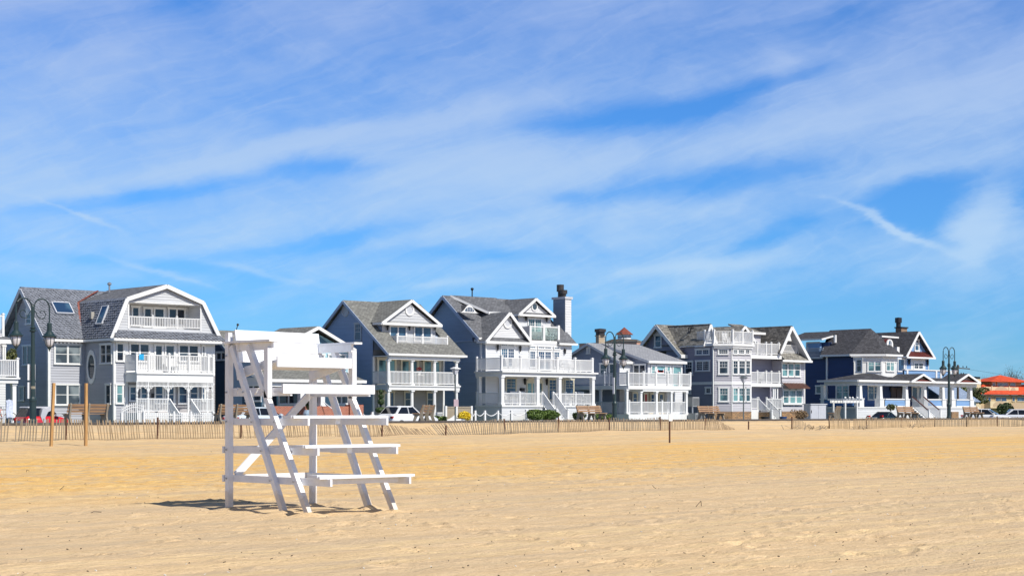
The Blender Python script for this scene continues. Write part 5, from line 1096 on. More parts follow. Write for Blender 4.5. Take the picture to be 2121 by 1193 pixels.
# cross gable with its ridge towards the beach
Yg = 97.2; fg = front(Yg); xg = fg.s(757); zg_ = fg.z(757, 101); xl_ = X5 - .35; xrr = 2 * xg - xl_; zel = ze5
gable_roof(H, R5, W_TRIM, xl_, xrr, xg, Yg, yr + .5, zel, zel, zg_, .1, .22)
mb = MB(); mb.prism([(xl_ + .3, Yg + .3, zel), (xrr - .3, Yg + .3, zel), (xg, Yg + .3, zg_ - .25)], (0, 4, 0)); mb.build('gable_wall', W_TRIM, H); window(H, front(Yg + .3), 722, 190, 778, 275, 2, False, (2, 4), GL_GREY)
mb = MB(); a = (X5 + 1.0, 99.0)
for i in range(3): z0 = zel + .95; mb.tube([(X5 - .1 + i * .3, 99.2 + i * .1, z0 + .1), (X5 - .08 + i * .3, 99.2, z0 + .6), (X5 + .0 + i * .3, 99.1, z0 + .75), (X5 + .15 + i * .3, 99.0, z0 + .55)], .04, 6)
mb.build('bracket_hooks', BLACK, H)
# second cross gable and its side dormer
x2 = ft.s(1112); fg2 = front(96.9); zg2 = fg2.z(1110, 122); x2 = fg2.s(1110); z2e = zt + .4; w2 = (fg2.s(1235) - x2); z2r = fg2.z(1235, 305)
gable_roof(H, R5, W_TRIM, x2 - w2 * 1.05, x2 + w2, x2, 96.9, yr + .4, z2r, z2r, zg2, .1, .22)
mb = MB(); mb.prism([(x2 - w2 * .9, 97.3, z2r), (x2 + w2 * .9, 97.3, z2r), (x2, 97.3, zg2 - .3)], (0, 4, 0)); mb.build('gable_wall', W_TRIM, H)
d3 = front(97.6); a, b = d3.s(1165), d3.s(1268); zq = d3.z(1215, 200); plain(H, a, b, 97.65, 100, zt - .3, zq, LAV_LIT); wrect(H, d3, a, b, zt - .3, zq, LAV_LIT, .18); roof(H, R5, [(a - .2, 97.3, zq), (b + .3, 97.3, zq), (b + .3, 100, zq + .9), (a - .2, 100, zq + .9)]); trim(H, [((a - .3, 97.28, zq - .02), (b + .32, 97.28, zq - .02))], .07, .2)
# recessed decks between turret and right wing
YD = 95.4; fD = front(YD); xd0, xd1 = fD.s(1172), fD.s(1482); XR0 = fD.s(1482)
for y, hh in ((425, 305), (712, 600)):
    zd = fD.z(1325, y); plain(H, xd0, xd1 + (.2 if y < 500 else 0), YD, Yw + .3, zd - .32, zd, W_TRIM, 'deck'); h_ = fD.z(1325, hh) - zd
    railing(H, (xd0, YD + .06, zd), (xd1, YD + .06, zd), h_, .12); P = [fD.s(c) for c in (1240, 1330, 1384, 1462)]
    for a in P: newel(H, (a, YD + .06, zd), h_ + .12, .13)
    if y < 500: ztop = zd
    else: zmid = zd
plain(H, xb, XR0 + .1, Yw + .02, Yw + .6, .4, ztop - .3, LAV); wrect(H, fw, xb, XR0 + .1, .9, ztop - .3, TAUPE, .19); plain(H, xb + .3, XR0, Yw, Yw + 2, ztop - .2, ztop + .02, GREYTRIM, 'roof_deck')
window(H, fw, 1172, 503, 1232, 700, 1, False, (2, 4), GL_DARK, name='deck_door'); window(H, fw, 1340, 500, 1398, 575, 1, False, (2, 2), GL_DARK); window(H, fw, 1335, 772, 1392, 838, 1, False, (2, 2), GL_DARK); lantern(H, fw, 1258, 545, .8)
zfl = fD.z(1325, 985); zmb = fD.z(1325, 745)
for c in (1186, 1420, 1436, 1462): column(H, fD.s(c), YD + .25, zfl, zmid - .3, .17, False)
plain(H, xd0, xd1, YD - .02, Yw, .4, zfl, W_TRIM, 'porch_floor'); railing(H, (xd0, YD + .06, zfl), (fD.s(1250), YD + .06, zfl), .98, .12, posts=(0, .9, 1)); railing(H, (fD.s(1335), YD + .06, zfl), (fD.s(1490), YD + .06, zfl), .98, .12, posts=(0, .33, 1))
xs = fD.s(1252); rr_ = ray(PX(1378)); stairs(H, xs, fD.s(1340), YD, zfl, xs * rr_[1] / rr_[0], .7, 7, h=.95)
mb = MB(); mb.box(fD.s(1245), fD.s(1262), YD - 1.2, YD, .4, zfl - .2); mb.build('stone_cheek', STONE, H)
# right wing: tall A-shaped gable
YW = 95.6; fW = front(YW); xw0, xw1 = fW.s(1488), fW.s(1722); zwe = fW.z(1600, 480); plain(H, xw0, xw1, YW + .03, yback - 1, .4, zwe - .05, LAV); wrect(H, fW, xw0, xw1, zst, zwe - .05, LAV_LIT, .19); wrect(H, fW, xw0, xw1, .4, zst, STONE, .3, .03, 'stone_base')
wrect(H, left(xw0), -Yw, -YW, zst, zwe, LAV, .19)
Yo = 95.1; fo = front(Yo); gx0, gx1, gxa = fo.s(1476), fo.s(1782), fo.s(1592); gz0 = fo.z(1476, 398); gza = fo.z(1592, 122); gz1 = fo.z(1775, 478)
roof(H, R5D, [(gx0 - .9, yback, gz0 - 1.2), (gx0 - .9, 97.2, gz0 - 1.2), (gxa, 97.2, gza), (gxa, yback, gza)], [(gx0, 97.2, gz0), (gx0, Yo, gz0), (gxa, Yo, gza), (gxa, 97.2, gza)], [(gx1, Yo, gz1), (gx1, yback, gz1), (gxa, yback, gza), (gxa, Yo, gza)])
roof(H, GREYTRIM, [(gx0 + .05, 96.9, gz0 - .14), (gx0 + .05, Yo + .02, gz0 - .14), (gxa, Yo + .02, gza - .14), (gxa, 96.9, gza - .14)], [(gx1 - .05, Yo + .02, gz1 - .14), (gx1 - .05, 96.9, gz1 - .14), (gxa, 96.9, gza - .14), (gxa, Yo + .02, gza - .14)], t=.03, name='soffit')
trim(H, [((gx0, Yo - .02, gz0 - .1), (gxa, Yo - .02, gza - .15)), ((gxa, Yo - .022, gza - .15), (gx1, Yo - .022, gz1 - .1))], .07, .28)
fi = front(96.7); mb = MB(); zz = zwe - .1; mb.prism([(gx0 + .3, 96.7, zz + .3), (gx1 - .5, 96.7, zz + .3), (gxa, 96.7, gza - .4)], (0, .3, 0)); mb.build('gable_wall', LAV, H)
mb = MB(); mb.prism([(gxa - .35, Yo + .3, gza - 1.35), (gxa + .35, Yo + .3, gza - 1.35), (gxa, Yo + .3, gza - .55)], (0, .06, 0)); mb.build('gable_bracket', W_TRIM, H)
zc0 = fW.z(1560, 413); plain(H, fW.s(1496), fW.s(1650), YW + .1, 96.7, zc0 - .1, zc0 + .12, W_TRIM, 'balcony_floor'); railing(H, (fW.s(1496), YW + .1, zc0 + .1), (fW.s(1645), YW + .1, zc0 + .1), .72, .12, posts=(0, 1), pw=.1); mb = MB(); mb.bar((fW.s(1648), YW + .1, zc0 + 1), (gx1 - .9, YW + .1, zwe + .4), .05, .1); mb.build('balcony_trim', W_TRIM, H)
roof(H, R5, [(xw0 - .3, YW - .6, zwe), (gx1 - .05, YW - .6, zwe), (gx1 - .9, YW + .3, zwe + .85), (xw0 - .2, YW + .3, zwe + .85)], name='pent_roof', t=.06); trim(H, [((xw0 - .7, YW - .64, zwe - .08), (gx1 + .1, YW - .64, zwe - .08))], .08, .18)
for y0, y1, c0, c1, g in ((500, 652, 1480, 1674, GL_TEAL), (775, 932, 1492, 1694, GL_TEAL)):
    d_ = (c1 - c0) / 3
    for i in range(3): window(H, fW, c0 + d_ * i, y0, c0 + d_ * (i + 1) + 2, y1, 1, True, (3, 2), g, trim=.11)
mb = MB(); mb.pbox(fW, fW.s(1488), fW.s(1696), .0, .2, fW.z(1590, 936), fW.z(1590, 915)); mb.pbox(fW, xw0, xw1 + .03, .03, .07, zb_ - .1, zb_ + .1); mb.box(xw1 - .1, xw1 + .03, YW - .05, YW, zst, zwe); mb.build('window_shelf', W_TRIM, H)
az_ = fW.z(1600, 710); mb = MB(); mb.slab([(fW.s(1488), YW - .75, fW.z(1600, 765)), (fW.s(1712), YW - .75, fW.z(1600, 765)), (fW.s(1712) - .1, YW, az_), (fW.s(1488) + .1, YW, az_)], .05)
for i in range(15): x = fW.s(1490) + (fW.s(1710) - fW.s(1490)) * i / 14; mb.bar((x, YW - .75, fW.z(1600, 765) + .03), (x, YW, az_ + .03), .03, .05)
mb.build('copper_awning', M('aged_copper', (.17, .09, .07), .5, .15), H)
for c in (1520, 1575, 1640): mb = MB(); k = fW.s(c); mb.box(k - .25, k + .25, YW - .12, YW - .03, fW.z(c, 945), fW.z(c, 934)); mb.build('shelf_bracket', BLACK, H)

# ---- 6: navy house with turret, pedimented porch and balcony parapet
crop(1640, 650, 4.4096)
H = thing('beach_house', 'navy and light blue house with white turret, dark hipped roof and long pedimented porch', 'house', (141, 98, .4))
NV = siding('navy_siding', (.022, .05, .145)); LB = siding('light_blue_siding', (.19, .33, .55)); R6 = shingle('charcoal_shingle', (.045, .045, .05), (.085, .085, .095), (.02, .02, .025), .3, .16, .2)
RED = M('dark_red_standing_seam', (.13, .03, .025), .5, .2); DKRED = M('dark_red_stain', (.10, .02, .015), .5, .2)
YT = 96.4; ft = front(YT); xa, xb = ft.s(822), ft.s(957); X6 = xa - 1.9; Y6 = YT + 1.9; fa = Pl((X6, Y6), (1, -1)); s6 = left(X6); LF = 1.9 * math.sqrt(2)
ze = ft.z(890, 372); zt0 = ft.z(890, 575); yb0 = -s6.s(318); xr_ = front(98).s(1250)
plain(H, X6 + .02, xr_, Y6 + .03, yb0, .4, ze - .1, NV); wrect(H, s6, -yb0, -Y6, .4, ze - .05, NV, .15)
X7 = X6 + .5; s7 = left(X7); yb1 = -s7.s(115); wrect(H, s7, -yb1, -yb0, .4, s7.z(200, 400), NV, .15); plain(H, X7 + .02, X7 + 6, yb0, yb1, .4, s7.z(200, 400), NV)
tb = zt0 - .5; mb = MB(); mb.prism([(X6, Y6, tb), (xa, YT, tb), (xb, YT, tb), (xb + .9, YT + .9, tb), (xb + .9, Y6 + .3, tb), (X6, Y6 + .3, tb)], (0, 0, ze - .05 - tb)); mb.build('turret', W_TRIM, H)
mb = MB()
for pl, a, b in ((fa, 0, LF), (ft, xa, xb)): mb.pbox(pl, a - .05, b + .05, 0, .06, ze - .75, ze - .15); mb.pbox(pl, a, a + .12, 0, .05, zt0, ze - .7); mb.pbox(pl, b - .12, b, 0, .05, zt0, ze - .7)
mb.build('turret_panels', W_TRIM, H)
window(H, fa, 688, 412, 822, 530, 2, True, (2, 2), GL_TEAL, trim=.1); window(H, ft, 856, 415, 934, 528, 2, True, (2, 2), GL_TEAL, trim=.1)
window(H, s6, 586, 405, 650, 540, 1, True, (2, 2), GL_DARK, trim=.15); window(H, s6, 404, 644, 528, 784, 2, True, (2, 2), GL_TEAL, trim=.13); window(H, s7, 220, 652, 284, 732, 1, False, (1, 1), GL_TEAL, trim=.1)
# hip roof with a pointed front over the turret
zr = s6.z(350, 155) ; fR = front(YT + 2.1); xap, zap = fR.s(722), fR.z(722, 134); yap = YT + 2.1; o_ = .45
yR = yb0 + 2.4; xe2 = 2 * xap - X6
P = lambda x, y, z: (x, y, z)
c0 = (X6 - o_, Y6 + .1 + 0, ze); c1 = (xa - .1, YT - o_, ze); c2 = (xb + .3, YT - o_, ze); c3 = (xb + 1.6, YT + .9, ze); c4 = (xe2 + .4, Y6 + 1, ze)
ap = (xap, yap, zap); rb = (xap, yb0 - .5, zap)
mb = MB(); ybk = yb0 + .4; yre = -left(xap).s(350)
mb.slab([(X6 - o_, ybk, ze), c0, ap, (xap, yre, zap)]); mb.slab([c0, c1, ap]); mb.slab([c1, c2, ap]); mb.slab([c2, c3, ap]); mb.slab([c3, (xe2 + .4, ybk, ze), (xap, yre, zap), ap]); mb.slab([(xe2 + .4, ybk, ze), (X6 - o_, ybk, ze), (xap, yre, zap)]); mb.build('roof', R6, H)
trim(H, [((X6 - o_ - .03, ybk, ze - .08), (X6 - o_ - .03, c0[1], ze - .08)), (tuple(Vector(c0) - Vector((.03, 0, .08))), tuple(Vector(c1) - Vector((0, .03, .08)))), (tuple(Vector(c1) - Vector((0, .03, .081))), tuple(Vector(c2) - Vector((0, .03, .081))))], .14, .18, name='gutter')
mb = MB(); mb.prism([(X6 - o_, Y6, ze - .25), (xa - .1, YT - o_, ze - .25), (xb + .3, YT - o_, ze - .25), (xb, Y6, ze - .25)], (0, 0, .1)); mb.build('soffit', W_TRIM, H)
mb = MB(); mb.bar((X6 - .08, yb0 - .1, 1), (X6 - .08, yb0 - .1, ze - .1), .15, .15, (0, 1, 0)); mb.build('downspout', W_TRIM, H)
# rear dormers and side deck
plain(H, X7 + .3, xap, yb0 + .3, yb1 - .2, s7.z(200, 400), s7.z(200, 262), NV)
sd_ = left(X7 - .1); yy = -sd_.s(235); z0 = sd_.z(235, 235); roof(H, R6, [(X7 - .5, yy + 3.6, z0 + .05), (X7 - .5, yy - .8, z0 + .05), (X7 + 2.6, yy - .8, z0 + .9), (X7 + 2.6, yy + 3.6, z0 + .9)]); trim(H, [((X7 - .55, yy + 3.6, z0), (X7 - .55, yy - .85, z0)), ((X7 - .55, yy - .85, z0 - .02), (X7 + 1.3, yy - .85, z0 + .35))], .08, .16)
a0, a1 = -sd_.s(132), -sd_.s(250); zt_, zb_ = sd_.z(190, 260), sd_.z(190, 305); plain(H, X7, X7 + .3, a1, a0, zb_ - .4, zt_, LB, 'parapet'); trim(H, [((X7 - .03, a0, zt_), (X7 - .03, a1, zt_)), ((X7 - .03, a0, zt_), (X7 - .03, a0, zb_ - .4))], .1, .12)
b0, b1 = -sd_.s(158), -sd_.s(300); zd = sd_.z(220, 392); railing(H, (X7 - .3, b0, zd), (X7 - .3, b1, zd), sd_.z(220, 312) - zd, .13, posts=(0,), mat=GREYTRIM); plain(H, X7 - .4, X7 + 1.5, b1, b0 + .1, zd - .2, zd, GREYTRIM, 'side_deck')
mb = MB(); x_ = X6 + 1.0; yy = -left(x_).s(397); z_ = left(x_).z(397, 235); mb.tube([(x_, yy, z_ - .3), (x_, yy, z_ + .45)], .14, 8); mb.build('roof_vent_pipe', W_TRIM, H)
# round window dormer
fr_ = front(96.9); k = fr_.s(898); za_, zz = fr_.z(898, 232), fr_.z(898, 325); r_ = .52
mb = MB(); arc = [(k + r_ * math.cos(a * math.pi / 12), za_ - r_ + r_ * math.sin(a * math.pi / 12)) for a in range(13)]; mb.prism([(x, 96.9, z) for x, z in [(k + r_, zz)] + arc + [(k - r_, zz)]], (0, .2, 0)); dm = mb.build('round_dormer', W_TRIM, H)
mb = MB(); mb.loft([[(x, 97.0, z + .04) for x, z in [(k + r_ + .05, za_ - r_)] + arc + [(k - r_ - .05, za_ - r_)]], [(x, 98.6, z + .04) for x, z in [(k + r_ + .05, za_ - r_)] + arc + [(k - r_ - .05, za_ - r_)]]], close=False); mb.build('dormer_roof', RED, H)
mb = MB(); zc = fr_.z(898, 280); mb.prism([(k + .24 * math.cos(a * math.pi / 8), 96.88, zc + .42 * math.sin(a * math.pi / 8)) for a in range(16)], (0, .02, 0)); rw = mb.build('round_window', GL_BLUE, H); mb = MB(); mb.box(k - .02, k + .02, 96.84, 96.87, zc - .4, zc + .4); mb.box(k - .24, k + .24, 96.84, 96.87, zc - .02, zc + .02); mb.build('muntin', W_TRIM, rw)
plain(H, fr_.s(962), fr_.s(984), 96.9, 97.4, fr_.z(970, 358), fr_.z(970, 302), W_TRIM, 'roof_cheek')
trim(H, [((fR.s(800), yap, fR.z(880, 210)), (fR.s(955), yap, fR.z(880, 214)))], .6, .15)
# right gable
Yg = 97.0; fg = front(Yg); g0, g1, ga = fg.s(1048), fg.s(1305), fg.s(1163); gz = fg.z(1163, 158); gze = fg.z(1048, 384); 
gable_roof(H, R6, W_TRIM, g0, g1, ga, Yg, 104, gze, gze, gz, .1, .24, gl=.4)
fp_ = front(Yg + .5); mb = MB(); mb.clap(fp_, [(g0 + .3, gze + .05), (g1 - .3, gze + .05), (ga, gz - .3)], .13); mb.build('gable_wall', LB, H); window(H, fp_, 1116, 232, 1160, 344, 1, True, (2, 2), GL_BLUE, trim=.12)
mb = MB(); mb.slab([(g0 + .1, Yg - .05, gze - .05), (g1 - .1, Yg - .05, gze - .05), (g1 - .6, Yg + .5, gze + .5), (g0 + .5, Yg + .5, gze + .5)], .05)
for i in range(18): t = i / 17; mb.bar((g0 + .1 + (g1 - g0 - .2) * t, Yg - .05, gze - .02), (g0 + .5 + (g1 - g0 - 1.1) * t, Yg + .5, gze + .53), .03, .05)
mb.build('metal_pent_roof', RED, H); trim(H, [((g0 - .05, Yg - .08, gze - .14), (g1 + .05, Yg - .08, gze - .14))], .07, .16)
Ywl = 97.6; fwl = front(Ywl); w0, w1 = xb, fwl.s(1248); zq0 = fwl.z(1100, 520); plain(H, w0, w1, Ywl + .03, 103, .4, gze - .15, LB); wrect(H, fwl, w0, w1, zq0 - .3, gze - .15, LB, .14)
window(H, fwl, 1108, 438, 1200, 512, 2, False, (2, 2), GL_DARK, trim=.14); window(H, fwl, 962, 406, 1026, 530, 1, False, None, GL_BLUE, name='balcony_door', trim=.1); mb = MB(); mb.pbox(fwl, fwl.s(1086), fwl.s(1218), .02, .035, zq0, gze - .2); mb.build('window_surround', W_TRIM, H)
lantern(H, fwl, 1062, 440, 1.1); lantern(H, fwl, 1232, 445, 1.1); mb = MB()
for c in (1030, 1040, 1245): mb.pbox(fwl, fwl.s(c) - .05, fwl.s(c) + .05, .03, .07, zq0 - .3, gze - .2)
mb.build('corner_board', W_TRIM, H)
mb = MB(); fc_ = front(100.6); a0, a1 = fc_.s(1000), fc_.s(1054); zt_ = fc_.z(1020, 130); y2_ = -left(a0).s(948); mb.box(a0, a1, 100.6, y2_, gz - 2, zt_); ch = mb.build('chimney', brickmat('tan_brick', (.32, .20, .11), (.2, .12, .08), (.2, .17, .14)), H); mb = MB(); mb.box(a0 - .08, a1 + .08, 100.5, y2_ + .1, zt_, zt_ + .12); mb.lathe(((a0 + a1) / 2, 101.3, zt_ + .12), [(.25, 0), (.25, .45), (.36, .45), (.36, .95), (.05, 1.0)], 10); mb.build('chimney_pot', BLACK, ch)
# porch with parapet balcony
Yp = 93.8; fp = front(Yp); x0, x1 = fp.s(590), fp.s(1705); zp = fp.z(1150, 612); zpf = fp.z(1150, 850)
yback = 97.6
roof(H, R6, [(x0, Yp - .2, zp), (x1, Yp - .2, zp), (x1 - .6, Yp + 1.6, zp + .38), (X6 + 1.4, Yp + 1.6, zp + .38)], [(x0, yback, zp), (x0, Yp - .2, zp), (X6 + 1.4, Yp + 1.6, zp + .38), (X6 + 1.4, yback, zp + .85)])
trim(H, [((x0, Yp - .23, zp - .1), (x1, Yp - .23, zp - .1)), ((x0 - .03, yback + .6, zp - .1), (x0 - .03, Yp - .2, zp - .1)), ((x1, Yp - .2, zp - .1), (x1, yback, zp - .1))], .1, .2); mb = MB(); mb.box(x0 + .2, x1 - .3, Yp, Yp + .3, zp - .5, zp - .18); mb.box(x0 + .2, x0 + .45, Yp + .3, yback, zp - .5, zp - .18); mb.box(x1 - .6, x1 - .3, Yp + .3, yback, zp - .5, zp - .18); mb.box(x0 + .45, x1 - .6, Yp + .3, yback, zp - .24, zp - .19); mb.build('porch_beam', W_TRIM, H)
for a, b, c in ((1073, 1182, 1290), (1484, 1592, 1704)):
    fo = front(Yp - .25); ka, kb, kc = fo.s(a), fo.s(b), fo.s(c); za_, zb_ = fo.z(b, 546), zp - .02; gable_roof(H, R6, W_TRIM, ka, kc, kb, Yp - .5, Yp + 2.4, zb_, zb_, za_, .08, .2); wall(H, front(Yp - .15), [(ka + .4, zb_ + .02), (kc - .4, zb_ + .02), (kb, za_ - .25)], TAUPE, .12, 'pediment'); mb = MB(); mb.slab([(ka + .2, Yp - .5, zb_ - .02), (kc - .2, Yp - .5, zb_ - .02), (kc - .5, Yp - .2, zb_ + .2), (ka + .5, Yp - .2, zb_ + .2)], .04); mb.build('metal_pent_roof', RED, H); trim(H, [((ka, Yp - .53, zb_ - .1), (kc, Yp - .53, zb_ - .1))], .07, .14)
fb = front(95.6); pb0, pb1 = xb + .1, fb.s(1452); pz0, pz1 = zp + .2, fb.z(1200, 518); mb = MB(); mb.box(pb0, pb1, 95.63, 95.8, pz0, pz1); mb.clap(fb, [(pb0, pz0), (pb1, pz0), (pb1, pz1), (pb0, pz1)], .15); mb.build('parapet', LB, H)
mb = MB(); mb.box(pb0, pb1 + .05, 95.5, 95.85, pz1, pz1 + .1)
for c in (1050, 1315, 1356, 1448): k = fb.s(c); mb.box(k - .13, k + .13, 95.5, 95.6, pz0, pz1)
mb.build('parapet_trim', W_TRIM, H)
zh = fp.z(1150, 775)
for c in (620, 822, 1057, 1226, 1392, 1477, 1645):
    k = fp.s(c) + (.3 if c == 620 else 0); mb = MB(); mb.loft([[(k + q * a_, Yp + .25 + q * b_, z) for a_, b_ in ((-1, -1), (1, -1), (1, 1), (-1, 1))] for q, z in ((.22, zh), (.17, zp - .55), (.24, zp - .5), (.24, zp - .4))]); mb.build('column', W_TRIM, H)
    mb = MB(); mb.box(k - .34, k + .34, Yp - .04, Yp + .55, zpf, zh - .08); mb.box(k - .39, k + .39, Yp - .08, Yp + .6, zh - .08, zh); mb.build('pier', W_TRIM, H)
for a, b in ((865, 1045), (1255, 1385), (1515, 1632)):
    a_, b_ = fp.s(a) - .1, fp.s(b) + .1; mb = MB(); zc0, zc1 = zpf + .12, zh - .12; mb.box(a_, b_, Yp + .13, Yp + .3, zc0, zc1); mb.clap(front(Yp + .1), [(a_, zc0), (b_, zc0), (b_, zc1), (a_, zc1)], .15); mb.build('half_wall', LB, H); mb = MB(); mb.box(a_, b_, Yp + .03, Yp + .35, zc1, zc1 + .12); mb.box(a_, b_, Yp + .05, Yp + .32, zpf, zc0); mb.build('half_wall_cap', W_TRIM, H)
lw = left(x0 + .3); mb = MB(); mb.clap(lw, [(-yback - .5, zpf + .12), (-Yp - .6, zpf + .12), (-Yp - .6, zh - .1), (-yback - .5, zh - .1)], .15); mb.build('half_wall', siding('mid_blue_siding', (.07, .17, .38)), H); mb = MB(); mb.box(x0 + .2, x0 + .42, Yp + .5, yback + .5, zh - .1, zh); mb.build('half_wall_cap', W_TRIM, H); column(H, x0 + .35, yback + .2, zpf, zp - .4, .4, False)
plain(H, x0 + .15, x1 - .1, Yp - .08, yback, zpf - .12, zpf, W_TRIM, 'porch_floor'); wrect(H, fp, x0 + .2, x1 - .15, .4, zpf - .12, WSID, .16, name='porch_skirt'); wrect(H, left(x0 + .2), -yback, -Yp, .4, zpf - .12, siding('grey_skirting', (.45, .47, .5)), .16, name='porch_skirt')
for c0_, c1_ in ((785, 860), (1452, 1515)): plain(H, fp.s(c0_), fp.s(c1_), Yp - .12, Yp - .03, .4, fp.z(820, 893), STONE, 'stone_pier')
fq = front(yback - .02); wrect(H, s6, -Y6 - .02, -yback, .4, zt0 - .4, NV, .15); wrect(H, fq, X6, fq.s(1240), zpf, zp - .2, NV, .15); wrect(H, fq, X6 + .02, fq.s(830), zpf, zp - .2, siding('blue_siding', (.05, .13, .34)), .15, .02)
window(H, fq, 688, 650, 804, 790, 2, True, (2, 2), GL_BLUE, trim=.14, base=.05); d = window(H, fq, 900, 672, 1008, 850, 2, False, (1, 2), M('dark_mahogany_door', (.035, .012, .008), .4, .3), name='double_door', tmat=M('dark_door_frame', (.02, .008, .008), .5, .1), base=.05); lantern(H, fq, 893, 690, 1.1); lantern(H, fq, 1018, 692, 1.1)
window(H, fq, 1090, 655, 1148, 800, 1, False, None, GL_DARK, trim=.16); window(H, fq, 1150, 655, 1212, 800, 1, False, None, GL_BLUE, trim=.16)
xs = fp.s(1095); rr_ = ray(PX(1248)); stairs(H, xs, fp.s(1200), Yp - .05, zpf, xs * rr_[1] / rr_[0], .75, 8, h=.95)
mb = MB()
for x in (xs, fp.s(1200)): y1_ = xs * rr_[1] / rr_[0]; mb.bar((x, Yp - .05, zpf + 1.0), (x, y1_, .75 + 1.0), .1, .08)
mb.build('handrail', DKRED, H)
# ---- 7: orange tiled house far right and what stands behind
crop(1980, 760, 8.525)
H = thing('beach_house', 'cream house with bright orange tiled roofs and arched balconies at the far right', 'house', (270, 163, .3))
CRM = M('cream_stucco', (.50, .37, .20), .8, .08); CRL = M('pale_cream_stucco', (.62, .50, .32), .8, .06); Y7 = 160.0; f7 = front(Y7)
TILE, nt, b = new_mat('orange_roof_tile'); b.inputs['Roughness'].default_value = .7
t_ = nt.nodes.new('ShaderNodeTexCoord'); wv = nt.nodes.new('ShaderNodeTexWave'); wv.bands_direction = 'X'; wv.inputs['Scale'].default_value = .9; nt.links.new(t_.outputs['UV'], wv.inputs[0]); nt.links.new(ramp(nt, nz(nt, 1.5, 4), [(.3, (.50, .045, .008)), (.7, (.70, .085, .012))]), b.inputs['Base Color']); bump(nt, b, wv.outputs['Color'], .8, .12)
z1, z2, z3 = f7.z(600, 480), f7.z(600, 300), f7.z(600, 700); a0, a1 = f7.s(335), f7.s(1500)
plain(H, f7.s(360), a1, Y7, Y7 + 3, .3, z1 - .1, CRM); e0, e1 = f7.s(330), a1 + 1
Y8 = Y7 + 1.2; roof(H, TILE, [(e0, Y7 - .8, z1), (e1, Y7 - .8, z1), (e1, Y7 + 2.0, front(Y7 + 2).z(1000, 305)), (front(Y7 + 2).s(470), Y7 + 2.0, front(Y7 + 2).z(470, 308))], [(e0 + .2, Y7 + 1.6, z1), (e0, Y7 - .8, z1), (front(Y7 + 2).s(470), Y7 + 2.0, front(Y7 + 2).z(470, 308))])
f8 = front(Y7 + 1.6); p0, p1 = f8.s(630), f8.s(1100); zt_ = f8.z(850, 262); plain(H, p0, p1 + 1, Y7 + 1.6, Y7 + 4, z1, zt_, CRM); o0, o1 = f8.s(528), f8.s(1215); zap = f8.z(870, 138); xm = (o0 + o1) / 2
yA, yB = Y7 + .6, Y7 + 5; ym = (yA + yB) / 2; roof(H, TILE, [(o0, yA, zt_), (o1 + 1, yA, zt_), (xm + .2, ym, zap)], [(o0, yB, zt_), (o0, yA, zt_), (xm + .2, ym, zap)], [(o1 + 1, yA, zt_), (o1 + 1, yB, zt_), (xm + .2, ym, zap)])
for a, b_ in ((725, 915), (950, 1050), (640, 690)): window(H, f8, a, 268, b_, 352, 1, False, mat=GL_GREY, trim=.08)
fb = front(Y7 + .3); q0, q1 = fb.s(497), fb.s(1105); za_, zb_ = fb.z(800, 352), fb.z(800, 436); plain(H, q0, q1, Y7 + .3, Y7 + .5, zb_, za_, CRL, 'balcony_wall'); plain(H, q0, q0 + .15, Y7 + .5, Y7 + 3, zb_, za_, CRL, 'balcony_wall'); plain(H, q1 - .15, q1, Y7 + .5, Y7 + 3, zb_, za_, CRL, 'balcony_wall')
ARCH = M('pinkish_stucco_arch', (.46, .34, .22), .8, .08)
def arch(pl, c, r, cy, hh, off=.03):
    k, z = pl.s(c), pl.z(c, cy); mb = MB(); mb.prism([pl.P(k + r * math.cos(a * math.pi / 10), z + hh * math.sin(a * math.pi / 10), off) for a in range(11)], (0, .06, 0)); mb.build('arch_panel', ARCH, H)
arch(fb, 800, 2.2, 432, .9, .03); arch(fb, 578, .8, 430, .75); arch(fb, 1012, .8, 430, .75)
for c in (630, 935): plain(H, fb.s(c) - .12, fb.s(c) + .12, Y7 + .2, Y7 + .3, zb_, za_ + .15, CRL, 'pilaster')
for a, b_, n in ((400, 530, 1), (560, 615, 1), (690, 895, 2), (985, 1040, 1), (1070, 1210, 1)): window(H, f7, a, 522, b_, 615, n, False, mat=GL_BLUE, trim=.1, tmat=CRL)
fc_ = front(Y7 - 1.2); q0, q1 = fc_.s(608), fc_.s(930); za_, zb_ = fc_.z(760, 602), fc_.z(760, 705); plain(H, q0, q1, Y7 - 1.2, Y7 - 1.0, zb_, za_, CRL, 'balcony_wall'); plain(H, q0 - .1, q1 + .2, Y7 - 1.3, Y7, zb_ - .2, zb_, CRL, 'balcony_floor'); plain(H, q0, q0 + .15, Y7 - 1, Y7, zb_, za_, CRL, 'balcony_wall'); arch(fc_, 775, 2.3, 700, 1.0)
arch(f7, 1090, 2.8, 775, 1.6); arch(f7, 520, 2.6, 760, .9)
fch = front(Y7 - .2); mb = MB(); a, b_ = fch.s(358), fch.s(440); mb.box(a, b_, Y7 - .2, Y7 + 1, .3, fch.z(400, 212)); ch = mb.build('chimney', CRL, H); mb = MB(); mb.box(a + .05, b_ - .05, Y7 - .1, Y7 + .9, fch.z(400, 212), fch.z(400, 172)); mb.build('chimney_cap', BLACK, ch)
window(H, f7, 1025, 755, 1080, 800, 1, False, mat=GL_DARK); window(H, f7, 1115, 755, 1175, 800, 1, False, mat=GL_DARK)
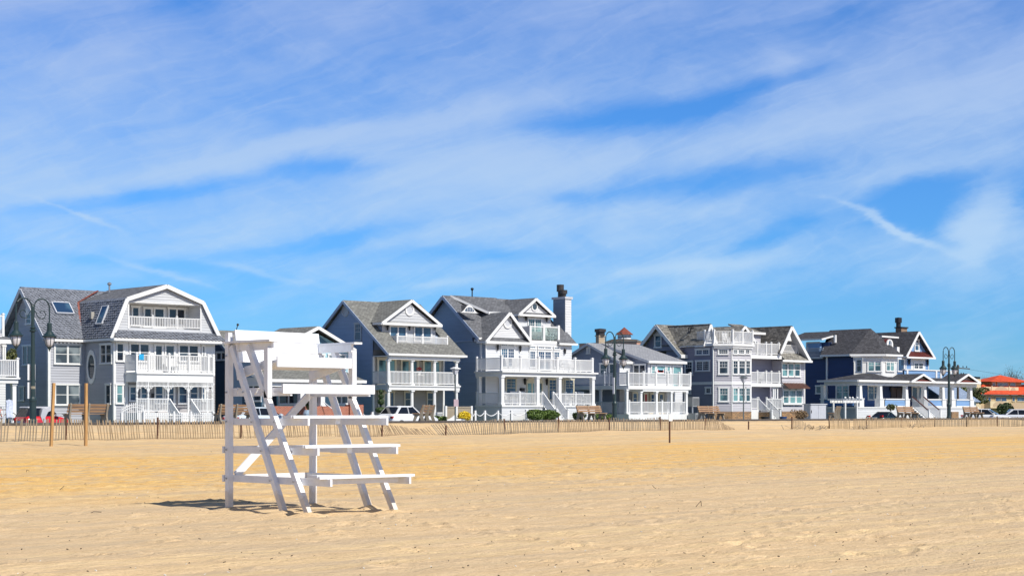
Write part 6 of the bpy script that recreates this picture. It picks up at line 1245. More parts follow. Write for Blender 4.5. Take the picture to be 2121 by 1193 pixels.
# ------------------------------------------------------------------ street lamps
LG = M('dark_green_lamp_paint', (.014, .034, .038), .45, .15); LGL = M('frosted_lamp_glass', (.62, .62, .66), .35, .04)
def big_lamp(first=True):
    t = thing('street_lamp', 'x', 'street lamp', (0, 0, 0))
    mb = MB(); mb.lathe((0, 0, 0), [(.20, 0), (.20, .12), (.16, .18), (.155, 1.0), (.17, 1.05), (.17, 1.15), (.115, 1.25), (.10, 3.2), (.085, 4.35)], 14); mb.build('pole', LG, t)
    mb = MB(); mb.lathe((0, 0, 4.3), [(.10, 0), (.15, .04), (.15, .1), (.09, .14), (.13, .2), (.07, .26), (.06, 1.2), (.02, 1.3)], 12); mb.build('collar', LG, t)
    for s_ in (-1, 1):
        mb = MB(); r = .40
        pts = [(s_ * .04, 0, 4.45), (s_ * .06, 0, 5.25)] + [(s_ * (.06 + r - r * math.cos(a * math.pi / 10)), 0, 5.45 + r * 1.1 * math.sin(a * math.pi / 10)) for a in range(11)] + [(s_ * (.06 + 2 * r), 0, 4.75)]
        mb.tube(pts, .036, 7)
        sc_ = [(s_ * (.47 + .28 * (1 - k / 26) * math.cos(math.pi - k * .36)), 0, 5.18 + .28 * (1 - k / 26) * math.sin(math.pi - k * .36) * -1) for k in range(18)]
        mb.tube([(s_ * .06, 0, 5.35)] + sc_, .022, 6); mb.build('arm', LG, t)
        c = (s_ * (.06 + 2 * r), 0, 0)
        mb = MB(); mb.lathe((c[0], 0, 4.15), [(.09, .62), (.115, .58), (.115, .22), (.16, .17), (.25, .05), (.34, -.02), (.335, -.06), (.24, -.08)], 16); lh = mb.build('lantern', LG, t)
        g = MB(); g.lathe((c[0], 0, 4.15), [(.235, -.08), (.225, -.2), (.17, -.42), (.09, -.53)], 16); g.build('lamp_glass', LGL, lh, True)
        b_ = MB()
        for k in range(6):
            a = k * math.pi / 3 + .3; b_.tube([(c[0] + .25 * math.cos(a), .25 * math.sin(a), 4.07), (c[0] + .24 * math.cos(a), .24 * math.sin(a), 3.93), (c[0] + .185 * math.cos(a), .185 * math.sin(a), 3.72), (c[0] + .08 * math.cos(a), .08 * math.sin(a), 3.6)], .014, 4)
        b_.lathe((c[0], 0, 3.56), [(.11, .06), (.09, .0), (.04, -.05), (.03, -.12), (.005, -.16)], 10); b_.build('lantern_cage', LG, lh)
    return t
L0 = big_lamp()
lamps = [(68, 'tall green twin-lantern street lamp with two white signs, in front of the gambrel house'), (1273, 'tall green twin-lantern street lamp in front of the low grey house'), (1965.5, 'tall green twin-lantern street lamp in front of the navy house porch')]
LP = [L0] + [copy_tree(L0) for _ in lamps[1:]]
for o, (px, lab) in zip(LP, lamps): place(o, (at(px, 79.3), 79.3, 1.07), 0, lab, 'twin-lantern street lamps along the promenade')
L0.scale = (1.06, 1.06, 1.06)
SGN = M('white_sign_sheet', (.70, .72, .75), .5, .04)
for za, zb in ((3.22, 4.02), (2.3, 3.12)):
    x = at(68, 79.3); mb = MB(); k = (za - 1.07) / 1.06, (zb - 1.07) / 1.06
    mb.box(-.20, .20, .13, .15, k[0], k[1]); o = mb.build('sign_board', SGN); o.parent = L0
mb = MB(); mb.lathe((0, 0, 1.62), [(.112, 0), (.112, .12)], 12); o = mb.build('paper_band', M('cream_sticker', (.6, .5, .35), .7, .1)); o.parent = L0
mb = MB(); mb.box(-.20, -.16, -.16, .0, 1.75, 2.85); o = mb.build('banner', SGN); o.parent = LP[1]
def small_lamp(px, Y, zt, lab, zb=.5, sign=False):
    x = at(px, Y); t = thing('post_lamp', lab, 'street lamp', (x, Y, zb), 'small single post lamps by the houses')
    GP = M('grey_green_pole_paint', (.12, .14, .14), .5, .1) if 'GP' not in globals() else globals()['GP']; globals()['GP'] = GP
    mb = MB(); mb.lathe((x, Y, zb), [(.09, 0), (.08, .2), (.055, .3), (.05, zt - zb - .45)], 10); mb.build('pole', GP, t)
    mb = MB(); mb.loft([[(x + r * a, Y + r * b, z) for a, b in ((-1, -1), (1, -1), (1, 1), (-1, 1))] for r, z in ((.08, zt - .5), (.21, zt - .12))]); mb.build('lamp_glass', LGL, t)
    mb = MB(); mb.loft([[(x + r * a, Y + r * b, z) for a, b in ((-1, -1), (1, -1), (1, 1), (-1, 1))] for r, z in ((.27, zt - .12), (.27, zt - .08), (.08, zt + .03))]); mb.build('lamp_cap', GP if not sign else W_TRIM, t)
    if sign: mb = MB(); mb.box(x - .22, x + .22, Y - .1, Y - .07, 2.0, 2.5); mb.build('notice', M('faded_pink_notice', (.45, .33, .36), .6, .1), t)
small_lamp(943, 91.2, 4.75, 'slim single post lamp with a small notice, in front of the blue double-porch house', .52, True)
small_lamp(1540, 91.2, 4.55, 'slim single post lamp in front of the lavender turret house', .52)
# ------------------------------------------------------------------ benches
BW = M('bench_slats_brown', (.30, .18, .10), .65, .25, 3, (.5, 6, 6)); BC = M('bench_concrete', (.24, .21, .165), .85, .12)
def bench():
    t = thing('park_bench', 'x', 'bench', (0, 0, 0)); L = 1.16
    prof = [(-.30, 0), (-.10, 0), (-.12, .18), (-.14, .36), (-.46, .36), (-.46, .42), (.0, .44), (.09, .62), (.17, .98), (.24, .97), (.25, .90), (.17, .60), (.10, .40), (.05, .22), (.16, .0), (.30, 0), (.30, .05), (.16, .2), (.18, .4)]
    prof = [(-.44, .0), (-.30, .0), (-.22, .16), (-.14, .30), (-.02, .30), (.04, .16), (.10, .0), (.30, .0), (.24, .14), (.18, .32), (.20, .52), (.30, .95), (.27, 1.0), (.20, .98), (.10, .60), (.04, .46), (-.44, .43), (-.46, .36), (-.34, .34), (-.40, .14)]
    for x in (-L + .12, 0, L - .12): mb = MB(); mb.prism([(x - .045, y, z) for y, z in prof], (.09, 0, 0)); mb.build('bench_frame', BC, t)
    for k in range(4): mb = MB(); mb.bar((-L, -.40 + .125 * k, .465), (L, -.40 + .125 * k, .465), .11, .04); mb.build('seat_slat', BW, t)
    for k in range(3): mb = MB(); f_ = k / 2; mb.bar((-L, .075 + .125 * f_, .60 + .30 * f_), (L, .075 + .125 * f_, .60 + .30 * f_), .04, .115, (0, .3, 1)); mb.build('back_slat', BW, t)
    return t
b0 = bench(); first = True
for px, Y, rz, lab in ((180, 78.6, math.pi, 'brown slatted bench seen from behind, in front of the gambrel house'), (486, 78.8, math.pi, 'brown bench seen from behind through the legs of the lifeguard chair'),
                       (881, 79.0, math.pi + .55, 'bench with three thick frames turned away, in front of the white hatchback'), (1223, 79.6, 0, 'bench facing the beach left of the middle twin-lantern lamp'),
                       (1471, 79.6, 0, 'bench facing the beach below the shade-toned side wall of the turret house'), (1731, 79.2, math.pi + .5, 'bench with pale frames turned away, between white shed and arbour'),
                       (1878, 79.8, 0, 'bench facing the beach left of the navy house stairs'), (2014, 79.8, 0, 'bench facing the beach right of the rightmost twin-lantern lamp')):
    o = b0 if first else copy_tree(b0); first = False
    place(o, (at(px, Y), Y, 1.07), rz, lab, 'slatted benches along the promenade')
# ------------------------------------------------------------------ cars
TYRE = M('tyre_rubber', (.02, .02, .02), .8, .1); RIM = M('alloy_rim', (.45, .46, .48), .3, .05, metal=.8); CARGL = glass('car_glass', (.008, .01, .014), (.02, .025, .03), .6); TAIL = M('red_tail_light', (.45, .01, .01), .2, .1); HEADL = M('headlight_glass', (.6, .62, .66), .1, .05)
def paint(name, c): m = M(name, c, .25, .03); m.node_tree.nodes['Principled BSDF'].inputs['Coat Weight'].default_value = .8; m.node_tree.nodes['Principled BSDF'].inputs['Coat Roughness'].default_value = .05; return m
def car(label, x, Y, z, rz, L, W, Hh, kind, pm, rear=None, lower=None):
    """built with its nose towards +X"""
    t = thing('parked_car', label, 'car', (0, 0, 0), 'cars parked along the street'); h = L / 2; w = W / 2
    if kind == 'hatch': top = [(-h, .62), (-h + .05, .95), (-h + .25, 1.02), (h - 1.25, 1.0), (h - .45, .88), (h - .08, .72), (h, .5)]; gb, gt = (-h + .10, h - 1.15), (-h + .62, h - 2.0)
    elif kind == 'smart': top = [(-h, .55), (-h + .04, .9), (-h + .15, .98), (h - .75, .98), (h - .25, .82), (h - .05, .65), (h, .45)]; gb, gt = (-h + .06, h - .62), (-h + .28, h - 1.15)
    else: top = [(-h, .62), (-h + .05, .9), (-h + .8, .95), (h - 1.5, .93), (h - .5, .82), (h - .1, .68), (h, .48)]; gb, gt = (-h + .55, h - 1.35), (-h + 1.25, h - 2.2)
    kz = Hh / 1.49
    mb = MB(); rings = []
    for i, (xx, zt) in enumerate(top):
        zt *= kz
        e = 1 - (.13 if i in (0, len(top) - 1) else (.05 if i in (1, len(top) - 2) else 0)); a = w * e; zb = .28 if 0 < i < len(top) - 1 else .36
        rings.append([(xx, -a * .92, zb), (xx, -a, zb + .12), (xx, -a, zt * .72), (xx, -a * .93, zt - .02), (xx, -a * .6, zt + .015), (xx, a * .6, zt + .015), (xx, a * .93, zt - .02), (xx, a, zt * .72), (xx, a, zb + .12), (xx, a * .92, zb)])
    mb.loft(rings); body = mb.build('body', pm, t, True)
    body.data.polygons.foreach_set('use_smooth', [True] * len(body.data.polygons))
    zb, zt = Hh * .625, Hh - .05; r4 = lambda x_, ww, z_: [(x_, -ww, z_), (x_, ww, z_)]
    mb = MB(); bw, tw = w * .90, w * .70; m1, m2 = (gb[0] * .35 + gt[0] * .65), (gb[1] * .4 + gt[1] * .6); zm = zb + (zt - zb) * .62
    base = [(gb[0], -bw * .9, zb), (gb[0] + .3, -bw, zb), (gb[1] - .4, -bw, zb), (gb[1], -bw * .8, zb), (gb[1], bw * .8, zb), (gb[1] - .4, bw, zb), (gb[0] + .3, bw, zb), (gb[0], bw * .9, zb)]
    topr = [(gt[0], -tw * .9, zt), (gt[0] + .2, -tw, zt), (gt[1] - .2, -tw, zt), (gt[1], -tw * .85, zt), (gt[1], tw * .85, zt), (gt[1] - .2, tw, zt), (gt[0] + .2, tw, zt), (gt[0], tw * .9, zt)]
    mb.loft([base, topr]); mb.build('windows', CARGL, t)
    mb = MB(); k_ = [(x_ * 1.0, y_ * .93, Hh) for x_, y_, z_ in topr]; tp = [(x_ + (.05 if x_ > 0 else -.05), y_ * 1.05, z_ + .0) for x_, y_, z_ in topr]; mb.loft([[(a, b, c - .03) for a, b, c in tp], tp, k_]); mb.build('roof', rear or pm, t)
    pil = rear or pm; xm_ = (gb[0] + gb[1]) / 2 - .05
    for s_ in (-1, 1):
        for a_, b_, w_, h_ in (((gb[1] - .35, s_ * bw, zb), (gt[1] - .1, s_ * tw * 1.01, zt), .05, .06), ((gb[0] + .22, s_ * bw, zb), (gt[0] + .22, s_ * tw * 1.01, zt), .05, .22 if kind == 'hatch' else .16), ((xm_, s_ * bw, zb), (xm_ - .02, s_ * tw * 1.01, zt), .04, .07)):
            mb = MB(); mb.bar(a_, b_, w_, h_); mb.build('pillar', pil, t)
        mb = MB(); mb.bar((gb[1] - .2, s_ * (w + .06), zb + .06), (gb[1] - .42, s_ * (w + .1), zb + .12), .12, .12); mb.build('wing_mirror', pil, t)
    for wx in (-h + .72 if kind != 'smart' else -h + .42, h - .82 if kind != 'smart' else h - .45):
        for s_ in (-1, 1):
            mb = MB(); n = 18; r0 = .33; ring = lambda r, y: [(wx + r * math.cos(a * 2 * math.pi / n), y, .33 + r * math.sin(a * 2 * math.pi / n)) for a in range(n)]
            mb.loft([ring(.30, s_ * (w - .22)), ring(r0, s_ * (w - .2)), ring(r0, s_ * (w + .0)), ring(.29, s_ * (w + .015))]); ty = mb.build('wheel', TYRE, t)
            g = MB(); g.loft([ring(.20, s_ * (w + .012)), ring(.19, s_ * (w + .025))]); g.build('rim', RIM, ty)
    for s_ in (-1, 1):
        mb = MB(); mb.box(-h - .01, -h + .22, s_ * w * .80 - .12, s_ * w * .80 + .12, .76, .90); mb.build('tail_light', TAIL, t)
        mb = MB(); mb.box(h - .30, h - .04, s_ * w * .74 - .14, s_ * w * .74 + .14, .60, .72); mb.build('headlight', HEADL, t)
    mb = MB(); mb.box(-h - .02, -h, -.26, .26, .62, .74); mb.build('number_plate', W_TRIM, t)
    if lower: mb = MB(); mb.loft([[(x_, s * (w + .004), z_) for x_, z_ in lower] for s in (-1, 1)]) ; mb.build('side_shell', rear, t)
    place(t, (x, Y, z), rz)
    return t
z_ = .404
car('small red two-seater car with a silver side arch and black tailgate beside the lamp', at(88, 87.2), 87.2, z_, 0, 2.75, 1.56, 1.52, 'smart', paint('red_car_paint', (.55, .015, .02)), M('silver_shell', (.6, .6, .62), .3, .04, metal=.3),
    [(-.32, .5), (-.15, .5), (-.25, .9), (-.08, 1.22), (.35, 1.40), (.20, 1.47), (-.40, 1.42), (-.52, 1.0)])
car('pale silver-blue sedan seen through the lifeguard chair legs', at(540, 88.4), 88.4, z_, 0, 4.6, 1.82, 1.52, 'hatch', paint('pale_blue_silver_paint', (.55, .62, .68)))
car('white hatchback with red tail light parked behind the turned bench', at(845, 88.4), 88.4, z_ + .03, 0, 4.0, 1.78, 1.58, 'hatch', paint('white_car_paint', (.78, .79, .80)))
car('dark green car showing only its roof below the navy house porch', at(1838, 88.2), 88.2, z_, 0, 3.9, 1.7, 1.22, 'sedan', paint('dark_green_paint', (.01, .03, .028)))
car('white sedan turned towards the beach below the orange-roofed house', at(2045, 90), 90, z_, -1.15, 4.8, 1.85, 1.50, 'sedan', paint('pearl_white_paint', (.70, .72, .74)))
car('silver sedan cut off by the right edge of the picture', at(2116, 92), 92, z_, -.9, 4.8, 1.85, 1.46, 'sedan', paint('silver_car_paint', (.55, .57, .62)))
# ------------------------------------------------------------------ fences and garden things by the houses
def pickets(label, segs, arch=None, sp=.13, h=1.0, z=.5, mat=None):
    (xa, ya), (xb, yb) = segs[0], segs[-1]; t = thing('picket_fence', label, 'fence', (xa, ya, z))
    for (ax, ay), (bx, by) in zip(segs, segs[1:]):
        L = math.hypot(bx - ax, by - ay); n = int(L / sp); mb = MB(); top = []
        for i in range(n + 1):
            f_ = i / n; x, y = ax + (bx - ax) * f_, ay + (by - ay) * f_; hh = h + (arch(f_) if arch else 0); mb.box(x - .02, x + .02, y - .02, y + .02, z + .05, z + hh); top.append((x, y, z + hh - .14))
        mb.tube(top, .03, 4); mb.tube([(p[0], p[1], p[2] - .16) for p in top], .025, 4); mb.bar((ax, ay, z + .2), (bx, by, z + .2), .04, .05); mb.build('picket_panel', mat or W_TRIM, t)
    for (ax, ay) in segs: mb = MB(); mb.box(ax - .06, ax + .06, ay - .06, ay + .06, z - .1, z + h + .12); mb.build('post', W_TRIM, t)
    return t
pickets('white arched picket gate panels at the left front of the gambrel house', [(at(252, 92.4), 92.4), (at(296, 92.4), 92.4)], lambda f_: .30 * math.sin(f_ * math.pi * .8) + .45, h=.95)
pickets('low white picket fence across the front of the gambrel house', [(at(298, 92.3), 92.3), (at(360, 92.3), 92.3), (at(395, 92.3), 92.3), (at(441, 92.3), 92.3)], h=1.05)
t = thing('rope_fence', 'row of white posts joined by sagging ropes beside the tall house', 'fence', (at(1005, 92.6), 92.6, .5)); rp = [at(c, 92.6) for c in (984, 1004, 1031, 1059, 1090)]
for x in rp: mb = MB(); mb.box(x - .07, x + .07, 92.53, 92.67, .4, 1.72 if x != rp[-1] else 1.8); mb.build('post', W_TRIM, t)
mb = MB(); pr = at(975, 92.6)
for a, b in zip([pr] + rp, rp): mb.tube([(a + (b - a) * i / 8, 92.6, 1.6 - .28 * math.sin(i / 8 * math.pi)) for i in range(9)], .035, 5) if a != b else None
mb.build('rope', M('white_rope', (.65, .65, .66), .8, .1), t)
t = thing('rope_fence', 'two white posts with a sagging rope between the brick-walled bungalow and the blue house', 'fence', (at(770, 92.4), 92.4, .5)); rp = [at(c, 92.4) for c in (752, 771, 797)]
for x in rp[1:]: mb = MB(); mb.box(x - .07, x + .07, 92.33, 92.47, .4, 1.62); mb.build('post', W_TRIM, t)
mb = MB()
for a, b in zip(rp, rp[1:]): mb.tube([(a + (b - a) * i / 8, 92.4, 1.5 - .25 * math.sin(i / 8 * math.pi)) for i in range(9)], .03, 5)
mb.build('rope', M('white_rope_thin', (.65, .65, .66), .8, .1), t)
t = thing('lattice_fence', 'beige lattice privacy fence with white posts beside the blue double-porch house', 'fence', (at(950, 93.5), 93.5, .5)); LT = M('beige_lattice', (.42, .36, .27), .8, .1)
cs = [at(c, 93.5) for c in (923, 945, 976)]
for x in cs: mb = MB(); mb.box(x - .08, x + .08, 93.42, 93.58, .4, 2.05); mb.build('post', W_TRIM, t)
for a, b in zip(cs, cs[1:]):
    mb = MB(); mb.box(a, b, 93.5, 93.53, .5, 1.98)
    for i in range(int((b - a) / .09)): mb.box(a + .09 * i, a + .09 * i + .035, 93.47, 93.5, .5, 1.95)
    mb.bar((a, 93.48, 1.97), (b, 93.48, 1.97), .08, .06); mb.build('lattice_panel', LT, t)
t = thing('garden_wall', 'low white curved garden wall beside the yellow bush', 'wall', (at(935, 92.5), 92.5, .5)); mb = MB(); xs_ = [at(c, 92.5) for c in (925, 930, 936, 943, 944, 966)]; zs_ = (1.05, 1.1, 1.2, 1.4, 1.12, 1.12)
mb.loft([[(x, 92.45, .4), (x, 92.6, .4), (x, 92.6, z), (x, 92.45, z)] for x, z in zip(xs_, zs_)]); mb.build('wall', W_TRIM, t)
# shed, arbour, air conditioners
def wp(px, Y): return at(px, Y)
t = thing('garden_shed', 'small pale grey storage shed with double doors beside the navy side wall', 'shed', (wp(1695, 93), 93, .5)); f_ = front(92.6); crop(1640, 650, 4.4096); a, b = f_.s(168), f_.s(312); zt = f_.z(240, 828)
mb = MB(); mb.box(a, b, 92.6, 93.3, .45, zt); mb.build('body', M('pale_grey_shed', (.42, .43, .47), .6, .06), t); mb = MB(); mb.box(a - .08, b + .08, 92.5, 93.4, zt, zt + .08); mb.build('lid', GREYTRIM, t)
for k in (0, 1): m_ = (a + b) / 2; mb = MB(); x0, x1 = (a + .06, m_ - .015) if k == 0 else (m_ + .015, b - .06); mb.box(x0, x1, 92.55, 92.6, .55, zt - .06); d = mb.build('door', M('shed_door', (.47, .48, .52), .6, .05), t)
mb = MB(); mb.box(a + .07, a + .12, 92.51, 92.55, 1.5, 1.75); mb.build('handle', BLACK, t)
t = thing('garden_arbour', 'white slatted garden arbour with four posts before the navy side wall', 'arbour', (wp(1763, 93), 93, .5)); f_ = front(92.6); a, b = f_.s(482), f_.s(598); zt = f_.z(535, 800)
for x in (a + .08, b - .08):
    for y in (92.6, 93.9): mb = MB(); mb.box(x - .07, x + .07, y - .07, y + .07, .45, zt); mb.build('post', W_TRIM, t)
mb = MB(); mb.box(a - .35, b + .35, 92.52, 92.6, zt - .12, zt + .1); mb.box(a - .35, b + .35, 93.9, 93.98, zt - .12, zt + .1); mb.build('beam', W_TRIM, t)
for i in range(6): x = a - .2 + (b - a + .4) * i / 5; mb = MB(); mb.box(x - .03, x + .03, 92.2, 94.3, zt + .1, zt + .25); mb.build('rafter', W_TRIM, t)
for c in (484, 524, 551, 594): x = f_.s(c); mb = MB(); mb.ball((x, 92.55, zt + .34), .1, 8); mb.build('finial', W_TRIM, t)
ACM = M('air_conditioner_casing', (.36, .37, .37), .6, .08)
def acu(px, Y, z, lab):
    x = at(px, Y); t = thing('air_conditioner', lab, 'air conditioner', (x, Y, z)); mb = MB(); mb.box(x - .42, x + .42, Y - .4, Y + .4, z, z + .8); mb.build('casing', ACM, t); mb = MB()
    for i in range(9): mb.box(x - .38, x + .38, Y - .42, Y - .4, z + .08 + i * .075, z + .11 + i * .075)
    mb.build('grille', BLACK, t); mb = MB()
    for a in (-.35, .35):
        for b in (-.33, .33): mb.box(x + a - .03, x + a + .03, Y + b - .03, Y + b + .03, .4, z)
    mb.build('stand', GREYTRIM, t)
acu(1434, 95.0, 2.05, 'pale air conditioner unit raised on a stand beside the shade-toned side wall'); acu(1440, 93.6, .7, 'dark air conditioner unit low on the ground behind the bench'); 
# ------------------------------------------------------------------ plants
G1 = leafmat('bright_green_leaves', (.035, .075, .012), (.13, .20, .03)); G2 = leafmat('dark_green_leaves', (.012, .03, .008), (.05, .085, .02)); GY = leafmat('yellow_flowers', (.60, .42, .01), (.85, .66, .03)); GD = leafmat('dry_twig_leaves', (.16, .10, .05), (.28, .19, .10)); G3 = leafmat('olive_leaves', (.05, .065, .02), (.16, .17, .05))
def bs(px, Y, z, rx, rz, mat, lab, cat='bush', n=900, size=.07, seed=1, name='bush', **k): return bush(name, lab, cat, at(px, Y), Y, z, rx, .6, rz, mat, n, size, seed, **k)
bs(962, 92.7, .9, .62, .42, GY, 'bright yellow flowering bush beside the low white garden wall', n=1300, seed=2, name='flowering_bush')
bs(911, 92.7, .8, .5, .28, G1, 'low green shrub right of the turned bench at the blue house', seed=3)
bs(1110, 92.4, .9, 1.15, .5, G1, 'wide bright green hedge bush left of the tall house stairs', n=2600, seed=4); bs(1136, 92.3, .9, .8, .48, G1, 'rounded green bush touching the foot of the tall house stairs', n=1800, seed=5)
bs(1200, 92.6, .9, .7, .4, G2, 'dark green bush behind the left end of the bench at the tall house', n=1300, seed=6); bs(1250, 92.6, .9, .9, .32, G1, 'low green bush behind the right end of the bench at the tall house', n=1300, seed=7)
bs(612, 92.9, .9, 1.2, .30, G2, 'dark green hedge at the foot of the red brick porch wall', n=1500, seed=8)
bs(2105 - 20, 97, .5, 1.9, 1.15, G2, 'dark green shrub below the arched balcony of the orange-roofed house', n=2600, size=.1, seed=9)
bs(1505, 92.6, .85, .7, .4, GD, 'bare brown twiggy shrub at the stone base of the turret', n=260, size=.03, seed=10, name='dry_shrub')
bs(1660, 80.6, 1.0, .8, .42, GD, 'dry brown grass clump on the promenade edge by the collapsed fence', n=700, size=.06, seed=11, name='dry_shrub'); bs(1845, 92.4, 1.7, .35, .35, G3, 'small potted bush left of the navy house stairs', n=400, seed=12)
bs(24, 100, 3.6, .5, 1.1, G3, 'tall evergreen between the white edge house and the gambrel house', 'shrub', n=1500, seed=13, name='tall_shrub')
t = thing('topiary', 'three-ball clipped topiary beside the glazed door of the blue house', 'topiary', (at(789, 95.3), 95.3, .95)); x = at(789, 95.3); rnd = random.Random(4)
for z, r in ((3.05, .16), (2.72, .19), (2.33, .23), (1.75, .42)): mb = MB(); mb.ball((x, 95.3, z), r, 10, .95 if r < .4 else .5); leafcloud(mb, [(x, 95.3, z, r * 1.1, r * 1.1, r * 1.05 if r < .4 else r * .5)], 160, .04, rnd); mb.build('foliage_ball', G2, t)
mb = MB(); mb.tube([(x, 95.3, .9), (x, 95.3, 3.0)], .025, 6); mb.build('stem', BARK, t)
tree('tree', 'tall bare-topped tree behind the orange tiled roof', at(2092, 215), 215, .3, 12.5, 3.0, G3, 260, 21, True, .10)
tree('tree', 'green tree seen through the right end of the navy house porch', at(2008, 128), 128, .3, 4.4, 2.2, G3, 3000, 22, False, .16)

tree('tree', 'thin leafless tree rising right of the cream chimney', at(2046, 200), 200, .3, 9.0, 2.4, GD, 200, 24, True, .08); tree('tree', 'leafless tree at the right edge behind the orange tiled roof', at(2114, 200), 200, .3, 10.0, 3.4, GD, 400, 25, True, .1)
# grey-roofed houses glimpsed behind the porch
H = thing('distant_house', 'small white house with a pale blue roof glimpsed through the navy house porch', 'house', (at(1990, 118), 118, .3)); x = at(1990, 118)
plain(H, x - 3, x + 3.5, 118, 124, .3, 2.9, W_TRIM); roof(H, shingle('pale_blue_shingle', (.20, .26, .36), (.26, .32, .42), (.15, .2, .28)), [(x - 3.4, 117.6, 2.85), (x + 4, 117.6, 2.85), (x + 4, 121, 4.9), (x - 3.4, 121, 4.9)], [(x + 4, 124.4, 2.85), (x - 3.4, 124.4, 2.85), (x - 3.4, 121, 4.9), (x + 4, 121, 4.9)]); window(H, front(118), 0, 0, 0, 0, 2, False, raw=(x - 1, x + .5, 1.3, 2.4))
H = thing('distant_house', 'red brick house glimpsed between the middle porch columns of the navy house', 'house', (at(1936, 125), 125, .3)); x = at(1936, 125)
plain(H, x - 2.5, x + 2.2, 125, 130, .3, 5.6, brickmat('bright_red_brick', (.45, .07, .04), (.35, .05, .03), (.4, .3, .25))); roof(H, R6, [(x - 2.8, 124.7, 5.6), (x + 2.5, 124.7, 5.6), (x + 2.5, 127.5, 6.2), (x - 2.8, 127.5, 6.2)]); window(H, front(125), 0, 0, 0, 0, 1, True, raw=(x - .6, x + .5, 3.2, 4.8))
# utility pole
t = thing('utility_pole', 'wooden utility pole with two crossarms rising behind the navy house porch', 'utility pole', (at(1984, 112), 112, .3)); x = at(1984, 112); f_ = front(112); crop(1640, 650, 4.4096); zt = f_.z(1518, 465)
PW = M('weathered_pole_timber', (.08, .06, .05), .9, .2); mb = MB(); mb.tube([(x, 112, .3), (x, 112, zt)], [.16, .11], 8); mb.build('pole', PW, t)
for dz, l in ((.35, 1.9), (1.15, 1.1)):
    mb = MB(); mb.bar((x - l * .6, 112.3, zt - dz), (x + l, 111.6, zt - dz - .1), .1, .12); a_ = mb.build('crossarm', PW, t); mb = MB()
    for k in (-.5, .1, .5, .85): mb.lathe((x + l * k, 112 - .2 * k, zt - dz + .05), [(.05, 0), (.07, .08), (.04, .18)], 6)
    mb.build('insulators', BLACK, a_)
mb = MB()
for k in range(2): mb.tube([(x + (-.4 + k), 112, zt - .3 - k * .8), (x + 18, 112.5, zt - 1.5 - k * .8), (x + 36, 113, zt - .6 - k * .8)], .012, 4)
mb.build('wires', BLACK, t)
# ------------------------------------------------------------------ deck furniture
def chair_proto():
    t = thing('patio_chair', 'x', 'chair', (0, 0, 0)); mb = MB(); mb.box(-.26, .26, -.28, .24, .40, .44); mb.build('seat', W_TRIM, t)
    mb = MB()
    for i in range(6): mb.bar((-.23 + i * .092, .22, .44), (-.23 + i * .092, .32, 1.0), .05, .025, (0, 1, 0))
    mb.bar((-.27, .32, 1.0), (.27, .32, 1.0), .04, .07); mb.build('backrest', W_TRIM, t)
    for a in (-.25, .25):
        for b in (-.25, .24): mb = MB(); mb.bar((a, b, 0), (a, b, .62), .045, .045, (0, 1, 0)); mb.build('leg', W_TRIM, t)
        mb = MB(); mb.box(a - .04, a + .04, -.3, .28, .62, .65); mb.build('armrest', W_TRIM, t)
    return t
cp = chair_proto(); used = [0]
def pchair(px, Y, z, rz, lab, grp=None):
    o = cp if not used[0] else copy_tree(cp); used[0] = 1; place(o, (at(px, Y), Y, z), rz, lab, grp or 'white patio chairs on the decks')
def zat(px, py, Y): rx, ry = ray(px); return CAMZ + (PYH - py) * (Y / ry) / FP
z3 = zat(1135, 769.7, 93.5); g3 = 'white chairs on the tall house upper deck'
pchair(1057, 94.6, z3, .5, 'white slatted chair on the tall house upper deck, second bay from the left'); pchair(1070, 94.9, z3, -.6, 'white slatted chair right of its twin on the tall house upper deck'); pchair(1168, 94.6, z3, .2, 'white slatted chair near the right gutter end of the tall house upper deck'); pchair(1186, 94.8, z3, -.4, 'white slatted chair in the right half of the tall house upper deck'); pchair(1208, 94.9, z3, .9, 'rightmost white slatted chair on the tall house upper deck')
zp3 = zat(1135, 838.8, 93.5)
pchair(1054, 94.5, zp3, .4, 'white slatted chair on the tall house ground porch left of the mailbox'); pchair(1066, 94.7, zp3, -.5, 'white slatted chair on the tall house ground porch under the mailbox'); pchair(1088, 94.6, zp3, .1, 'white slatted chair on the tall house ground porch left of the front door'); pchair(1180, 94.6, zp3, .5, 'white slatted chair right of the tall house stairs on the ground porch'); pchair(1207, 94.6, zp3, -.3, 'rightmost white slatted chair on the tall house ground porch')
pchair(1137, 96.9, zat(1137, 705.7, 96.5), .4, 'white slatted chair behind the glass panels of the attic balcony'); 
z5 = zat(1585, 735.5, 95.4); pchair(1574, 96.4, z5, .3, 'white slatted chair on the lavender house upper middle deck'); z5b = zat(1585, 793.3, 95.4); pchair(1580, 96.3, z5b, -.4, 'white slatted chair on the lavender house lower middle deck')
pchair(1503, 97.2, zat(1530, 714.8, 95.3) + .1, -.6, 'white slatted chair on the turret roof deck'); pchair(906, 93.4, .55, 2.8, 'white chair with a blue cushion on the ground beside the turned bench')
t = thing('patio_table', 'small round white table with a red flower pot between the blue house deck columns', 'table', (at(868, 96), 96, 3.5)); x = at(868, 96); z2 = zat(870, 797.7, 95.1)
t.location.z = z2; LOC[t.name] = (x, 96, z2); t.location.x = x; mb = MB(); mb.lathe((x, 96, z2), [(.45, .72), (.45, .76), (.0, .765)], 14); mb.build('tabletop', W_TRIM, t); mb = MB(); mb.tube([(x, 96, z2), (x, 96, z2 + .72)], .05, 8); mb.build('leg', W_TRIM, t)
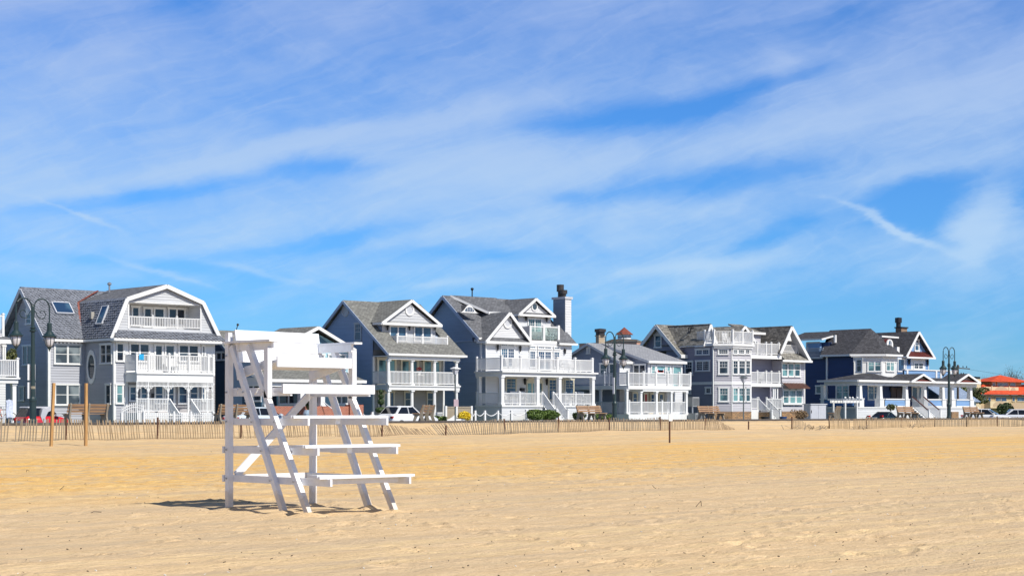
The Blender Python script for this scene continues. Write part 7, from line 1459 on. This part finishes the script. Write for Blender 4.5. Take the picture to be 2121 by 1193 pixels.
t = thing('flower_pot', 'red flowers in a white pot standing on the round deck table', 'flower pot', (x, 96, z2 + .765)); mb = MB(); mb.lathe((x, 96, z2 + .765), [(.12, 0), (.2, .28), (.18, .3)], 12); mb.build('pot', W_TRIM, t); rnd = random.Random(2); mb = MB(); leafcloud(mb, [(x, 96, z2 + 1.2, .2, .2, .15)], 160, .035, rnd); mb.build('flowers', leafmat('red_petals', (.45, .005, .01), (.65, .02, .03)), t)
POTM = M('dark_blue_glazed_pot', (.03, .06, .16), .3, .1)
for px, lab, m_ in ((1584, 'dark bucket at the left foot of the lavender house stairs', BLACK), (1622, 'blue tub at the right foot of the lavender house stairs', POTM)):
    x = at(px, 92.6); t = thing('garden_tub', lab, 'pot', (x, 92.6, .5)); mb = MB(); mb.lathe((x, 92.6, .5), [(.22, 0), (.32, .6), (.34, .62), (.34, .7), (.28, .7), (.26, .6)], 14); mb.build('tub', m_, t); mb = MB(); mb.lathe((x, 92.6, .5), [(.28, .6), (.0, .62)], 12); mb.build('soil', BARK, t)
x = at(641, 92.8); t = thing('garden_tub', 'pale round pot with a shrub in front of the brick porch wall', 'pot', (x, 92.8, .5)); mb = MB(); mb.lathe((x, 92.8, .9), [(.22, 0), (.42, .3), (.45, .6), (.36, .85), (.3, .85)], 14); mb.build('tub', M('pale_blue_pot', (.35, .45, .55), .3, .1), t); mb = MB(); leafcloud(mb, [(x, 92.8, 2.5, .35, .35, .75)], 700, .07, random.Random(9)); mb.build('foliage', G2, t)
# bicycle, towel and rack at the left edge
t = thing('bicycle', 'orange bicycle standing on the porch at the left edge', 'bicycle', (at(8, 92.6), 92.6, .5)); x = at(8, 92.6); OR = M('orange_bike_paint', (.65, .12, .02), .4, .1); zc = 1.25
for dx in (-.5, .52):
    mb = MB(); mb.tube([(x + dx + .33 * math.cos(a * math.pi / 12), 92.6 + .12 * dx, zc + .33 * math.sin(a * math.pi / 12)) for a in range(25)], .02, 5); w_ = mb.build('wheel', TYRE, t); g = MB()
    for a in range(8): g.tube([(x + dx, 92.6 + .12 * dx, zc), (x + dx + .32 * math.cos(a * math.pi / 4), 92.6 + .12 * dx, zc + .32 * math.sin(a * math.pi / 4))], .005, 3)
    g.build('spokes', RIM, w_)
mb = MB(); f0, f1, f2, f3 = (x - .5, 92.54, zc), (x - .1, 92.6, zc), (x - .25, 92.6, zc + .5), (x + .32, 92.62, zc + .5)
for a, b in ((f0, f1), (f1, f2), (f0, f2), (f2, f3), (f1, f3), (f3, (x + .52, 92.66, zc))): mb.tube([a, b], .022, 6)
mb.build('frame', OR, t); mb = MB(); mb.tube([(x + .3, 92.35, zc + .7), (x + .32, 92.62, zc + .72), (x + .3, 92.9, zc + .7)], .016, 6); mb.tube([(x + .32, 92.62, zc + .5), (x + .32, 92.62, zc + .72)], .016, 6); mb.build('handlebar', BLACK, t); mb = MB(); mb.bar((x - .4, 92.6, zc + .62), (x - .14, 92.6, zc + .62), .12, .06); mb.build('saddle', BLACK, t)
x0, x1 = at(-8, 92.2), at(24, 92.2); t = thing('bike_rack', 'grey metal rail frame in front of the orange bicycle', 'rack', (x0, 92.2, .5)); mb = MB()
for a, b in (((x0, 92.2, 1.95), (x1, 92.2, 1.95)), ((x0, 92.2, 1.3), (x1, 92.2, 1.3)), ((x0, 92.2, .5), (x0, 92.2, 1.95)), ((x1, 92.2, .5), (x1, 92.2, 1.95)), (((x0 + x1) / 2, 92.2, .5), ((x0 + x1) / 2, 92.2, 1.95))): mb.tube([a, b], .03, 6)
mb.build('rails', GREYTRIM, t)
x = at(20, 92.1); mb = MB(); rows = [[(x - .22 + .1 * i + .02 * math.sin(k * 1.3), 92.1 - .05 * math.sin(i * 1.7 + k * .4), 2.35 - k * .17 - .03 * abs(i - 2)) for i in range(5)] for k in range(7)]
mb.loft([r + [(p[0], p[1] + .05, p[2]) for p in reversed(r)] for r in rows]); tag(mb.build('beach_towel', M('white_blue_towel', (.55, .60, .72), .9, .2, 8)), 'white and blue towel hung over the grey rail frame', 'towel')
